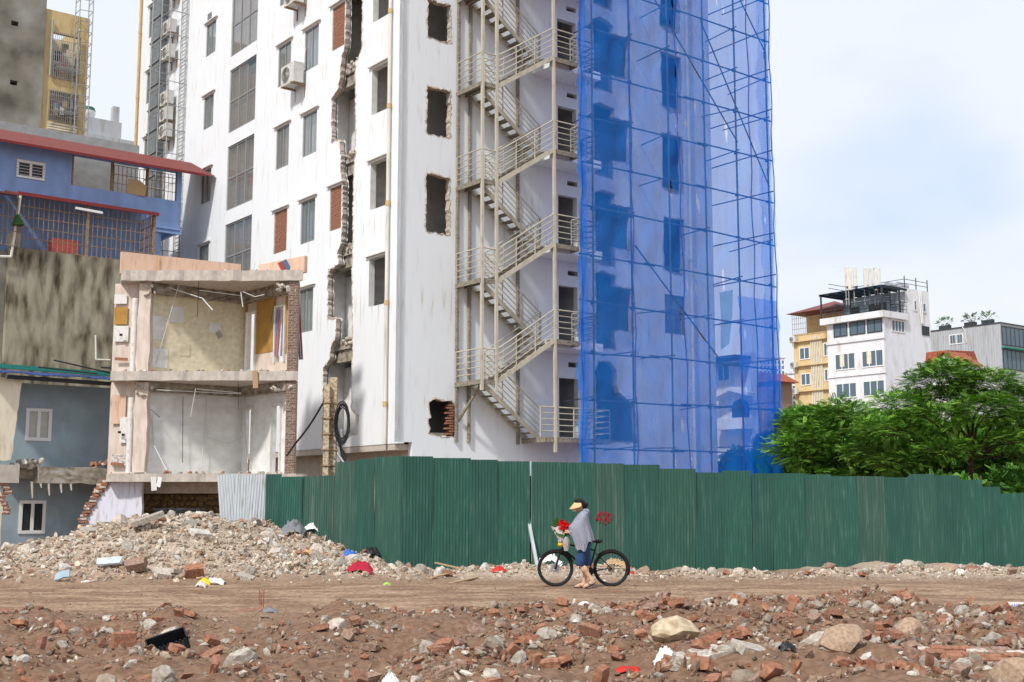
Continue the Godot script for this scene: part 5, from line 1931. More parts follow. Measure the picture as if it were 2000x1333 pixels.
func foliage(parent, blobs, count, size, tones, seed_, feather, called = "crown"):
	# twigs spread through a crown: blobs are [centre, radii], denser towards their skin
	var r = RandomNumberGenerator.new()
	r.seed = seed_
	var total = 0.0
	for b in blobs:
		total += b[1].x * b[1].y + b[1].y * b[1].z + b[1].x * b[1].z
	var mm = MultiMesh.new()
	mm.transform_format = MultiMesh.TRANSFORM_3D
	mm.use_colors = true
	mm.mesh = spray(feather)
	var list = []
	for b in blobs:
		var k = int(count * (b[1].x * b[1].y + b[1].y * b[1].z + b[1].x * b[1].z) / total)
		var lot = r.randf_range(0.75, 1.4)
		for i in k:
			var d = Vector3(r.randfn(), r.randfn(), r.randfn()).normalized()
			if d.y < -0.3 and r.randf() < 0.5:
				d.y = -d.y
			var p = b[0] + d * b[1] * pow(r.randf(), 0.28) * r.randf_range(0.85, 1.08)
			var out = (d + Vector3(0, 0.15 if feather else 0.3, 0) + Vector3(r.randfn(), r.randfn() * 0.5, r.randfn()) * 0.75)
			if feather:
				out.y *= 0.45
			var x = out.normalized()
			var z = x.cross(Vector3.UP + Vector3(r.randfn(), 0, r.randfn()) * 0.3).normalized()
			var y = z.cross(x)
			var s = size * r.randf_range(0.7, 1.35)
			list.append([Transform3D(Basis(x * s, y * s, z * s), p), tones[0].lerp(tones[1], clampf(r.randf() * 0.85 + r.randfn() * 0.12, 0.0, 1.0)) * lot])
	mm.instance_count = list.size()
	for i in list.size():
		mm.set_instance_transform(i, list[i][0])
		mm.set_instance_color(i, list[i][1])
	var o = MultiMeshInstance3D.new()
	o.multimesh = mm
	o.material_override = M.leaf
	o.name = called
	parent.add_child(o, true)
	return stuff(o)

func tree(called, label, where, trunk, blobs, count, size, tones, seed_, feather, group):
	var t = thing(called, label, "tree", where, 0.0, group)
	var r = RandomNumberGenerator.new()
	r.seed = seed_
	var fork = Vector3(r.randf_range(-0.2, 0.2), trunk[0], r.randf_range(-0.2, 0.2))
	var g = Geo.new()
	var p = Vector3(0, -0.3, 0)
	for i in 5:
		var q = Vector3.ZERO.lerp(fork, (i + 1) / 5.0) + Vector3(r.randf_range(-0.05, 0.05), 0, r.randf_range(-0.05, 0.05))
		g.tube(p, q, trunk[1] * (1.0 - i * 0.1), 9, trunk[1] * (0.9 - i * 0.1), false)
		p = q
	obj("trunk", g, M.bark, t)
	for b in blobs:
		g = Geo.new()
		var a = p
		var end = b[0] + Vector3(0, -b[1].y * 0.2, 0)
		var rad = trunk[1] * 0.34
		for i in 4:
			var f = (i + 1) / 4.0
			var q = p.lerp(end, f) + Vector3(r.randfn(), r.randfn(), r.randfn()) * 0.1 * (1.0 if i < 3 else 0.0) + Vector3.UP * sin(f * PI) * 0.15
			g.tube(a, q, rad, 6, rad * 0.72, false)
			rad *= 0.72
			a = q
		for k in 4:
			var d = Vector3(r.randfn(), absf(r.randfn()) * 0.4, r.randfn()).normalized() * b[1] * 0.85
			g.tube(end, b[0] + d, rad, 5, rad * 0.4, false)
		obj("limb", g, M.bark, t)
	foliage(t, blobs, count, size, tones, seed_ + 1, feather)
	return t

func make_trees():
	var g1 = [Color(0.070, 0.185, 0.026), Color(0.230, 0.410, 0.048)]
	var g2 = [Color(0.065, 0.180, 0.028), Color(0.210, 0.390, 0.046)]
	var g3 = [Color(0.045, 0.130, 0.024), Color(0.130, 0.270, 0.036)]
	var group = "trees behind the green fence"
	# spreading flame tree in flat layers
	var w = Vector3(15.9, 1.6, -43)
	var blobs = []
	var r = RandomNumberGenerator.new()
	r.seed = 31
	for q in [[-2.2, 5.2, 0.0, 1.1], [-0.9, 5.95, 0.3, 1.3], [0.6, 5.75, 0.5, 1.3], [1.9, 5.3, -0.2, 1.2], [-3.0, 4.2, 0.5, 1.1], [-1.5, 4.6, 1.1, 1.2], [0.2, 4.9, 1.2, 1.2], [1.7, 4.5, 0.9, 1.2], [2.9, 4.0, 0.0, 1.1], [-2.6, 3.1, 0.6, 1.0], [-1.2, 3.5, 1.4, 1.0], [2.4, 3.0, 0.8, 1.0], [-0.2, 5.4, -0.8, 1.4], [-1.9, 2.4, 0.2, 0.9], [1.0, 3.8, 1.5, 0.9], [-3.4, 3.5, -0.4, 0.9], [3.4, 4.9, 0.2, 1.0], [4.3, 4.3, 0.5, 1.1], [-0.6, 6.4, 0.0, 0.9], [3.6, 3.2, 0.4, 1.0]]:
		blobs.append([Vector3(q[0], q[1] - 0.1, q[2]), Vector3(q[3] * 1.05, q[3] * 0.42, q[3] * 1.0)])
	tree("flame_tree", "large spreading tree with flat layered feathery foliage and reddish brown trunk", Vector3(w.x, 0, w.z), [3.3, 0.2], blobs, 13000, 0.26, g1, 5, true, group)
	# feathery light tree beside the net
	w = Vector3(11.89, 1.6, -46)
	blobs = []
	for i in 22:
		blobs.append([Vector3(r.randf_range(-2.0, 2.0), r.randf_range(2.0, 4.9), r.randf_range(-1.3, 1.3)), Vector3(1.05, 0.6, 1.0) * r.randf_range(0.75, 1.15)])
	tree("feathery_tree", "light green feathery tree with thin forked stems beside the blue net", Vector3(w.x, 0, w.z), [1.9, 0.13], blobs, 9000, 0.25, g1, 8, true, group)
	# dense rounded trees behind
	for q in [[1585, 52, 5.2, 1.8, 11, "close beside the blue net"], [1690, 54, 5.3, 2.3, 12, "below the white house"], [1770, 48, 5.0, 2.3, 13, "tucked under the spreading layered tree"], [1640, 60, 5.9, 2.2, 14, "below the ochre house"], [1705, 47, 4.7, 2.1, 15, "between the feathery tree and spreading tree"], [1745, 53, 5.4, 2.2, 16, "in front of the white house corner"], [1850, 48, 5.2, 2.2, 17, "close behind the reddish trunk"], [1965, 47, 5.0, 2.2, 18, "behind the outer limbs of the spreading tree"]]:
		var x = (q[0] - 1000.0) / 2400.0 * q[1] * 0.9913
		blobs = []
		for i in 16:
			var d = Vector3(r.randfn(), r.randfn() * 0.8, r.randfn()).normalized() * pow(r.randf(), 0.4)
			blobs.append([Vector3(d.x * q[3] * 0.95, q[2] - 1.7 + d.y * 1.6, d.z * q[3] * 0.8), Vector3(0.95, 0.75, 0.95) * r.randf_range(0.8, 1.25)])
		tree("leafy_tree", "dense round leafed tree behind the green fence, " + q[5], Vector3(x, 0, -q[1]), [2.2, 0.16], blobs, 6500, 0.25, g2 if q[4] != 14 else g1, q[4], false, group)
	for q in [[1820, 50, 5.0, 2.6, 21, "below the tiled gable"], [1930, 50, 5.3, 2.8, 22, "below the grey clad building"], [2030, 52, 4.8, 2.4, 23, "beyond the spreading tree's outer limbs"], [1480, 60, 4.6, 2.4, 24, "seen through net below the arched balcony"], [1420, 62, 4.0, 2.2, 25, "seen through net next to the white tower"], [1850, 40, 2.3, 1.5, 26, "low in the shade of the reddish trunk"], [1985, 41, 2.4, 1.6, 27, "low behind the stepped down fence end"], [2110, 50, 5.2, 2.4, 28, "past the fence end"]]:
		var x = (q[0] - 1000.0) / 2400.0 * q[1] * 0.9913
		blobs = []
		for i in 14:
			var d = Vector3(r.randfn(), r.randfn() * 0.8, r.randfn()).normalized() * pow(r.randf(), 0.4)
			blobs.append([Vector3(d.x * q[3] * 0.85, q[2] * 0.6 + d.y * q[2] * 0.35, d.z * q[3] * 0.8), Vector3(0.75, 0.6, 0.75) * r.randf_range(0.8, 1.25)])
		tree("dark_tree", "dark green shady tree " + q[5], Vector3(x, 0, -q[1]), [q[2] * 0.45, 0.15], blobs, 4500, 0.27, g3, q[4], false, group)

# ---------------------------------------------------------------- air conditioners

func ac_unit(where, turn, scale_, label, group):
	# an outdoor unit: case, fan grille and feet; its front looks along local +z
	var t = thing("air_conditioner", label, "air conditioner", where, turn, group)
	t.scale = Vector3.ONE * scale_
	var g = Geo.new()
	g.span(Vector3(-0.42, 0.01, -0.16), Vector3(0.42, 0.63, -0.145))
	g.span(Vector3(-0.42, 0.01, -0.144), Vector3(-0.405, 0.63, 0.144))
	g.span(Vector3(0.405, 0.01, -0.144), Vector3(0.42, 0.63, 0.144))
	g.span(Vector3(-0.404, 0.01, -0.144), Vector3(0.404, 0.025, 0.144))
	g.span(Vector3(-0.404, 0.615, -0.144), Vector3(0.404, 0.63, 0.144))
	var ring = PackedVector2Array()
	for i in 20:
		ring.append(Vector2(-0.12 + 0.25 * cos(TAU * i / 20.0), 0.32 + 0.25 * sin(TAU * i / 20.0)))
	wall(g, g, Vector3(0, 0, 0.16), Vector3.RIGHT, Vector3.BACK, 0.015, rect(-0.42, 0.42, 0.01, 0.63), [ring])
	obj("case", g, M.ac_white, t)
	# the fan turns inside the open case
	g = Geo.new()
	g.tube(Vector3(-0.12, 0.32, 0.02), Vector3(-0.12, 0.32, 0.1), 0.05, 12)
	for k in 3:
		var a = TAU * k / 3.0
		g.beam(Vector3(-0.12 + 0.04 * cos(a), 0.32 + 0.04 * sin(a), 0.06), Vector3(-0.12 + 0.22 * cos(a), 0.32 + 0.22 * sin(a), 0.06), 0.13, 0.01, Vector3(0.4 * sin(a), -0.4 * cos(a), 1))
	var fan = obj("fan", g, M.galvanised, t)
	g = Geo.new()
	for k in 5:
		var rr = 0.06 + k * 0.045
		var pts = []
		for i in 21:
			pts.append(Vector3(-0.12 + rr * cos(TAU * i / 20.0), 0.32 + rr * sin(TAU * i / 20.0), 0.18))
		g.path(pts, 0.005, 4)
	obj("grille", g, M.ac_white, fan)
	for x in [-0.3, 0.3]:
		g = Geo.new()
		g.span(Vector3(x - 0.03, -0.04, -0.3), Vector3(x + 0.03, 0.012, 0.2))
		g.span(Vector3(x - 0.02, -0.4, -0.3), Vector3(x + 0.02, -0.042, -0.27))
		obj("bracket", g, M.rusty, t)
	return t

func make_air_conditioners():
	var bs = Basis(Vector3.UP, TURN)
	for y in [23.35, 22.15, 21.9 + 3.3, 19.95, 19.2, 18.4, 24.3 + 2.2]:
		ac_unit(CORNER + bs * Vector3(-0.32, y - 0.3, -19.6), TURN - PI / 2, 1.0, "air conditioner unit stacked inside the caged ladder on white tower", "air conditioners in the ladder cage")
	var big = ac_unit(CORNER + bs * Vector3(-0.34, 17.15, -7.2), TURN - PI / 2, 1.25, "lone white air conditioner hung under two windows of white tower", "")
	ac_unit(CORNER + bs * Vector3(-0.34, 20.3, -7.2), TURN - PI / 2, 1.1, "white air conditioner high on the tower above the lone one", "")
	var g = Geo.new()
	g.path([Vector3(0.35, 0.5, -0.2), Vector3(0.3, 1.1, -0.26), Vector3(-0.1, 1.6, -0.26)], 0.02, 5)
	obj("hose", g, M.pipe_white, big)

func make_fence():
	var t = thing("sheet_fence", "long green corrugated sheet fence with 420 sprayed on it in red", "fence")
	var r = RandomNumberGenerator.new()
	r.seed = 44
	# each sheet: left x, left z, right x, right z, top at left, top at right
	var list = [[-6.35, -31.9, -5.94, -31.69, 2.38, 2.34], [-5.93, -31.69, -5.33, -31.38, 2.29, 2.29], [-5.33, -31.38, -4.88, -31.14, 2.29, 2.3], [-4.88, -31.14, -4.42, -30.9, 2.3, 2.31], [-4.4, -30.75, -3.83, -30.13, 2.61, 2.65], [-3.83, -30.13, -3.27, -29.5, 2.65, 2.69], [-3.27, -29.5, -2.59, -28.7, 2.69, 2.73], [-2.59, -28.7, -1.88, -28.82, 2.72, 2.68], [-1.88, -28.82, -1, -28.96, 2.68, 2.65], [-1, -28.96, -0.37, -29.07, 2.65, 2.61], [-0.37, -29.07, 0.39, -29.19, 2.61, 2.59], [0.46, -29.2, 1.16, -29.32, 2.58, 2.59], [1.16, -29.32, 1.93, -29.44, 2.59, 2.57], [1.93, -29.44, 2.64, -29.55, 2.57, 2.55], [2.64, -29.55, 3.53, -29.69, 2.56, 2.51], [3.53, -29.69, 4.4, -29.83, 2.45, 2.43], [4.4, -29.83, 5.1, -29.94, 2.36, 2.35], [5.1, -29.94, 5.78, -30.04, 2.41, 2.39], [5.83, -30.05, 6.33, -30.13, 2.33, 2.34], [6.33, -30.13, 7.12, -30.25, 2.35, 2.33], [7.12, -30.25, 7.82, -30.35, 2.33, 2.3], [7.82, -30.35, 8.48, -30.45, 2.28, 2.27], [8.48, -30.45, 9.19, -30.56, 2.27, 2.28], [9.19, -30.56, 9.85, -30.66, 2.26, 2.24], [9.86, -30.66, 10.5, -30.75, 2.35, 2.32], [10.5, -30.75, 11.13, -30.85, 2.32, 2.29], [11.13, -30.85, 11.73, -30.93, 2.21, 2.19], [11.73, -30.93, 12.21, -31.01, 2.03, 2.02], [12.21, -31.01, 12.75, -31.08, 1.86, 1.87], [12.75, -31.08, 13.55, -31.2, 1.89, 1.87], [13.55, -31.2, 14.37, -31.32, 1.88, 1.85], [14.37, -31.32, 15.35, -31.45, 1.85, 1.83]]
	var greens = [M.green_a, M.green_b, M.green_c, M.green_a, M.green_b, M.green_d]
	var i = 0
	for q in list:
		var a = Vector3(q[0], 0, q[1])
		var b = Vector3(q[2], 0, q[3])
		var w = a.distance_to(b) + 0.03
		var lean = r.randf_range(-0.02, 0.03)
		var wav = r.randf_range(0, 6)
		var limp = 0.018
		if i in [12, 13]:
			lean = 0.0
			limp = 0.0
		var bend = func(x, y): return lean * (y - 1.2) + limp * sin(y * 1.7 + wav) * sin(x * 4.0 + wav) + (0.012 if i % 2 else 0.0)
		var g = corrugated(w, (q[4] + q[5]) / 2 + 0.15, 0.074, 0.016, bend)
		var m = greens[(i * 7 + i / 3) % 6]
		if i in [2, 3]:
			m = M.green_d
		var o = obj("sheet", g, m, t)
		var x = (b - a).normalized()
		o.transform = Transform3D(Basis(x, Vector3.UP, x.cross(Vector3.UP)), a + Vector3(0, -0.15, 0))
		i += 1
	# posts and rails on the far side
	for q in [[-6.35, -32.01, 2.32], [-4.4, -30.85, 2.29], [-1, -29.08, 2.25], [0.43, -29.32, 2.26], [1.93, -29.56, 2.27], [3.54, -29.81, 2.27], [5.82, -30.17, 2.28], [7.85, -30.47, 2.29], [9.89, -30.78, 2.29], [11.78, -31.05, 2.3]]:
		var g = Geo.new()
		g.tube(Vector3(q[0], -0.2, q[1]), Vector3(q[0], q[2], q[1]), 0.03, 6)
		obj("post", g, M.post_brown, t)
	# 420 in red spray
	var gf = Geo.new()
	for s in [[Vector3(2.09, 1.42, -29.43), Vector3(2.03, 1.31, -29.42), Vector3(1.98, 1.24, -29.41), Vector3(2.06, 1.23, -29.43), Vector3(2.14, 1.26, -29.44)], [Vector3(2.11, 1.42, -29.43), Vector3(2.09, 1.3, -29.43), Vector3(2.07, 1.16, -29.43)], [Vector3(2.16, 1.35, -29.44), Vector3(2.2, 1.41, -29.45), Vector3(2.24, 1.37, -29.45), Vector3(2.21, 1.27, -29.45), Vector3(2.16, 1.19, -29.44), Vector3(2.17, 1.15, -29.44), Vector3(2.23, 1.14, -29.45)], [Vector3(2.28, 1.38, -29.46), Vector3(2.25, 1.27, -29.46), Vector3(2.27, 1.18, -29.46), Vector3(2.31, 1.17, -29.47), Vector3(2.34, 1.26, -29.47), Vector3(2.33, 1.36, -29.47), Vector3(2.28, 1.38, -29.46)]]:
		for k in s.size() - 1:
			gf.beam(s[k], s[k + 1], 0.034, 0.004, Vector3.BACK)
	obj("sprayed_number", gf, M.paint_red, t)
	for q in [Vector3(1.62, 2.17, -29.45), Vector3(2.04, 2.15, -29.45)]:
		plate(t, "hole_plate", M.bag_blue, q, Vector3(0.05, 0.1, 0.01))  # flat blue plates stand in for small holes showing blue behind
	# a bright pale sheet edge showing between sheets
	for q in [[Vector3(0.43, 1.99, -29.6), 1.25, 0.06], [Vector3(-1.87, 1.42, -28.9), 2.0, 0.05], [Vector3(-3.26, 1.42, -29.6), 1.8, 0.03]]:
		plate(t, "sheet_edge", M.sheet_grey, q[0], Vector3(q[2], q[1], 0.03))
	# grey sheets at the house end
	var gs = thing("grey_sheet_fence", "slanting pale grey corrugated sheets nailed to a rail beside the green fence", "fence")
	for k in 4:
		var o = obj("sheet", corrugated([0.5, 0.42, 0.42, 0.38][k], 1.55, 0.074, 0.014), M.sheet_grey, gs)
		o.position = [Vector3(-7.58, 0.8, -32.4), Vector3(-7.25, 0.81, -32.3), Vector3(-6.92, 0.81, -32.2), Vector3(-6.59, 0.81, -32.1)][k]
		o.rotation.z = [0.10, -0.02, -0.06, -0.04][k]
	for q in [Vector3(-7.01, 1.14, -32.1)]:
		plate(gs, "rail", M.galvanised, q, Vector3(1.6, 0.07, 0.05), Vector3(0, 0, -0.01))
	# a white prop leaning against the fence
	var pg = Geo.new()
	pg.beam(Vector3(0.37, 1.32, -29.3), Vector3(0.59, 0.12, -28.7), 0.07, 0.05)
	tag(obj("leaning_prop", pg, M.sheet_grey), "pale metal bar leaning against the green fence by its dark post", "bar")

func make_pole():
	var z = -32.5
	for q in [[Vector3(-4.84, 2.35, -33.2), 5, 0.10, "square concrete power pole with coiled cables beside the broken wall"], [Vector3(-4.98, 2.34, -33), 4.79, 0.075, "slim weathered concrete pole with iron steps beside a thicker pole"]]:
		var t = thing("utility_pole", q[3], "pole", Vector3(q[0].x, 0, q[0].z))
		var g = Geo.new()
		g.beam(Vector3(0, -0.3, 0), Vector3(0, q[1], 0), q[2] * 2, q[2] * 1.8, Vector3.BACK)
		obj("shaft", g, M.cream_stone, t)
		for k in 6:
			g = Geo.new()
			g.box(Vector3(0, 2.2 + k * 0.42, 0), Vector3(q[2] * 2.0 + 0.09, 0.035, q[2] * 1.8 + 0.06))
			obj("iron_band", g, M.rusty, t)
		if q[2] > 0.09:
			for k in 9:
				g = Geo.new()
				var pts = []
				for i in 17:
					var a = TAU * i / 16.0
					pts.append(Vector3(0.28 + (0.17 + 0.012 * k) * cos(a) * 0.8, 3.75 + (0.42 + 0.02 * k) * sin(a) + 0.04 * sin(k * 2.0), 0.16 + 0.012 * k))
				g.path(pts, 0.012, 5)
				obj("cable_coil", g, M.cable, t)
			for k in 5:
				g = Geo.new()
				g.path([Vector3(0.14, 3.6 - k * 0.1, 0.1), Vector3(0.25 + 0.04 * k, 2.9, 0.12), Vector3(0.2, 1.9, 0.1)], 0.014, 5)
				obj("cable", g, M.cable, t)
			g = Geo.new()
			g.span(Vector3(0.13, 2.2, -0.05), Vector3(0.27, 3.6, 0.1))
			obj("conduit_box", g, M.galvanised, t)
			g = Geo.new()
			g.tube(Vector3(0.15, 2.95, 0.1), Vector3(0.68, 2.2, 0.3), 0.035, 6)
			obj("strut", g, M.galvanised, t)
	var c = Geo.new()
	var a = Vector3(-6.18, 3.28, -35)
	var b = Vector3(-5.06, 4.38, -33.1)
	var pts = []
	for i in 13:
		var f = i / 12.0
		pts.append(a.lerp(b, f) - Vector3.UP * sin(f * PI) * 0.08)
	pts.insert(0, Vector3(-6.61, 3.01, -36.2))
	c.path(pts, 0.03, 6)
	tag(obj("black_cable", c, M.cable), "thick black cable hanging from the concrete pole to gutted house", "cable")

func skin_mesh(geo, bones, cell, k):
	# joins tapered capsules with a smooth minimum and meshes the field as surface nets
	var lo = Vector3.INF
	var hi = -Vector3.INF
	for b in bones:
		var m = maxf(b[2], b[3]) + cell * 3.0
		for p in [b[0], b[1]]:
			lo = lo.min(p - Vector3.ONE * m)
			hi = hi.max(p + Vector3.ONE * m)
	var n = Vector3i(((hi - lo) / cell).ceil()) + Vector3i.ONE
	var f = PackedFloat32Array()
	f.resize(n.x * n.y * n.z)
	f.fill(1.0)
	for b in bones:
		var m = maxf(b[2], b[3]) + k + cell * 2.0
		var i0 = Vector3i(((b[0].min(b[1]) - Vector3.ONE * m - lo) / cell).floor()).max(Vector3i.ZERO)
		var i1 = Vector3i(((b[0].max(b[1]) + Vector3.ONE * m - lo) / cell).ceil()).min(n - Vector3i.ONE)
		var ba = b[1] - b[0]
		var bb = maxf(ba.length_squared(), 1e-8)
		for z in range(i0.z, i1.z + 1):
			for y in range(i0.y, i1.y + 1):
				for x in range(i0.x, i1.x + 1):
					var p = lo + Vector3(x, y, z) * cell - b[0]
					var h = clampf(p.dot(ba) / bb, 0.0, 1.0)
					var d = (p - ba * h).length() - lerpf(b[2], b[3], h)
					var at = x + n.x * (y + n.y * z)
					var o = f[at]
					var w = maxf(k - absf(o - d), 0.0) / k
					f[at] = minf(o, d) - w * w * k * 0.25
	var vert = {}
	var grad = {}
	var sy = n.x
	var sz = n.x * n.y
	for z in n.z - 1:
		for y in n.y - 1:
			for x in n.x - 1:
				var at = x + sy * y + sz * z
				var c = [f[at], f[at + 1], f[at + sy], f[at + sy + 1], f[at + sz], f[at + sz + 1], f[at + sz + sy], f[at + sz + sy + 1]]
				var neg = 0
				for q in c:
					if q < 0.0:
						neg += 1
				if neg == 0 or neg == 8:
					continue
				var sum = Vector3.ZERO
				var cnt = 0
				for e in [[0, 1], [2, 3], [4, 5], [6, 7], [0, 2], [1, 3], [4, 6], [5, 7], [0, 4], [1, 5], [2, 6], [3, 7]]:
					var a = c[e[0]]
					var b = c[e[1]]
					if (a < 0.0) != (b < 0.0):
						var t = a / (a - b)
						var pa = Vector3(e[0] & 1, (e[0] >> 1) & 1, e[0] >> 2)
						var pb = Vector3(e[1] & 1, (e[1] >> 1) & 1, e[1] >> 2)
						sum += pa.lerp(pb, t)
						cnt += 1
				vert[at] = lo + (Vector3(x, y, z) + sum / cnt) * cell
				grad[at] = Vector3(c[1] + c[3] + c[5] + c[7] - c[0] - c[2] - c[4] - c[6], c[2] + c[3] + c[6] + c[7] - c[0] - c[1] - c[4] - c[5], c[4] + c[5] + c[6] + c[7] - c[0] - c[1] - c[2] - c[3]).normalized()
	for at in vert:
		for ax in [[1, sy, sz], [sy, sz, 1], [sz, 1, sy]]:
			var inside = f[at] < 0.0
			if inside == (f[at + ax[0]] < 0.0):
				continue
			var q = [at, at - ax[1], at - ax[1] - ax[2], at - ax[2]]
			if not (vert.has(q[1]) and vert.has(q[2]) and vert.has(q[3])):
				continue
			for tr in [[0, 1, 2], [0, 2, 3]]:
				var a = q[tr[0]]
				var b = q[tr[1]]
				var d = q[tr[2]]
				if (vert[d] - vert[a]).cross(vert[b] - vert[a]).dot(grad[a] + grad[b] + grad[d]) < 0.0:
					var s = b
					b = d
					d = s
				for i in [a, b, d]:
					geo.put(vert[i], grad[i])

func hand_bones(w, dir, up, side):
	# palm, four fingers of unequal length curled downwards and a thumb from the side of the palm
	var b = []
	var palm = w + dir * 0.045
	b.append([w, palm, 0.024, 0.027])
	b.append([palm + side * 0.02, palm - side * 0.02, 0.02, 0.02])
	for i in 4:
		var root = w + dir * 0.075 + side * (0.03 - i * 0.02)
		var l = [0.032, 0.036, 0.034, 0.026][i]
		var p1 = root + dir * l - up * 0.006
		var p2 = p1 + (dir * 0.35 - up * 0.94) * l * 0.85
		var p3 = p2 + (-dir * 0.6 - up * 0.8) * l * 0.7
		b.append([w + dir * 0.05 + side * (0.024 - i * 0.016), root, 0.011, 0.0095])
		b.append([root, p1, 0.0095, 0.0088])
		b.append([p1, p2, 0.0088, 0.008])
		b.append([p2, p3, 0.008, 0.007])
	var th = w + dir * 0.025 + side * 0.028
	var t1 = th + dir * 0.03 + side * 0.022 - up * 0.01
	var t2 = t1 + dir * 0.022 - up * 0.018
	b.append([w + dir * 0.015 + side * 0.01, th, 0.013, 0.012])
	b.append([th, t1, 0.0115, 0.0095])
	b.append([t1, t2, 0.0095, 0.008])
	return b

func make_person():
	var V = func(x, y, z): return Vector3(x, y, z)
	var t = thing("person", "person in speckled grey poncho, straw visor and mask wheeling a bicycle", "person", Vector3(1.345, 0.0, -24.0))
	var g = Geo.new()
	var bones = [
		[V.call(0.04, 0.86, 0.05), V.call(0.04, 0.86, -0.05), 0.115, 0.115],
		[V.call(0.03, 0.88, 0.03), V.call(0.015, 1.22, 0.0), 0.105, 0.10],
		[V.call(0.025, 1.33, 0.11), V.call(0.025, 1.33, -0.11), 0.055, 0.055],
		[V.call(0.015, 1.25, 0), V.call(0.02, 1.42, 0), 0.09, 0.05],
		[V.call(0.02, 1.40, 0), V.call(-0.02, 1.49, 0), 0.05, 0.05],
		# lifted leg
		[V.call(0.05, 0.84, 0.08), V.call(-0.06, 0.50, 0.08), 0.088, 0.058],
		[V.call(-0.06, 0.50, 0.08), V.call(0.04, 0.36, 0.08), 0.056, 0.055],
		[V.call(0.04, 0.36, 0.08), V.call(0.185, 0.155, 0.08), 0.053, 0.034],
		[V.call(0.185, 0.155, 0.08), V.call(0.205, 0.105, 0.08), 0.034, 0.032],
		[V.call(0.20, 0.105, 0.08), V.call(0.09, 0.05, 0.082), 0.03, 0.033],
		[V.call(0.09, 0.05, 0.09), V.call(0.035, 0.03, 0.09), 0.032, 0.021],
		# planted leg
		[V.call(0.06, 0.84, -0.08), V.call(0.085, 0.47, -0.07), 0.088, 0.058],
		[V.call(0.085, 0.47, -0.07), V.call(0.075, 0.32, -0.07), 0.056, 0.055],
		[V.call(0.075, 0.32, -0.07), V.call(0.04, 0.085, -0.06), 0.053, 0.034],
		[V.call(0.055, 0.05, -0.06), V.call(-0.04, 0.038, -0.06), 0.034, 0.034],
		[V.call(-0.04, 0.038, -0.055), V.call(-0.115, 0.03, -0.05), 0.033, 0.02],
		# arms
		[V.call(0.035, 1.32, 0.14), V.call(-0.03, 1.10, 0.16), 0.045, 0.038],
		[V.call(-0.03, 1.10, 0.16), V.call(-0.235, 1.055, 0.03), 0.038, 0.026],
		[V.call(0.035, 1.32, -0.14), V.call(-0.06, 1.12, -0.19), 0.045, 0.038],
		[V.call(-0.06, 1.12, -0.19), V.call(-0.25, 1.07, -0.36), 0.038, 0.026],
	]
	skin_mesh(g, bones, 0.013, 0.045)
	# toes
	for s in [[V.call(0.035, 0.03, 0.09), 0.05], [V.call(-0.115, 0.03, -0.05), 0.0]]:
		for i in 5:
			var p = s[0] + Vector3(0.01 * absf(i - 1.0), -0.004, -0.028 + i * 0.014)
			g.ball(p + Vector3(-0.02, -0.004 - s[1] * 0.1, 0), 0.0105 - i * 0.0008, 5, 8)
	# head, looking ahead and down
	var c = V.call(-0.05, 1.575, 0)
	var hb = [[c + Vector3(0.02, 0.02, 0), c + Vector3(-0.01, 0.02, 0), 0.092, 0.09], [c + Vector3(-0.025, -0.03, 0), c + Vector3(-0.055, -0.085, 0), 0.068, 0.042], [c + Vector3(0.03, -0.06, 0), c + Vector3(0.045, -0.12, 0), 0.055, 0.05],
		[c + Vector3(-0.095, 0.0, 0), c + Vector3(-0.115, -0.035, 0), 0.012, 0.017], [c + Vector3(0.012, 0.0, 0.085), c + Vector3(0.008, -0.04, 0.082), 0.014, 0.011], [c + Vector3(0.012, 0.0, -0.085), c + Vector3(0.008, -0.04, -0.082), 0.014, 0.011],
		[c + Vector3(-0.09, -0.068, 0.018), c + Vector3(-0.09, -0.068, -0.018), 0.01, 0.01]]
	skin_mesh(g, hb, 0.007, 0.025)
	skin_mesh(g, hand_bones(V.call(-0.235, 1.055, 0.03), Vector3(-0.97, -0.05, -0.25).normalized(), Vector3.UP, Vector3(0.25, 0, -0.97).normalized()), 0.004, 0.008)
	skin_mesh(g, hand_bones(V.call(-0.25, 1.07, -0.36), Vector3(-0.97, -0.05, -0.2).normalized(), Vector3.UP, Vector3(-0.2, 0, 0.97).normalized()), 0.004, 0.008)
	obj("body", g, M.skin, t)
	for s in [-1.0, 1.0]:
		g = Geo.new()
		g.ball(c + Vector3(-0.082, 0.0, 0.032 * s), 0.011, 6, 8)
		obj("eye", g, M.black, t)
	# hair with a low bun
	g = Geo.new()
	skin_mesh(g, [[c + Vector3(0.035, 0.035, 0), c + Vector3(0.0, 0.05, 0), 0.092, 0.088], [c + Vector3(0.07, 0.0, 0), c + Vector3(0.075, -0.05, 0), 0.06, 0.045]], 0.009, 0.03)
	skin_mesh(g, [[c + Vector3(0.135, 0.02, 0), c + Vector3(0.13, -0.02, 0.0), 0.042, 0.04], [c + Vector3(0.10, 0.0, 0), c + Vector3(0.13, 0, 0), 0.03, 0.03]], 0.009, 0.02)
	obj("hair", g, M.hair, t)
	# visor: dark band and straw peak
	var band = []
	for j in 4:
		var line = []
		for i in 33:
			var a = TAU * i / 32.0
			line.append(c + Vector3(0.012 + 0.104 * cos(a), 0.02 + j * 0.024 + 0.024 * cos(a) * -1.0 - 0.002 * j, 0.100 * sin(a)))
		band.append(line)
	g = Geo.new()
	g.grid(band)
	var vb = obj("visor_band", g, M.black, t)
	var peak = []
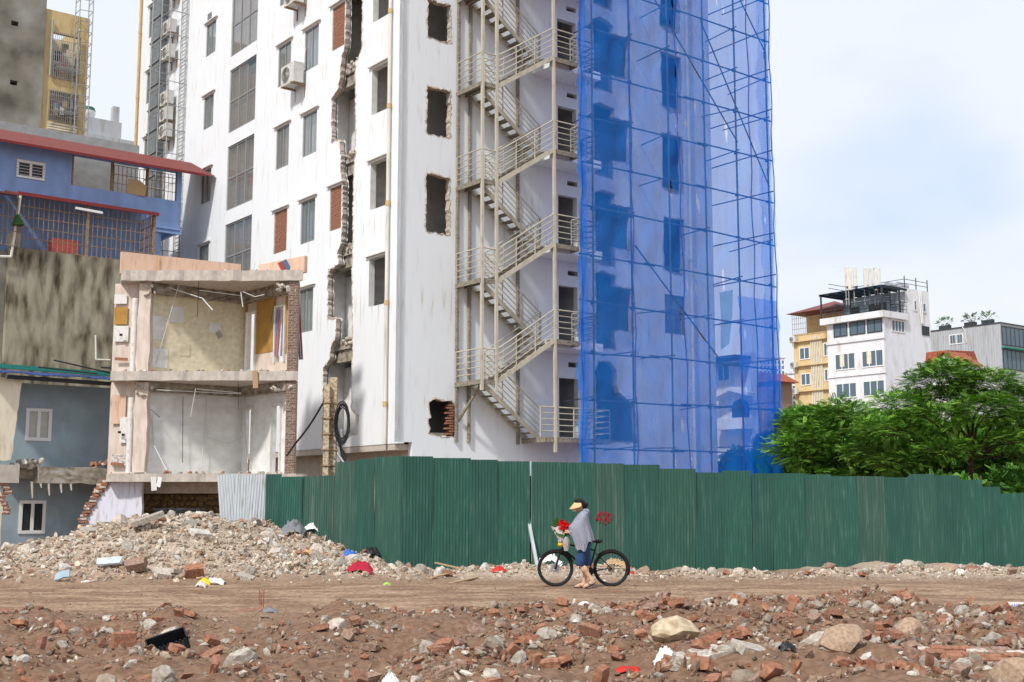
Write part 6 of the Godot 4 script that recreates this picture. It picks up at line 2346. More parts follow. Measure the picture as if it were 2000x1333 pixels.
	for j in 7:
		var line = []
		for i in 25:
			var a = PI - 0.4 + lerpf(-1.4, 1.4, i / 24.0)
			var rr = 0.104 + 0.095 * j / 6.0 * pow(maxf(cos(a - PI + 0.4), 0.0), 0.45)
			line.append(c + Vector3(0.012 + rr * cos(a), 0.045 - 0.115 * j / 6.0 * pow(maxf(cos(a - PI + 0.4), 0.0), 0.5), 0.100 / 0.104 * rr * sin(a) * (1.0 + 0.15 * j / 6.0)))
		peak.append(line)
	g = Geo.new()
	g.grid(peak)
	var low = []
	for line in peak:
		var l2 = []
		for p in line:
			l2.append(p - Vector3.UP * 0.006)
		low.append(l2)
	g.grid(low)
	obj("visor_peak", g, M.straw, t)
	# face mask with ear loops
	var mk = []
	for j in 7:
		var line = []
		for i in 13:
			var a = PI + lerpf(-1.25, 1.25, i / 12.0)
			var f = j / 6.0
			line.append(c + Vector3(-0.022 - 0.01 * sin(f * PI) + (0.092 + 0.014 * sin(f * PI)) * cos(a), -0.008 - 0.115 * f, 0.078 * (1.0 - 0.25 * f) * sin(a)))
		mk.append(line)
	g = Geo.new()
	g.grid(mk)
	var mo = obj("face_mask", g, M.mask_cloth, t)
	g = Geo.new()
	for s in [-1.0, 1.0]:
		g.path([c + Vector3(-0.05, -0.03, 0.078 * s), c + Vector3(0.0, -0.01, 0.095 * s), c + Vector3(0.025, -0.03, 0.09 * s), c + Vector3(-0.05, -0.085, 0.068 * s)], 0.002, 4)
	obj("ear_loop", g, M.mask_cloth, mo)
	# knee length denim shorts
	g = Geo.new()
	skin_mesh(g, [[V.call(0.045, 0.90, 0.05), V.call(0.045, 0.90, -0.05), 0.145, 0.145], [V.call(0.05, 0.86, 0.075), V.call(-0.03, 0.54, 0.085), 0.112, 0.092], [V.call(-0.03, 0.54, 0.085), V.call(-0.035, 0.475, 0.085), 0.092, 0.09], [V.call(0.06, 0.86, -0.07), V.call(0.095, 0.50, -0.075), 0.11, 0.085], [V.call(0.095, 0.5, -0.075), V.call(0.095, 0.45, -0.075), 0.085, 0.082]], 0.014, 0.035)
	var cutg = Geo.new()
	for i in range(0, g.v.size(), 3):
		if g.v[i].y > 0.425 or g.v[i + 1].y > 0.425 or g.v[i + 2].y > 0.425:
			for k in 3:
				cutg.put(g.v[i + k], g.n[i + k])
	obj("denim_shorts", cutg, M.denim, t)
	# poncho
	var ys = [1.50, 1.47, 1.43, 1.35, 1.25, 1.16, 1.02, 0.90, 0.80, 0.70]
	var xa = [-0.03, -0.045, -0.07, -0.11, -0.175, -0.245, -0.235, -0.20, -0.165, -0.14]
	var xb = [0.085, 0.11, 0.135, 0.135, 0.148, 0.172, 0.205, 0.225, 0.22, 0.20]
	var zr = [0.06, 0.10, 0.19, 0.235, 0.25, 0.26, 0.265, 0.27, 0.265, 0.26]
	var pts = []
	for j in 25:
		var f = j / 24.0
		var line = []
		for i in 61:
			var a = TAU * i / 60.0
			var near_side = maxf(sin(a), 0.0)
			var hem = 0.885 - 0.17 * smoothstep(0.15, 0.75, near_side) * smoothstep(0.65, 0.1, cos(a)) + 0.02 * sin(a * 7.0)
			hem += 0.12 * smoothstep(-0.6, -1.0, cos(a))
			var y = lerpf(1.505, hem, f)
			var k = 0
			while k < 8 and ys[k + 1] > y:
				k += 1
			var q = clampf((ys[k] - y) / (ys[k] - ys[k + 1]), 0.0, 1.0)
			var x1 = lerpf(xa[k], xa[k + 1], q)
			var x2 = lerpf(xb[k], xb[k + 1], q)
			var zz = lerpf(zr[k], zr[k + 1], q)
			var fold = 1.0 + smoothstep(0.2, 1.0, f) * (0.075 * sin(a * 8.0 + 0.6 + f) + 0.04 * sin(a * 15.0 + f * 2.0))
			line.append(Vector3((x1 + x2) / 2 + (x2 - x1) / 2 * cos(a) * fold, y, zz * sin(a) * fold))
		pts.append(line)
	g = Geo.new()
	g.grid(pts)
	obj("poncho", g, M.printed_cloth, t)
	g = Geo.new()
	skin_mesh(g, [[V.call(0.11, 1.465, 0.05), V.call(0.11, 1.465, -0.05), 0.032, 0.032], [V.call(0.12, 1.44, 0.04), V.call(0.13, 1.42, -0.04), 0.035, 0.035], [V.call(0.06, 1.48, 0.075), V.call(-0.02, 1.44, 0.07), 0.022, 0.018], [V.call(0.06, 1.48, -0.075), V.call(-0.02, 1.44, -0.07), 0.022, 0.018], [V.call(0.11, 1.47, 0.05), V.call(0.06, 1.48, 0.075), 0.028, 0.022], [V.call(0.11, 1.47, -0.05), V.call(0.06, 1.48, -0.075), 0.028, 0.022]], 0.010, 0.03)
	obj("hood", g, M.printed_cloth, t)
	# sleeve ends
	g = Geo.new()
	g.tube(V.call(-0.10, 1.09, 0.14), V.call(-0.2, 1.062, 0.055), 0.075, 14, 0.05)
	g.tube(V.call(-0.10, 1.11, -0.21), V.call(-0.21, 1.08, -0.32), 0.075, 14, 0.05)
	obj("sleeve", g, M.printed_cloth, t)
	# flip flops
	for s in [[V.call(0.15, 0.055, 0.085), 0.5, 0.24], [V.call(-0.03, 0.008, -0.055), 0.0, 0.25]]:
		g = Geo.new()
		var sole = []
		for i in 16:
			var a = TAU * i / 16.0
			sole.append(Vector2(cos(a) * s[2] / 2 * 1.02, sin(a) * 0.045 * (1.1 - 0.15 * cos(a))))
		g.extrude(sole, Vector3.ZERO, Vector3.RIGHT, Vector3.BACK, Vector3(0, -0.014, 0))
		g.tube(Vector3(-0.07, 0.01, 0), Vector3(-0.01, 0.05, 0.04), 0.006, 5)
		g.tube(Vector3(-0.07, 0.01, 0), Vector3(-0.01, 0.05, -0.04), 0.006, 5)
		g.tube(Vector3(-0.01, 0.05, 0.04), Vector3(0.02, 0.0, 0.045), 0.006, 5)
		var o = obj("sandal", g, M.black, t)
		o.position = s[0]
		o.rotation.z = s[1]

func make_bicycle():
	var t = thing("bicycle", "black bicycle with full mudguards and dusty tyres pushed along dirt track", "bicycle", Vector3(1.395, 0.0, -24.4))
	var R = 0.352
	var hubs = [Vector3(-0.545, R, 0), Vector3(0.545, R, 0)]
	var bb = Vector3(0.115, 0.29, 0)
	var seat = Vector3(0.235, 0.72, 0)
	var head = [Vector3(-0.415, 0.72, 0), Vector3(-0.385, 0.86, 0)]
	for h in hubs:
		var w = Node3D.new()
		w.name = "wheel"
		t.add_child(w, true)
		w.position = h
		var pts = []
		for j in 13:
			var a = TAU * j / 12.0
			var line = []
			for i in 49:
				var b = TAU * i / 48.0
				var rr = R - 0.024 + 0.024 * cos(a)
				line.append(Vector3(cos(b) * rr, sin(b) * rr, 0.024 * sin(a)))
			pts.append(line)
		var g = Geo.new()
		g.grid(pts)
		obj("tyre", g, M.rubber, w)
		pts = []
		for j in 3:
			var line = []
			for i in 49:
				var b = TAU * i / 48.0
				line.append(Vector3(cos(b) * (R + 0.001), sin(b) * (R + 0.001), -0.012 + j * 0.012))
			pts.append(line)
		g = Geo.new()
		g.grid(pts)
		obj("tread_dust", g, M.tyre_dust, w)
		pts = []
		for q in [[R - 0.045, -0.012], [R - 0.062, -0.01], [R - 0.066, 0.0], [R - 0.062, 0.01], [R - 0.045, 0.012]]:
			var line = []
			for i in 49:
				var b = TAU * i / 48.0
				line.append(Vector3(cos(b) * q[0], sin(b) * q[0], q[1]))
			pts.append(line)
		g = Geo.new()
		g.grid(pts)
		obj("rim", g, M.black, w)
		g = Geo.new()
		for i in 28:
			var b = TAU * i / 28.0
			var s = 0.03 if i % 2 else -0.03
			g.tube(Vector3(cos(b + 0.35) * 0.025, sin(b + 0.35) * 0.025, s), Vector3(cos(b) * (R - 0.06), sin(b) * (R - 0.06), 0), 0.0014, 3, -1, false)
		obj("spokes", g, M.chrome, w)
		g = Geo.new()
		g.tube(Vector3(0, 0, -0.055), Vector3(0, 0, 0.055), 0.02, 10)
		obj("hub", g, M.black, w)
		g = Geo.new()
		g.tube(Vector3(0, 0, -0.042), Vector3(0, 0, -0.039), 0.08, 20)
		obj("brake_disc", g, M.chrome, w)
		if h.x > 0:
			g = Geo.new()
			for k in 5:
				g.tube(Vector3(0, 0, 0.03 + k * 0.005), Vector3(0, 0, 0.033 + k * 0.005), 0.062 - k * 0.008, 16)
			obj("sprocket", g, M.rusty, w)
	var g = Geo.new()
	g.tube(bb, seat, 0.017, 8)
	g.tube(seat + Vector3(-0.01, -0.02, 0), head[1] + Vector3(0.01, -0.03, 0), 0.017, 8)
	g.tube(bb, head[0] + Vector3(0.01, 0.02, 0), 0.022, 8)
	g.tube(head[0], head[1], 0.022, 8)
	for s in [-1.0, 1.0]:
		g.tube(bb + Vector3(0.02, 0, 0.02 * s), hubs[1] + Vector3(0, 0, 0.06 * s), 0.011, 6)
		g.tube(seat + Vector3(-0.01, -0.06, 0.015 * s), hubs[1] + Vector3(0, 0, 0.06 * s), 0.009, 6)
	obj("frame", g, M.black, t)
	g = Geo.new()
	g.tube(hubs[1] + Vector3(-0.13, 0.15, 0.05), hubs[1] + Vector3(-0.09, 0.105, 0.055), 0.0098, 6)
	g.tube(bb.lerp(hubs[1], 0.62) + Vector3(0, 0.0, 0.055), bb.lerp(hubs[1], 0.72) + Vector3(0, 0, 0.057), 0.0112, 6)
	obj("blue_decal", g, M.bike_blue, t)
	g = Geo.new()
	for s in [-1.0, 1.0]:
		g.tube(hubs[0] + Vector3(0, 0, 0.055 * s), hubs[0] + Vector3(0.09, 0.3, 0.05 * s), 0.018, 8)
	g.beam(hubs[0] + Vector3(0.1, 0.34, -0.06), hubs[0] + Vector3(0.1, 0.34, 0.06), 0.05, 0.07)
	g.tube(hubs[0] + Vector3(0.1, 0.34, 0), head[0], 0.02, 8)
	obj("fork", g, M.black, t)
	g = Geo.new()
	g.tube(head[1], Vector3(-0.365, 0.985, 0), 0.016, 8)
	g.tube(Vector3(-0.365, 0.985, 0), Vector3(-0.42, 1.0, 0), 0.016, 8)
	obj("stem", g, M.black, t)
	g = Geo.new()
	g.path([Vector3(-0.33, 1.015, 0.31), Vector3(-0.40, 1.005, 0.12), Vector3(-0.42, 1.0, 0), Vector3(-0.40, 1.005, -0.12), Vector3(-0.33, 1.015, -0.31)], 0.012, 8)
	obj("handlebar", g, M.black, t)
	for s in [-1.0, 1.0]:
		g = Geo.new()
		g.tube(Vector3(-0.36, 1.011, 0.22 * s), Vector3(-0.325, 1.016, 0.325 * s), 0.017, 8)
		obj("grip", g, M.rubber, t)
		g = Geo.new()
		g.path([Vector3(-0.38, 1.0, 0.19 * s), Vector3(-0.43, 0.985, 0.22 * s), Vector3(-0.42, 0.975, 0.29 * s)], 0.006, 5)
		obj("brake_lever", g, M.black, t)
	g = Geo.new()
	g.tube(seat, Vector3(0.275, 0.845, 0), 0.013, 8)
	obj("seat_post", g, M.black, t)
	g = Geo.new()
	skin_mesh(g, [[Vector3(0.18, 0.872, 0), Vector3(0.30, 0.868, 0), 0.02, 0.034], [Vector3(0.31, 0.872, 0.045), Vector3(0.31, 0.872, -0.045), 0.035, 0.035], [Vector3(0.35, 0.882, 0.05), Vector3(0.35, 0.882, -0.05), 0.032, 0.032]], 0.009, 0.03)
	obj("saddle", g, M.black, t)
	for q in [[hubs[0], 0.35, 2.55], [hubs[1], -0.35, 2.35]]:
		var pts = []
		for j in 5:
			var line = []
			for i in 25:
				var a = lerpf(q[1], q[2], i / 24.0)
				var rr = R + 0.022 - 0.010 * absf(j - 2.0) * absf(j - 2.0) * 0.5
				line.append(q[0] + Vector3(cos(a) * rr, sin(a) * rr, -0.03 + j * 0.015))
			pts.append(line)
		g = Geo.new()
		g.grid(pts)
		for s in [-1.0, 1.0]:
			g.tube(q[0] + Vector3(0, 0, 0.05 * s), q[0] + Vector3(cos(q[1] + 0.3) * (R + 0.02), sin(q[1] + 0.3) * (R + 0.02), 0.028 * s), 0.003, 4)
		obj("mudguard", g, M.black, t)
	g = Geo.new()
	g.tube(bb + Vector3(0, 0, -0.05), bb + Vector3(0, 0, 0.05), 0.022, 10)
	g.tube(bb + Vector3(0, 0, 0.045), bb + Vector3(0, 0, 0.049), 0.085, 24)
	obj("chainring", g, M.black, t)
	for s in [-1.0, 1.0]:
		g = Geo.new()
		var e = bb + Vector3(0.15 * s, -0.06 * s, 0.07 * s)
		g.beam(bb + Vector3(0, 0, 0.06 * s), e, 0.014, 0.022)
		var cr = obj("crank", g, M.black, t)
		g = Geo.new()
		g.box(e + Vector3(0, 0, 0.055 * s), Vector3(0.09, 0.022, 0.09))
		obj("pedal", g, M.black, cr)
	g = Geo.new()
	g.beam(bb + Vector3(0, 0.083, 0.047), hubs[1] + Vector3(0, 0.05, 0.045), 0.006, 0.009)
	g.beam(bb + Vector3(0, -0.083, 0.047), hubs[1] + Vector3(0, -0.1, 0.045), 0.006, 0.009)
	g.beam(hubs[1] + Vector3(0, -0.04, 0.045), hubs[1] + Vector3(0.005, -0.12, 0.045), 0.014, 0.03)
	obj("chain", g, M.rusty, t)

func make_shopping():
	var r = RandomNumberGenerator.new()
	r.seed = 3
	# roses in a paper cone
	var t = thing("bouquet", "bouquet of bright red roses in white paper on bicycle handlebar", "bouquet", Vector3(0.99, 1.03, -24.12))
	t.scale = Vector3.ONE * 1.4
	for k in 30:
		var a = r.randf() * TAU
		var d = sqrt(r.randf()) * 0.07
		var p = Vector3(0.0 + cos(a) * d, 0.11 + sin(a) * d * 0.85, 0.06 + r.randf_range(-0.03, 0.04))
		var g = Geo.new()
		g.ball(p, 0.024, 5, 8)
		for j in 7:
			var b = TAU * j / 7.0 + r.randf()
			var dir = Vector3(cos(b), sin(b), 0.5).normalized()
			var up = Vector3(0, 0, 1)
			var s = dir.cross(up).normalized() * 0.017
			g.tri_to(p + dir * 0.012 - s, p + dir * 0.012 + s, p + dir * 0.036 + up * 0.006, up)
			g.tri_to(p + dir * 0.008 + up * 0.014 - s, p + dir * 0.008 + up * 0.014 + s, p + dir * 0.026 + up * 0.026, up)
		obj("rose", g, M.petal, t)
	for k in 14:
		var a = [2.6, 2.9, 2.3, 2.75, 3.6, 4.2, 4.6, 5.0, 4.0, 4.4, 2.5, 3.1, 4.8, 5.3][k]
		var dir = Vector3(cos(a), sin(a), 0.25).normalized()
		var s = dir.cross(Vector3.BACK).normalized() * 0.024
		var p = Vector3(0, 0.1, 0.05) + dir * 0.07
		var g = Geo.new()
		g.tri_to(p, p + dir * 0.045 + s, p + dir * 0.045 - s, Vector3.BACK)
		g.tri_to(p + dir * 0.1, p + dir * 0.045 + s, p + dir * 0.045 - s, Vector3.BACK)
		obj("leaf", g, M.leaf_dark, t)
	var g2 = Geo.new()
	var cone = []
	for j in 4:
		var line = []
		for i in 19:
			var a = lerpf(1.2, 5.6, i / 18.0)
			var rr = 0.03 + 0.085 * j / 3.0
			line.append(Vector3(cos(a) * rr - 0.02 - 0.03 * j / 3.0, -0.10 + 0.065 * j + 0.012 * sin(a * 5.0), sin(a) * rr * 0.7 + 0.03))
		cone.append(line)
	g2.grid(cone)
	obj("paper_wrap", g2, M.paper_white, t)
	# bags hanging from the bar
	var bagshape = func(h, w, seed_):
		var q = RandomNumberGenerator.new()
		q.seed = seed_
		var pts = []
		for j in 9:
			var f = j / 8.0
			var line = []
			for i in 21:
				var a = TAU * i / 20.0
				var rr = w * (0.12 + 0.88 * pow(sin(clampf(f * 1.12, 0, 1) * PI * 0.86), 0.8)) * (1.0 + 0.09 * sin(a * 5.0 + f * 3.0 + seed_))
				line.append(Vector3(cos(a) * rr, -f * h, sin(a) * rr * 0.7))
			pts.append(line)
		var g = Geo.new()
		g.grid(pts)
		return g
	t = thing("clear_bag", "clear plastic bag of pink meat hanging from bicycle handlebar", "bag", Vector3(1.045, 1.0, -24.02))
	obj("film", bagshape.call(0.30, 0.07, 1), M.bag_film, t)
	for k in 7:
		var o = obj("meat", chunks[k], M.meat_pink, t)
		o.position = Vector3(r.randf_range(-0.02, 0.035), -0.13 - 0.02 * k * 0.6, r.randf_range(-0.02, 0.02))
		o.scale = Vector3.ONE * 0.028
	t = thing("shopping_bag", "wrinkled pale grey shopping bag hanging before the bicycle's handlebar", "bag", Vector3(0.955, 0.99, -24.2))
	obj("film", bagshape.call(0.2, 0.06, 4), M.mask_cloth, t)
	t = thing("fruit_bag", "bunch of yellow fruit hanging in film in front of the bicycle bar", "fruit", Vector3(0.93, 0.9, -24.1))
	for k in 6:
		var g = Geo.new()
		g.ball(Vector3(r.randf_range(-0.035, 0.035), -0.06 + r.randf_range(-0.045, 0.03), r.randf_range(-0.03, 0.03)), 0.03, 6, 10)
		obj("fruit", g, M.fruit_yellow, t)
	var lg = Geo.new()
	for k in 4:
		var d = Vector3(-0.7, -0.5 + 0.3 * k, 0.2).normalized()
		lg.tri_to(Vector3(-0.03, -0.05, 0.03), Vector3(-0.03, -0.05, 0.03) + d * 0.07 + Vector3(0, 0.012, 0), Vector3(-0.03, -0.05, 0.03) + d * 0.07 - Vector3(0, 0.012, 0), Vector3.BACK)
	obj("leaf", lg, M.leaf_dark, t)

func lay(o, x, d, s, r, sink = 0.25, flat = false):
	o.position = Vector3(x, height(x, d) + s * (0.5 - sink), -d)
	o.scale = Vector3.ONE * s
	o.rotation = Vector3(r.randf_range(-0.4, 0.4), r.randf() * TAU, r.randf_range(-0.4, 0.4)) if flat else Vector3(r.randf() * TAU, r.randf() * TAU, r.randf() * TAU)

func scatter(called, mesh, n, pick, sizes, tones, seed_, label):
	# pieces nobody could count: one object of many copies
	var r = RandomNumberGenerator.new()
	r.seed = seed_
	var list = []
	var tries = 0
	while list.size() < n and tries < n * 12:
		tries += 1
		var p = pick.call(r)
		if p == null:
			continue
		var s = sizes[0] * pow(sizes[1] / sizes[0], pow(r.randf(), 1.6))
		var bs = Basis.from_euler(Vector3(r.randf() * TAU, r.randf() * TAU, r.randf() * TAU)).scaled_local(Vector3(1.0, r.randf_range(0.4, 0.95), r.randf_range(0.55, 1.0)) * s)
		var c = tones[r.randi() % tones.size()]
		list.append([Transform3D(bs, Vector3(p.x, height(p.x, p.y) + s * r.randf_range(-0.1, 0.45), -p.y)), c * r.randf_range(0.75, 1.2)])
	var mm = MultiMesh.new()
	mm.transform_format = MultiMesh.TRANSFORM_3D
	mm.use_colors = true
	mm.mesh = mesh
	mm.instance_count = list.size()
	for i in list.size():
		mm.set_instance_transform(i, list[i][0])
		mm.set_instance_color(i, list[i][1])
	var o = MultiMeshInstance3D.new()
	o.multimesh = mm
	o.material_override = M.rubble
	o.name = numbered(called)
	add_child(o)
	stuff(o)
	o.set_meta("label", label)
	o.set_meta("category", "rubble")

func pick_bank(r):
	var d = r.randf_range(8.6, 18.8)
	var x = r.randf_range(-0.46, 0.46) * d
	var u = x / d
	var cover = lerpf(0.4, 1.0, smoothstep(-0.13, -0.04, u)) + 0.55 * smoothstep(0.07, 0.03, absf(u + 0.265))
	return Vector2(x, d) if r.randf() < cover * bank(x, d) * clampf(0.5 + 1.5 * lump.get_noise_2d(x * 1.2 + 9.0, d * 1.2), 0.08, 1.0) else null

func pick_pile(r):
	var d = r.randf_range(25.0, 35.5)
	var x = r.randf_range(-16.5, -2.6)
	return Vector2(x, d) if r.randf() < pile(x, d) * 4.0 else null

func pick_foot(r):
	var x = r.randf_range(-5.5, 15.0)
	var d = 28.4 - absf(r.randfn()) * 1.0
	return Vector2(x, d) if d > 25.4 and r.randf() < foot(x, d) * 5.0 + 0.15 else null

func pick_track(r):
	var d = r.randf_range(11.0, 26.5)
	return Vector2(r.randf_range(-0.46, 0.46) * d, d)

func make_rubble():
	var red = [Color(0.35, 0.165, 0.105), Color(0.29, 0.145, 0.10), Color(0.38, 0.235, 0.165), Color(0.31, 0.205, 0.155)]
	var grey = [Color(0.44, 0.40, 0.355), Color(0.52, 0.475, 0.42), Color(0.36, 0.305, 0.255), Color(0.60, 0.56, 0.51)]
	var mixd = []
	mixd.append_array(red)
	mixd.append_array(grey)
	mixd.append_array([Color(0.28, 0.19, 0.13), Color(0.34, 0.24, 0.17), Color(0.30, 0.21, 0.15), Color(0.38, 0.29, 0.22), Color(0.25, 0.17, 0.12), Color(0.42, 0.34, 0.27)])
	var pale = [Color(0.58, 0.48, 0.39), Color(0.66, 0.575, 0.48), Color(0.47, 0.39, 0.31), Color(0.72, 0.69, 0.65), Color(0.58, 0.50, 0.42), Color(0.52, 0.36, 0.26), Color(0.46, 0.40, 0.33), Color(0.66, 0.60, 0.52)]
	var far = "crumbled brick and mortar of the bank beside the dirt track"
	for k in 3:
		scatter("brick_rubble", small_rocks[k], 6500, pick_bank, [0.010, 0.075], mixd, 20 + k, far)
	scatter("brick_rubble", bricks[5], 1300, pick_bank, [0.05, 0.15], red, 24, far)
	for k in 3:
		scatter("heap_rubble", small_rocks[k + 2], 5200, pick_pile, [0.025, 0.12], pale, 30 + k, "broken plaster, brick and concrete of the heap below gutted house")
	scatter("heap_rubble", chunks[4], 1300, pick_pile, [0.06, 0.15], pale, 34, "broken plaster, brick and concrete of the heap below gutted house")
	scatter("heap_rubble", bricks[6], 1500, pick_pile, [0.1, 0.26], pale, 36, "broken plaster, brick and concrete of the heap below gutted house")
	for k in 2:
		scatter("fence_rubble", small_rocks[k], 2600, pick_foot, [0.02, 0.11], pale, 40 + k, "small rubble strewn along the foot of the green fence")
	scatter("track_gravel", small_rocks[3], 2600, pick_track, [0.006, 0.03], mixd, 50, "grit and crumbs scattered over the dirt track")
	var r = RandomNumberGenerator.new()
	r.seed = 99
	# bricks one by one
	var bm = [M.brick_a, M.brick_b, M.brick_c, M.brick_d, M.brick_c]
	for i in 290:
		var where = 0 if i < 235 else (1 if i < 265 else 2)
		var p = null
		while p == null:
			p = [pick_bank, pick_pile, pick_foot][where].call(r)
		var half = r.randf() < 0.6
		var m = bm[r.randi() % 5]
		var o = obj("loose_brick", bricks[4 + r.randi() % 5] if half else bricks[r.randi() % 4], m)
		lay(o, p.x, p.y, r.randf_range(0.18, 0.235) * (1.0 if where == 0 else 1.25), r, 0.28, r.randf() < 0.6)
		var place = ["in the bank beside the dirt track", "on the heap below the gutted house", "at the foot of the green fence"][where]
		var tone = "dusty pale" if m in [M.brick_c, M.brick_d] else "orange red"
		tag(o, "%s %s brick lying %s" % ["broken" if half else "whole", tone, place], "brick", "loose bricks " + place)
	# lumps of concrete and plaster
	var cm = [M.chunk_a, M.chunk_b, M.chunk_c, M.plaster, M.chunk_a, M.broken_edge]
	for i in 290:
		var where = 0 if i < 120 else (1 if i < 235 else 2)
		var p = null
		while p == null:
			p = [pick_bank, pick_pile, pick_foot][where].call(r)
		var k = r.randi() % 6
		if where == 0 and k in [3, 5] and r.randf() < 0.7:
			k = 2
		var o = obj("concrete_chunk", chunks[r.randi() % 12], cm[k])
		var s = r.randf_range(0.06, 0.15) if where == 0 else r.randf_range(0.11, 0.27)
		if where == 2:
			s *= 0.75
		lay(o, p.x, p.y, s, r, 0.35)
		var place = ["in the bank beside the dirt track", "on the heap below the gutted house", "at the foot of the green fence"][where]
		tag(o, "%s lump lying %s" % [["grey concrete", "pale concrete", "brown mortar", "white plaster", "grey concrete", "tan masonry"][k], place], "rubble chunk", "rubble lumps " + place)

func slab_at(called, label, category, m, x, d, size, turn, lift = 0.0, bevel_ = 0.02, seed_ = 1):
	var g = Geo.new()
	var r = RandomNumberGenerator.new()
	r.seed = seed_
	var poly = jag(rect(-size.x / 2, size.x / 2, -size.z / 2, size.z / 2), minf(size.x, size.z) * 0.09, maxf(size.x, size.z) * 0.3, seed_)
	g.extrude(poly, Vector3(0, size.y / 2, 0), Vector3.RIGHT, Vector3.BACK, Vector3(0, -size.y, 0))
	var o = obj(called, g, m)
	o.position = Vector3(x, height(x, d) + size.y * 0.3 + lift, -d)
	o.rotation = turn
	return tag(o, label, category)

func boulder(label, m, x, d, size, turn, k, sink = 0.3):
	var o = obj("boulder", chunks[k], m)
	o.position = Vector3(x, height(x, d) + size.y * (0.5 - sink), -d)
	o.scale = size
	o.rotation = turn
	return tag(o, label, "rubble chunk")

func cloth(called, label, category, m, x, d, size, seed_, lift = 0.0):
	# a crumpled heap of cloth or film: folds thrown over a low mound
	var q = FastNoiseLite.new()
	q.seed = seed_
	q.frequency = 1.0
	q.fractal_octaves = 3
	var pts = []
	for j in 19:
		var line = []
		for i in 19:
			var u = i / 9.0 - 1.0
			var v = j / 9.0 - 1.0
			var rr = 1.0 + 0.25 * q.get_noise_2d(u * 1.2 + 5.0, v * 1.2)
			var k = maxf(0.0, 1.0 - (u * u + v * v) * 0.55)
			var y = size.y * (k * 0.75 + 0.5 * absf(q.get_noise_2d(u * 2.2, v * 2.2)) * 1.6 * k + 0.05)
			var px = x + u * size.x * 0.5 * rr
			var pz = d + v * size.z * 0.5 * rr
			line.append(Vector3(px - x, height(px, pz) - height(x, d) + y - 0.02, -(pz - d)))
		pts.append(line)
	var g = Geo.new()
	g.grid(pts)
	var o = obj(called, g, m)
	o.position = Vector3(x, height(x, d) + lift, -d)
	return tag(o, label, category)

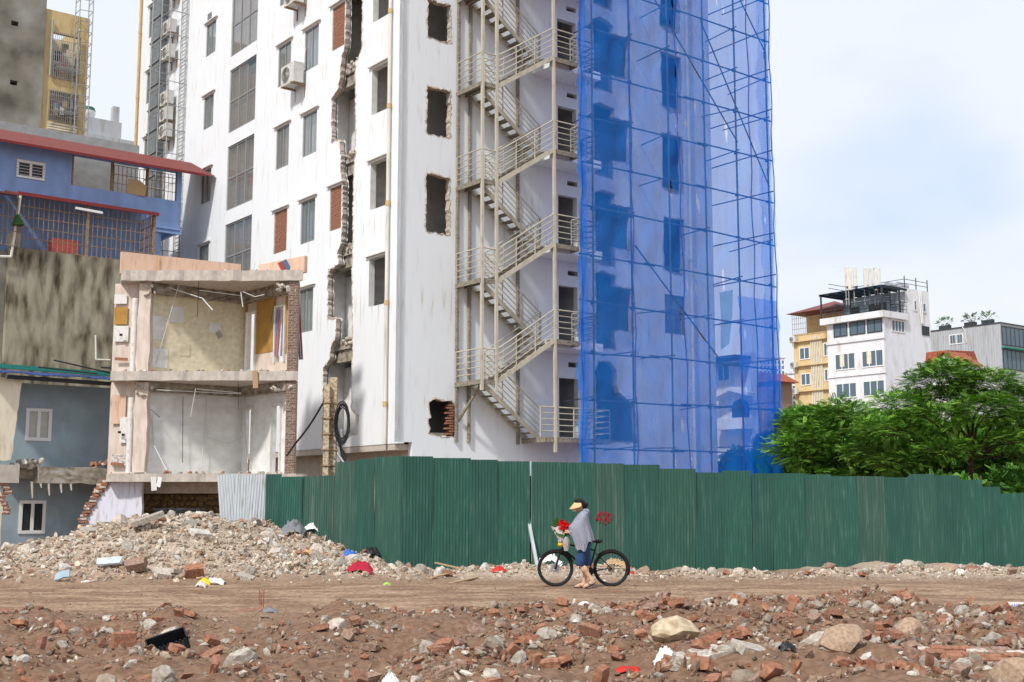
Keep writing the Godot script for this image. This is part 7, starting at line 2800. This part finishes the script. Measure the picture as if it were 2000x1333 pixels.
func make_litter():
	var b = "in the bank beside the track"
	# large pieces of the bank
	boulder("large cream stone boulder with a flat face in the brick bank", M.cream_stone, 1.53, 11.8, Vector3(0.27, 0.24, 0.22), Vector3(0.2, 0.4, 0.1), 3, 0.25)
	boulder("broad muddy lump of old masonry with orange brick stains", M.mud_stone, 3, 10.84, Vector3(0.36, 0.27, 0.3), Vector3(0.1, 1.2, 0.0), 7, 0.3)
	boulder("brown clod leaning on the broad muddy masonry lump", M.mud_stone, 2.71, 10.42, Vector3(0.26, 0.17, 0.24), Vector3(0.3, 0.2, 0.3), 5)
	boulder("pale flaking block beside the broad muddy masonry lump", M.chunk_b, 2.67, 11.1, Vector3(0.22, 0.17, 0.2), Vector3(0.5, 0.2, 0.9), 2)
	boulder("tan clod between the muddy lump and brickwork slab", M.mud_stone, 3.79, 11.99, Vector3(0.22, 0.17, 0.18), Vector3(0.7, 0.9, 0.1), 9)
	boulder("bright white plaster lump lying at the edge of track", M.paper_white, 0.98, 17.45, Vector3(0.13, 0.08, 0.1), Vector3(0.1, 0.2, 0.1), 1, 0.2)
	boulder("rounded grey white stone at the edge of the track", M.plaster, 2.28, 17.97, Vector3(0.12, 0.10, 0.1), Vector3(0.5, 0.2, 0.8), 6, 0.2)
	boulder("cracked grey boulder among bricks near the black crate", M.chunk_b, -2.32, 10.86, Vector3(0.2, 0.14, 0.16), Vector3(0.1, 0.7, 0.4), 10)
	boulder("flat pale stone below the cracked grey boulder", M.chunk_b, -2.33, 11.06, Vector3(0.16, 0.08, 0.12), Vector3(0.1, 0.2, 0.0), 8)
	boulder("round brown stone standing on the heap end by the fence", M.mud_stone, 3.01, 28.78, Vector3(0.19, 0.17, 0.15), Vector3(0.3, 0.5, 0.4), 4, 0.1)
	boulder("white capped brick lump at the foot of the fence", M.brick_d, 7.38, 29, Vector3(0.22, 0.15, 0.16), Vector3(0.1, 0.2, 0.3), 0, 0.1)
	boulder("dark brown earth clod with roots at the fence foot", M.mud_stone, 9.71, 27.71, Vector3(0.45, 0.2, 0.25), Vector3(0.1, 0.2, 0.1), 11, 0.15)
	boulder("big mud clod at the edge of the brickwork slab", M.mud_stone, 3.54, 8.87, Vector3(0.2, 0.24, 0.2), Vector3(0.4, 0.1, 0.1), 2)
	# a fallen piece of brickwork, course by course
	var t = thing("brickwork_slab", "fallen slab of orange brickwork lying in mud", "rubble chunk", Vector3(3.89, 0.26, -10.59), 0.25)
	t.rotation = Vector3(0.28, 0.3, -0.04)
	var r = RandomNumberGenerator.new()
	r.seed = 17
	var g = Geo.new()
	g.extrude(jag(rect(-0.62, 0.62, -0.34, 0.34), 0.06, 0.2, 5), Vector3(0, 0.0, 0), Vector3.RIGHT, Vector3.BACK, Vector3(0, -0.16, 0))
	obj("mortar_bed", g, M.broken_edge, t)
	for j in 8:
		for i in 6:
			if r.randf() < 0.12:
				continue
			g = Geo.new()
			g.bevel(Vector3(-0.53 + i * 0.205 + (0.1 if j % 2 else 0.0), 0.01 + r.randf_range(-0.01, 0.012), -0.3 + j * 0.082), Vector3(0.19, 0.05, 0.07), 0.008, Basis(Vector3.UP, r.randf_range(-0.05, 0.05)))
			obj("brick", g, [M.brick_a, M.brick_c, M.brick_d, M.broken_edge][r.randi() % 4], t)
	for k in 12:
		var sx = r.randf_range(-12.0, -5.0)
		var sd = r.randf_range(26.0, 31.5)
		var so = slab_at("wall_fragment", "flat broken plaster and mortar slab tilted on the heap below gutted house", "rubble chunk", [M.chunk_b, M.plaster, M.broken_edge, M.pale_concrete][k % 4], sx, sd, Vector3(r.randf_range(0.3, 0.6), r.randf_range(0.06, 0.12), r.randf_range(0.2, 0.35)), Vector3(r.randf_range(0.1, 0.6), r.randf() * 3.0, r.randf_range(-0.3, 0.3)), 0.02, 0.02, 40 + k)
		so.set_meta("group", "wall fragments on the heap")
	slab_at("plaster_slab", "long plastered wall fragment lying tilted beside the cream boulder", "rubble chunk", M.chunk_b, 2.03, 10.42, Vector3(0.45, 0.07, 0.2), Vector3(0.3, 0.5, -0.25), -0.02, 0.02, 3)
	slab_at("concrete_slab", "rough pale concrete slab at the bank's lower edge", "rubble chunk", M.chunk_b, 1.51, 10.03, Vector3(0.4, 0.12, 0.26), Vector3(0.1, 0.5, 0.15), -0.04, 0.02, 4)
	slab_at("concrete_slab", "flat concrete slab tipped up on the rubble heap", "rubble chunk", M.chunk_a, -8.56, 29.09, Vector3(0.75, 0.12, 0.4), Vector3(0.1, 0.3, 0.35), 0.15, 0.02, 5)
	slab_at("tile_fragment", "pale blue grey plaster flake on the rubble heap", "rubble chunk", M.blue_grey, -9.17, 25.48, Vector3(0.3, 0.03, 0.22), Vector3(0.7, 0.2, 0.3), 0.12, 0.02, 6)
	slab_at("tile_fragment", "pale grey blue slab resting on brick pieces low on the heap", "rubble chunk", M.sheet_grey, -8.55, 26.45, Vector3(0.5, 0.04, 0.25), Vector3(0.5, 0.2, 0.05), 0.14, 0.02, 7)
	slab_at("tile_fragment", "light blue tile piece lying in the mud", "tile", M.stripe_blue, 4.84, 13.35, Vector3(0.14, 0.015, 0.1), Vector3(0.5, 0.3, 0.1), 0.05, 0.01, 8)
	slab_at("brick_block", "block of orange brick masonry low on the rubble heap", "rubble chunk", M.brick_c, -6.66, 26.1, Vector3(0.36, 0.22, 0.24), Vector3(0.5, 0.4, 0.2), 0.1, 0.02, 9)
	slab_at("brick_block", "plastered brick block high on the rubble heap", "rubble chunk", M.brick_d, -7.9, 26.18, Vector3(0.4, 0.2, 0.25), Vector3(0.6, 0.1, 0.2), 0.1, 0.02, 10)
	# hollow bricks with dark cores
	for q in [[-7.21, 40.72, "hollow orange brick with round cores on the heap by fence"], [-3.73, 12.07, "ribbed hollow brick among the bricks near the black crate"]]:
		t = thing("hollow_brick", q[2], "brick", Vector3(q[0], height(q[0], q[1]) + 0.08, -q[1]), 0.5)
		g = Geo.new()
		g.bevel(Vector3.ZERO, Vector3(0.22, 0.15, 0.12), 0.008)
		obj("block", g, M.brick_a, t)
		for i in 3:
			for j in 2:
				g = Geo.new()
				g.tube(Vector3(-0.07 + i * 0.07, -0.035 + j * 0.07, 0.055), Vector3(-0.07 + i * 0.07, -0.035 + j * 0.07, 0.0615), 0.018, 10)
				obj("core", g, M.brick_b, t)
	# cloth and bags
	cloth("cloth_bundle", "crumpled dark grey cloth bundle on the rubble heap", "cloth", M.cloth_grey, -5.39, 30.64, Vector3(0.55, 0.34, 0.5), 1, 0.05)
	cloth("cloth_sheet", "white sheet draped over rubble beside the grey bundle", "cloth", M.cloth_white, -4.88, 31.26, Vector3(0.7, 0.22, 0.35), 2, 0.06)
	cloth("cloth_strip", "tan cloth strip lying below the white sheet", "cloth", M.cloth_tan, -4.51, 28.32, Vector3(0.5, 0.12, 0.2), 3, 0.05)
	cloth("red_cloth", "crumpled dark red cloth at the heap's foot", "cloth", M.cloth_red, -3.24, 26.78, Vector3(0.55, 0.2, 0.3), 4, 0.02)
	cloth("blue_bag", "blue and white plastic bag crumpled above the red cloth", "bag", M.bag_blue, -3.79, 29.12, Vector3(0.28, 0.16, 0.2), 5, 0.04)
	cloth("white_bag", "white plastic bag beside the blue bag on the heap", "bag", M.cloth_white, -3.5, 28.4, Vector3(0.3, 0.14, 0.2), 6, 0.03)
	cloth("black_bag", "black plastic sack at the foot of the fence", "bag", M.bag_black, -3.25, 29.37, Vector3(0.4, 0.2, 0.3), 7, 0.05)
	cloth("yellow_bag", "bright yellow plastic bag at the heap's foot", "bag", M.bag_yellow, -6.19, 25.09, Vector3(0.26, 0.13, 0.2), 8)
	cloth("white_bag", "white and pink printed bag beside the yellow bag", "bag", M.cloth_white, -6, 25.26, Vector3(0.36, 0.15, 0.25), 9)
	cloth("pale_bag", "clear grey plastic bag below the yellow bag", "bag", M.mask_cloth, -6.04, 24.29, Vector3(0.22, 0.12, 0.2), 10)
	cloth("lime_bag", "small lime green plastic scrap at the track edge", "litter", M.bag_lime, -2.48, 24.76, Vector3(0.14, 0.06, 0.1), 11)
	cloth("red_net", "tangle of red plastic net at the foot of the fence", "litter", M.plastic_red, -0.28, 26.9, Vector3(0.3, 0.14, 0.2), 12)
	cloth("red_scrap", "small bright red scrap beside the brown stone", "litter", M.plastic_red, 2.63, 27.21, Vector3(0.12, 0.07, 0.1), 13)
	cloth("red_scrap", "orange red plastic sheet among bricks below the cream boulder", "litter", M.plastic_red, 1.01, 11.06, Vector3(0.2, 0.05, 0.1), 14, 0.02)
	cloth("white_rag", "black and white striped rag among the bricks", "cloth", M.cloth_white, 1.28, 10.66, Vector3(0.16, 0.1, 0.24), 15, 0.02)
	cloth("white_rag", "torn white paper lump at the bank's bottom edge", "litter", M.paper_white, -0.95, 9.78, Vector3(0.14, 0.12, 0.1), 16, 0.02)
	cloth("black_scrap", "scrap of black film lying in the mud", "litter", M.bag_black, 2.26, 10.32, Vector3(0.13, 0.06, 0.1), 17, 0.02)
	cloth("white_bag", "white plastic bag behind the bicycle's front wheel", "bag", M.cloth_white, 0.89, 29, Vector3(0.5, 0.25, 0.3), 18, 0.02)
	cloth("cardboard_sheet", "torn tan cardboard behind the bicycle's rear wheel", "cardboard", M.cardboard, 2.33, 27.71, Vector3(0.55, 0.24, 0.3), 19, 0.02)
	# black slotted crate
	t = thing("black_crate", "black slotted plastic crate half buried in bricks", "crate", Vector3(-3.19, 0.30, -11.66))
	t.rotation = Vector3(0.5, 0.5, 0.35)
	g = Geo.new()
	g.box(Vector3(0, 0, -0.1), Vector3(0.36, 0.14, 0.015))
	g.box(Vector3(-0.18, 0, -0.02), Vector3(0.015, 0.14, 0.15))
	g.box(Vector3(0.18, 0, -0.02), Vector3(0.015, 0.14, 0.15))
	g.box(Vector3(0, -0.065, -0.02), Vector3(0.345, 0.012, 0.144))
	obj("shell", g, M.bag_black, t)
	for k in 9:
		g = Geo.new()
		g.box(Vector3(-0.152 + k * 0.038, 0, 0.06), Vector3(0.014, 0.12, 0.012))
		obj("slat", g, M.bag_black, t)
	# joss sticks in the track
	t = thing("joss_sticks", "red joss sticks stuck upright in the dirt track", "incense", Vector3(-3.87, 0, -19.35))
	for k in 3:
		g = Geo.new()
		g.tube(Vector3(-0.02 + k * 0.022, -0.03, 0), Vector3(-0.035 + k * 0.035, [0.28, 0.22, 0.29][k], 0.01), 0.006, 6)
		obj("stick", g, M.joss_red, t)
	cloth("ash_paper", "scattered red joss paper and ash round the upright sticks", "litter", M.brick_b, -3.92, 18.98, Vector3(0.55, 0.05, 0.3), 21)
	cloth("grey_rag", "grey rag lying beside the joss sticks", "litter", M.cloth_grey, -3.62, 18.8, Vector3(0.22, 0.07, 0.16), 22)
	# planks, battens and pipes
	var n = 0
	for q in [[Vector3(2.98, 0.01, -15.4), Vector3(2.67, 0, -15.6), 0.06, "short plank tipped on the bricks by the cream boulder"], [Vector3(-1.07, 0.05, -15.5), Vector3(-0.51, 0.03, -14.8), 0.025, "thin dark batten lying across the brick bank"], [Vector3(-4.01, -0.05, -13), Vector3(-3.68, -0.01, -13.5), 0.02, "thin pale stick lying over bricks below the black crate"], [Vector3(-2.25, -0.02, -12.6), Vector3(-2.04, -0.06, -12), 0.05, "pale wooden slat in the dirt between brick piles"], [Vector3(-1.4, 0.12, -17.2), Vector3(-1.1, 0.12, -17.4), 0.03, "grey batten lying at the edge of track"], [Vector3(-3.93, -0.03, -12.2), Vector3(-3.81, -0.03, -12.4), 0.05, "split plank lying in the brick bank"], [Vector3(-1.72, 0.05, -26.2), Vector3(-1.28, 0.13, -27.2), 0.09, "broken wooden board in the debris at the fence"], [Vector3(-1.72, 0.29, -28), Vector3(-1.07, 0.18, -27.4), 0.07, "wooden frame piece leaning in debris at the fence"], [Vector3(-1.25, -0, -25.4), Vector3(-0.75, 0.07, -26.2), 0.10, "yellowish board lying flat before the fence debris"]]:
		g = Geo.new()
		g.beam(q[0], q[1], q[2], minf(q[2] * 0.5, 0.025))
		tag(obj("plank", g, M.timber), q[3], "plank")
	g = Geo.new()
	g.tube(Vector3(2.1, -0.04, -12.4), Vector3(2.23, -0.03, -12.2), 0.03, 10)
	tag(obj("pipe_stub", g, M.sheet_grey), "grey plastic pipe stub at the bank's lower edge", "pipe")
	g = Geo.new()
	g.tube(Vector3(-10.19, 0.42, -29), Vector3(-8.68, 0.12, -27.3), 0.02, 6)
	tag(obj("metal_rod", g, M.galvanised), "thin bent metal rod lying down the rubble heap", "rod")
	# bent reinforcing rods sticking out of the debris
	for k in 16:
		var heap = k % 2 == 0
		var x = r.randf_range(-12.5, -5.0) if heap else r.randf_range(-5.0, 6.0)
		var d = r.randf_range(26.5, 31.0) if heap else r.randf_range(12.0, 16.5)
		var p = Vector3(x, height(x, d) - 0.05, -d)
		var dir = Vector3(r.randfn(), 0.25, r.randfn() * 0.5).normalized()
		g = Geo.new()
		var s = 0.6 if heap else 0.28
		g.path([p, p + dir * 0.5 * s + Vector3.UP * 0.12 * s, p + dir * s + Vector3.UP * 0.2 * s + Vector3(0.1, 0, 0.05), p + dir * 1.35 * s + Vector3.UP * 0.05 * s], 0.009 if heap else 0.006, 5)
		tag(obj("rebar", g, M.rusty), "bent rusty reinforcing rod sticking out of the " + ("heap below the gutted house" if heap else "brick bank beside the track"), "rod", "reinforcing rods in the debris")
	# tangled wire on top of the heap
	g = Geo.new()
	var c = Vector3(-8.74, height(-8.74, 32.6) + 0.08, -32.6)
	for k in 26:
		var pts = []
		var a0 = r.randf() * TAU
		for i in 7:
			var a = a0 + i * 0.8
			pts.append(c + Vector3(cos(a) * r.randf_range(0.2, 0.75), absf(sin(a * 1.7)) * 0.16, sin(a) * 0.3))
		g.path(pts, 0.008, 4)
	tag(obj("wire_tangle", g, M.cable), "tangle of dark wire on top of the rubble heap", "wire")
	# cement sack
	t = thing("cement_sack", "flattened pale cement sack with blue lettering at the track side", "sack", Vector3(7.71, 0.02, -19.07), -0.22)
	g = Geo.new()
	g.bevel(Vector3(0.06, 0.045, 0), Vector3(0.5, 0.09, 0.24), 0.03)
	obj("sack", g, M.mask_cloth, t)
	var tm = TextMesh.new()
	tm.text = "ANG JONG"
	tm.font = SystemFont.new()
	tm.font.font_names = PackedStringArray(["Droid Sans"])
	tm.font_size = 32
	tm.pixel_size = 0.0022
	tm.depth = 0.002
	var o = obj("lettering", tm, M.bag_blue, t)
	o.position = Vector3(0.04, 0.05, 0.1215)
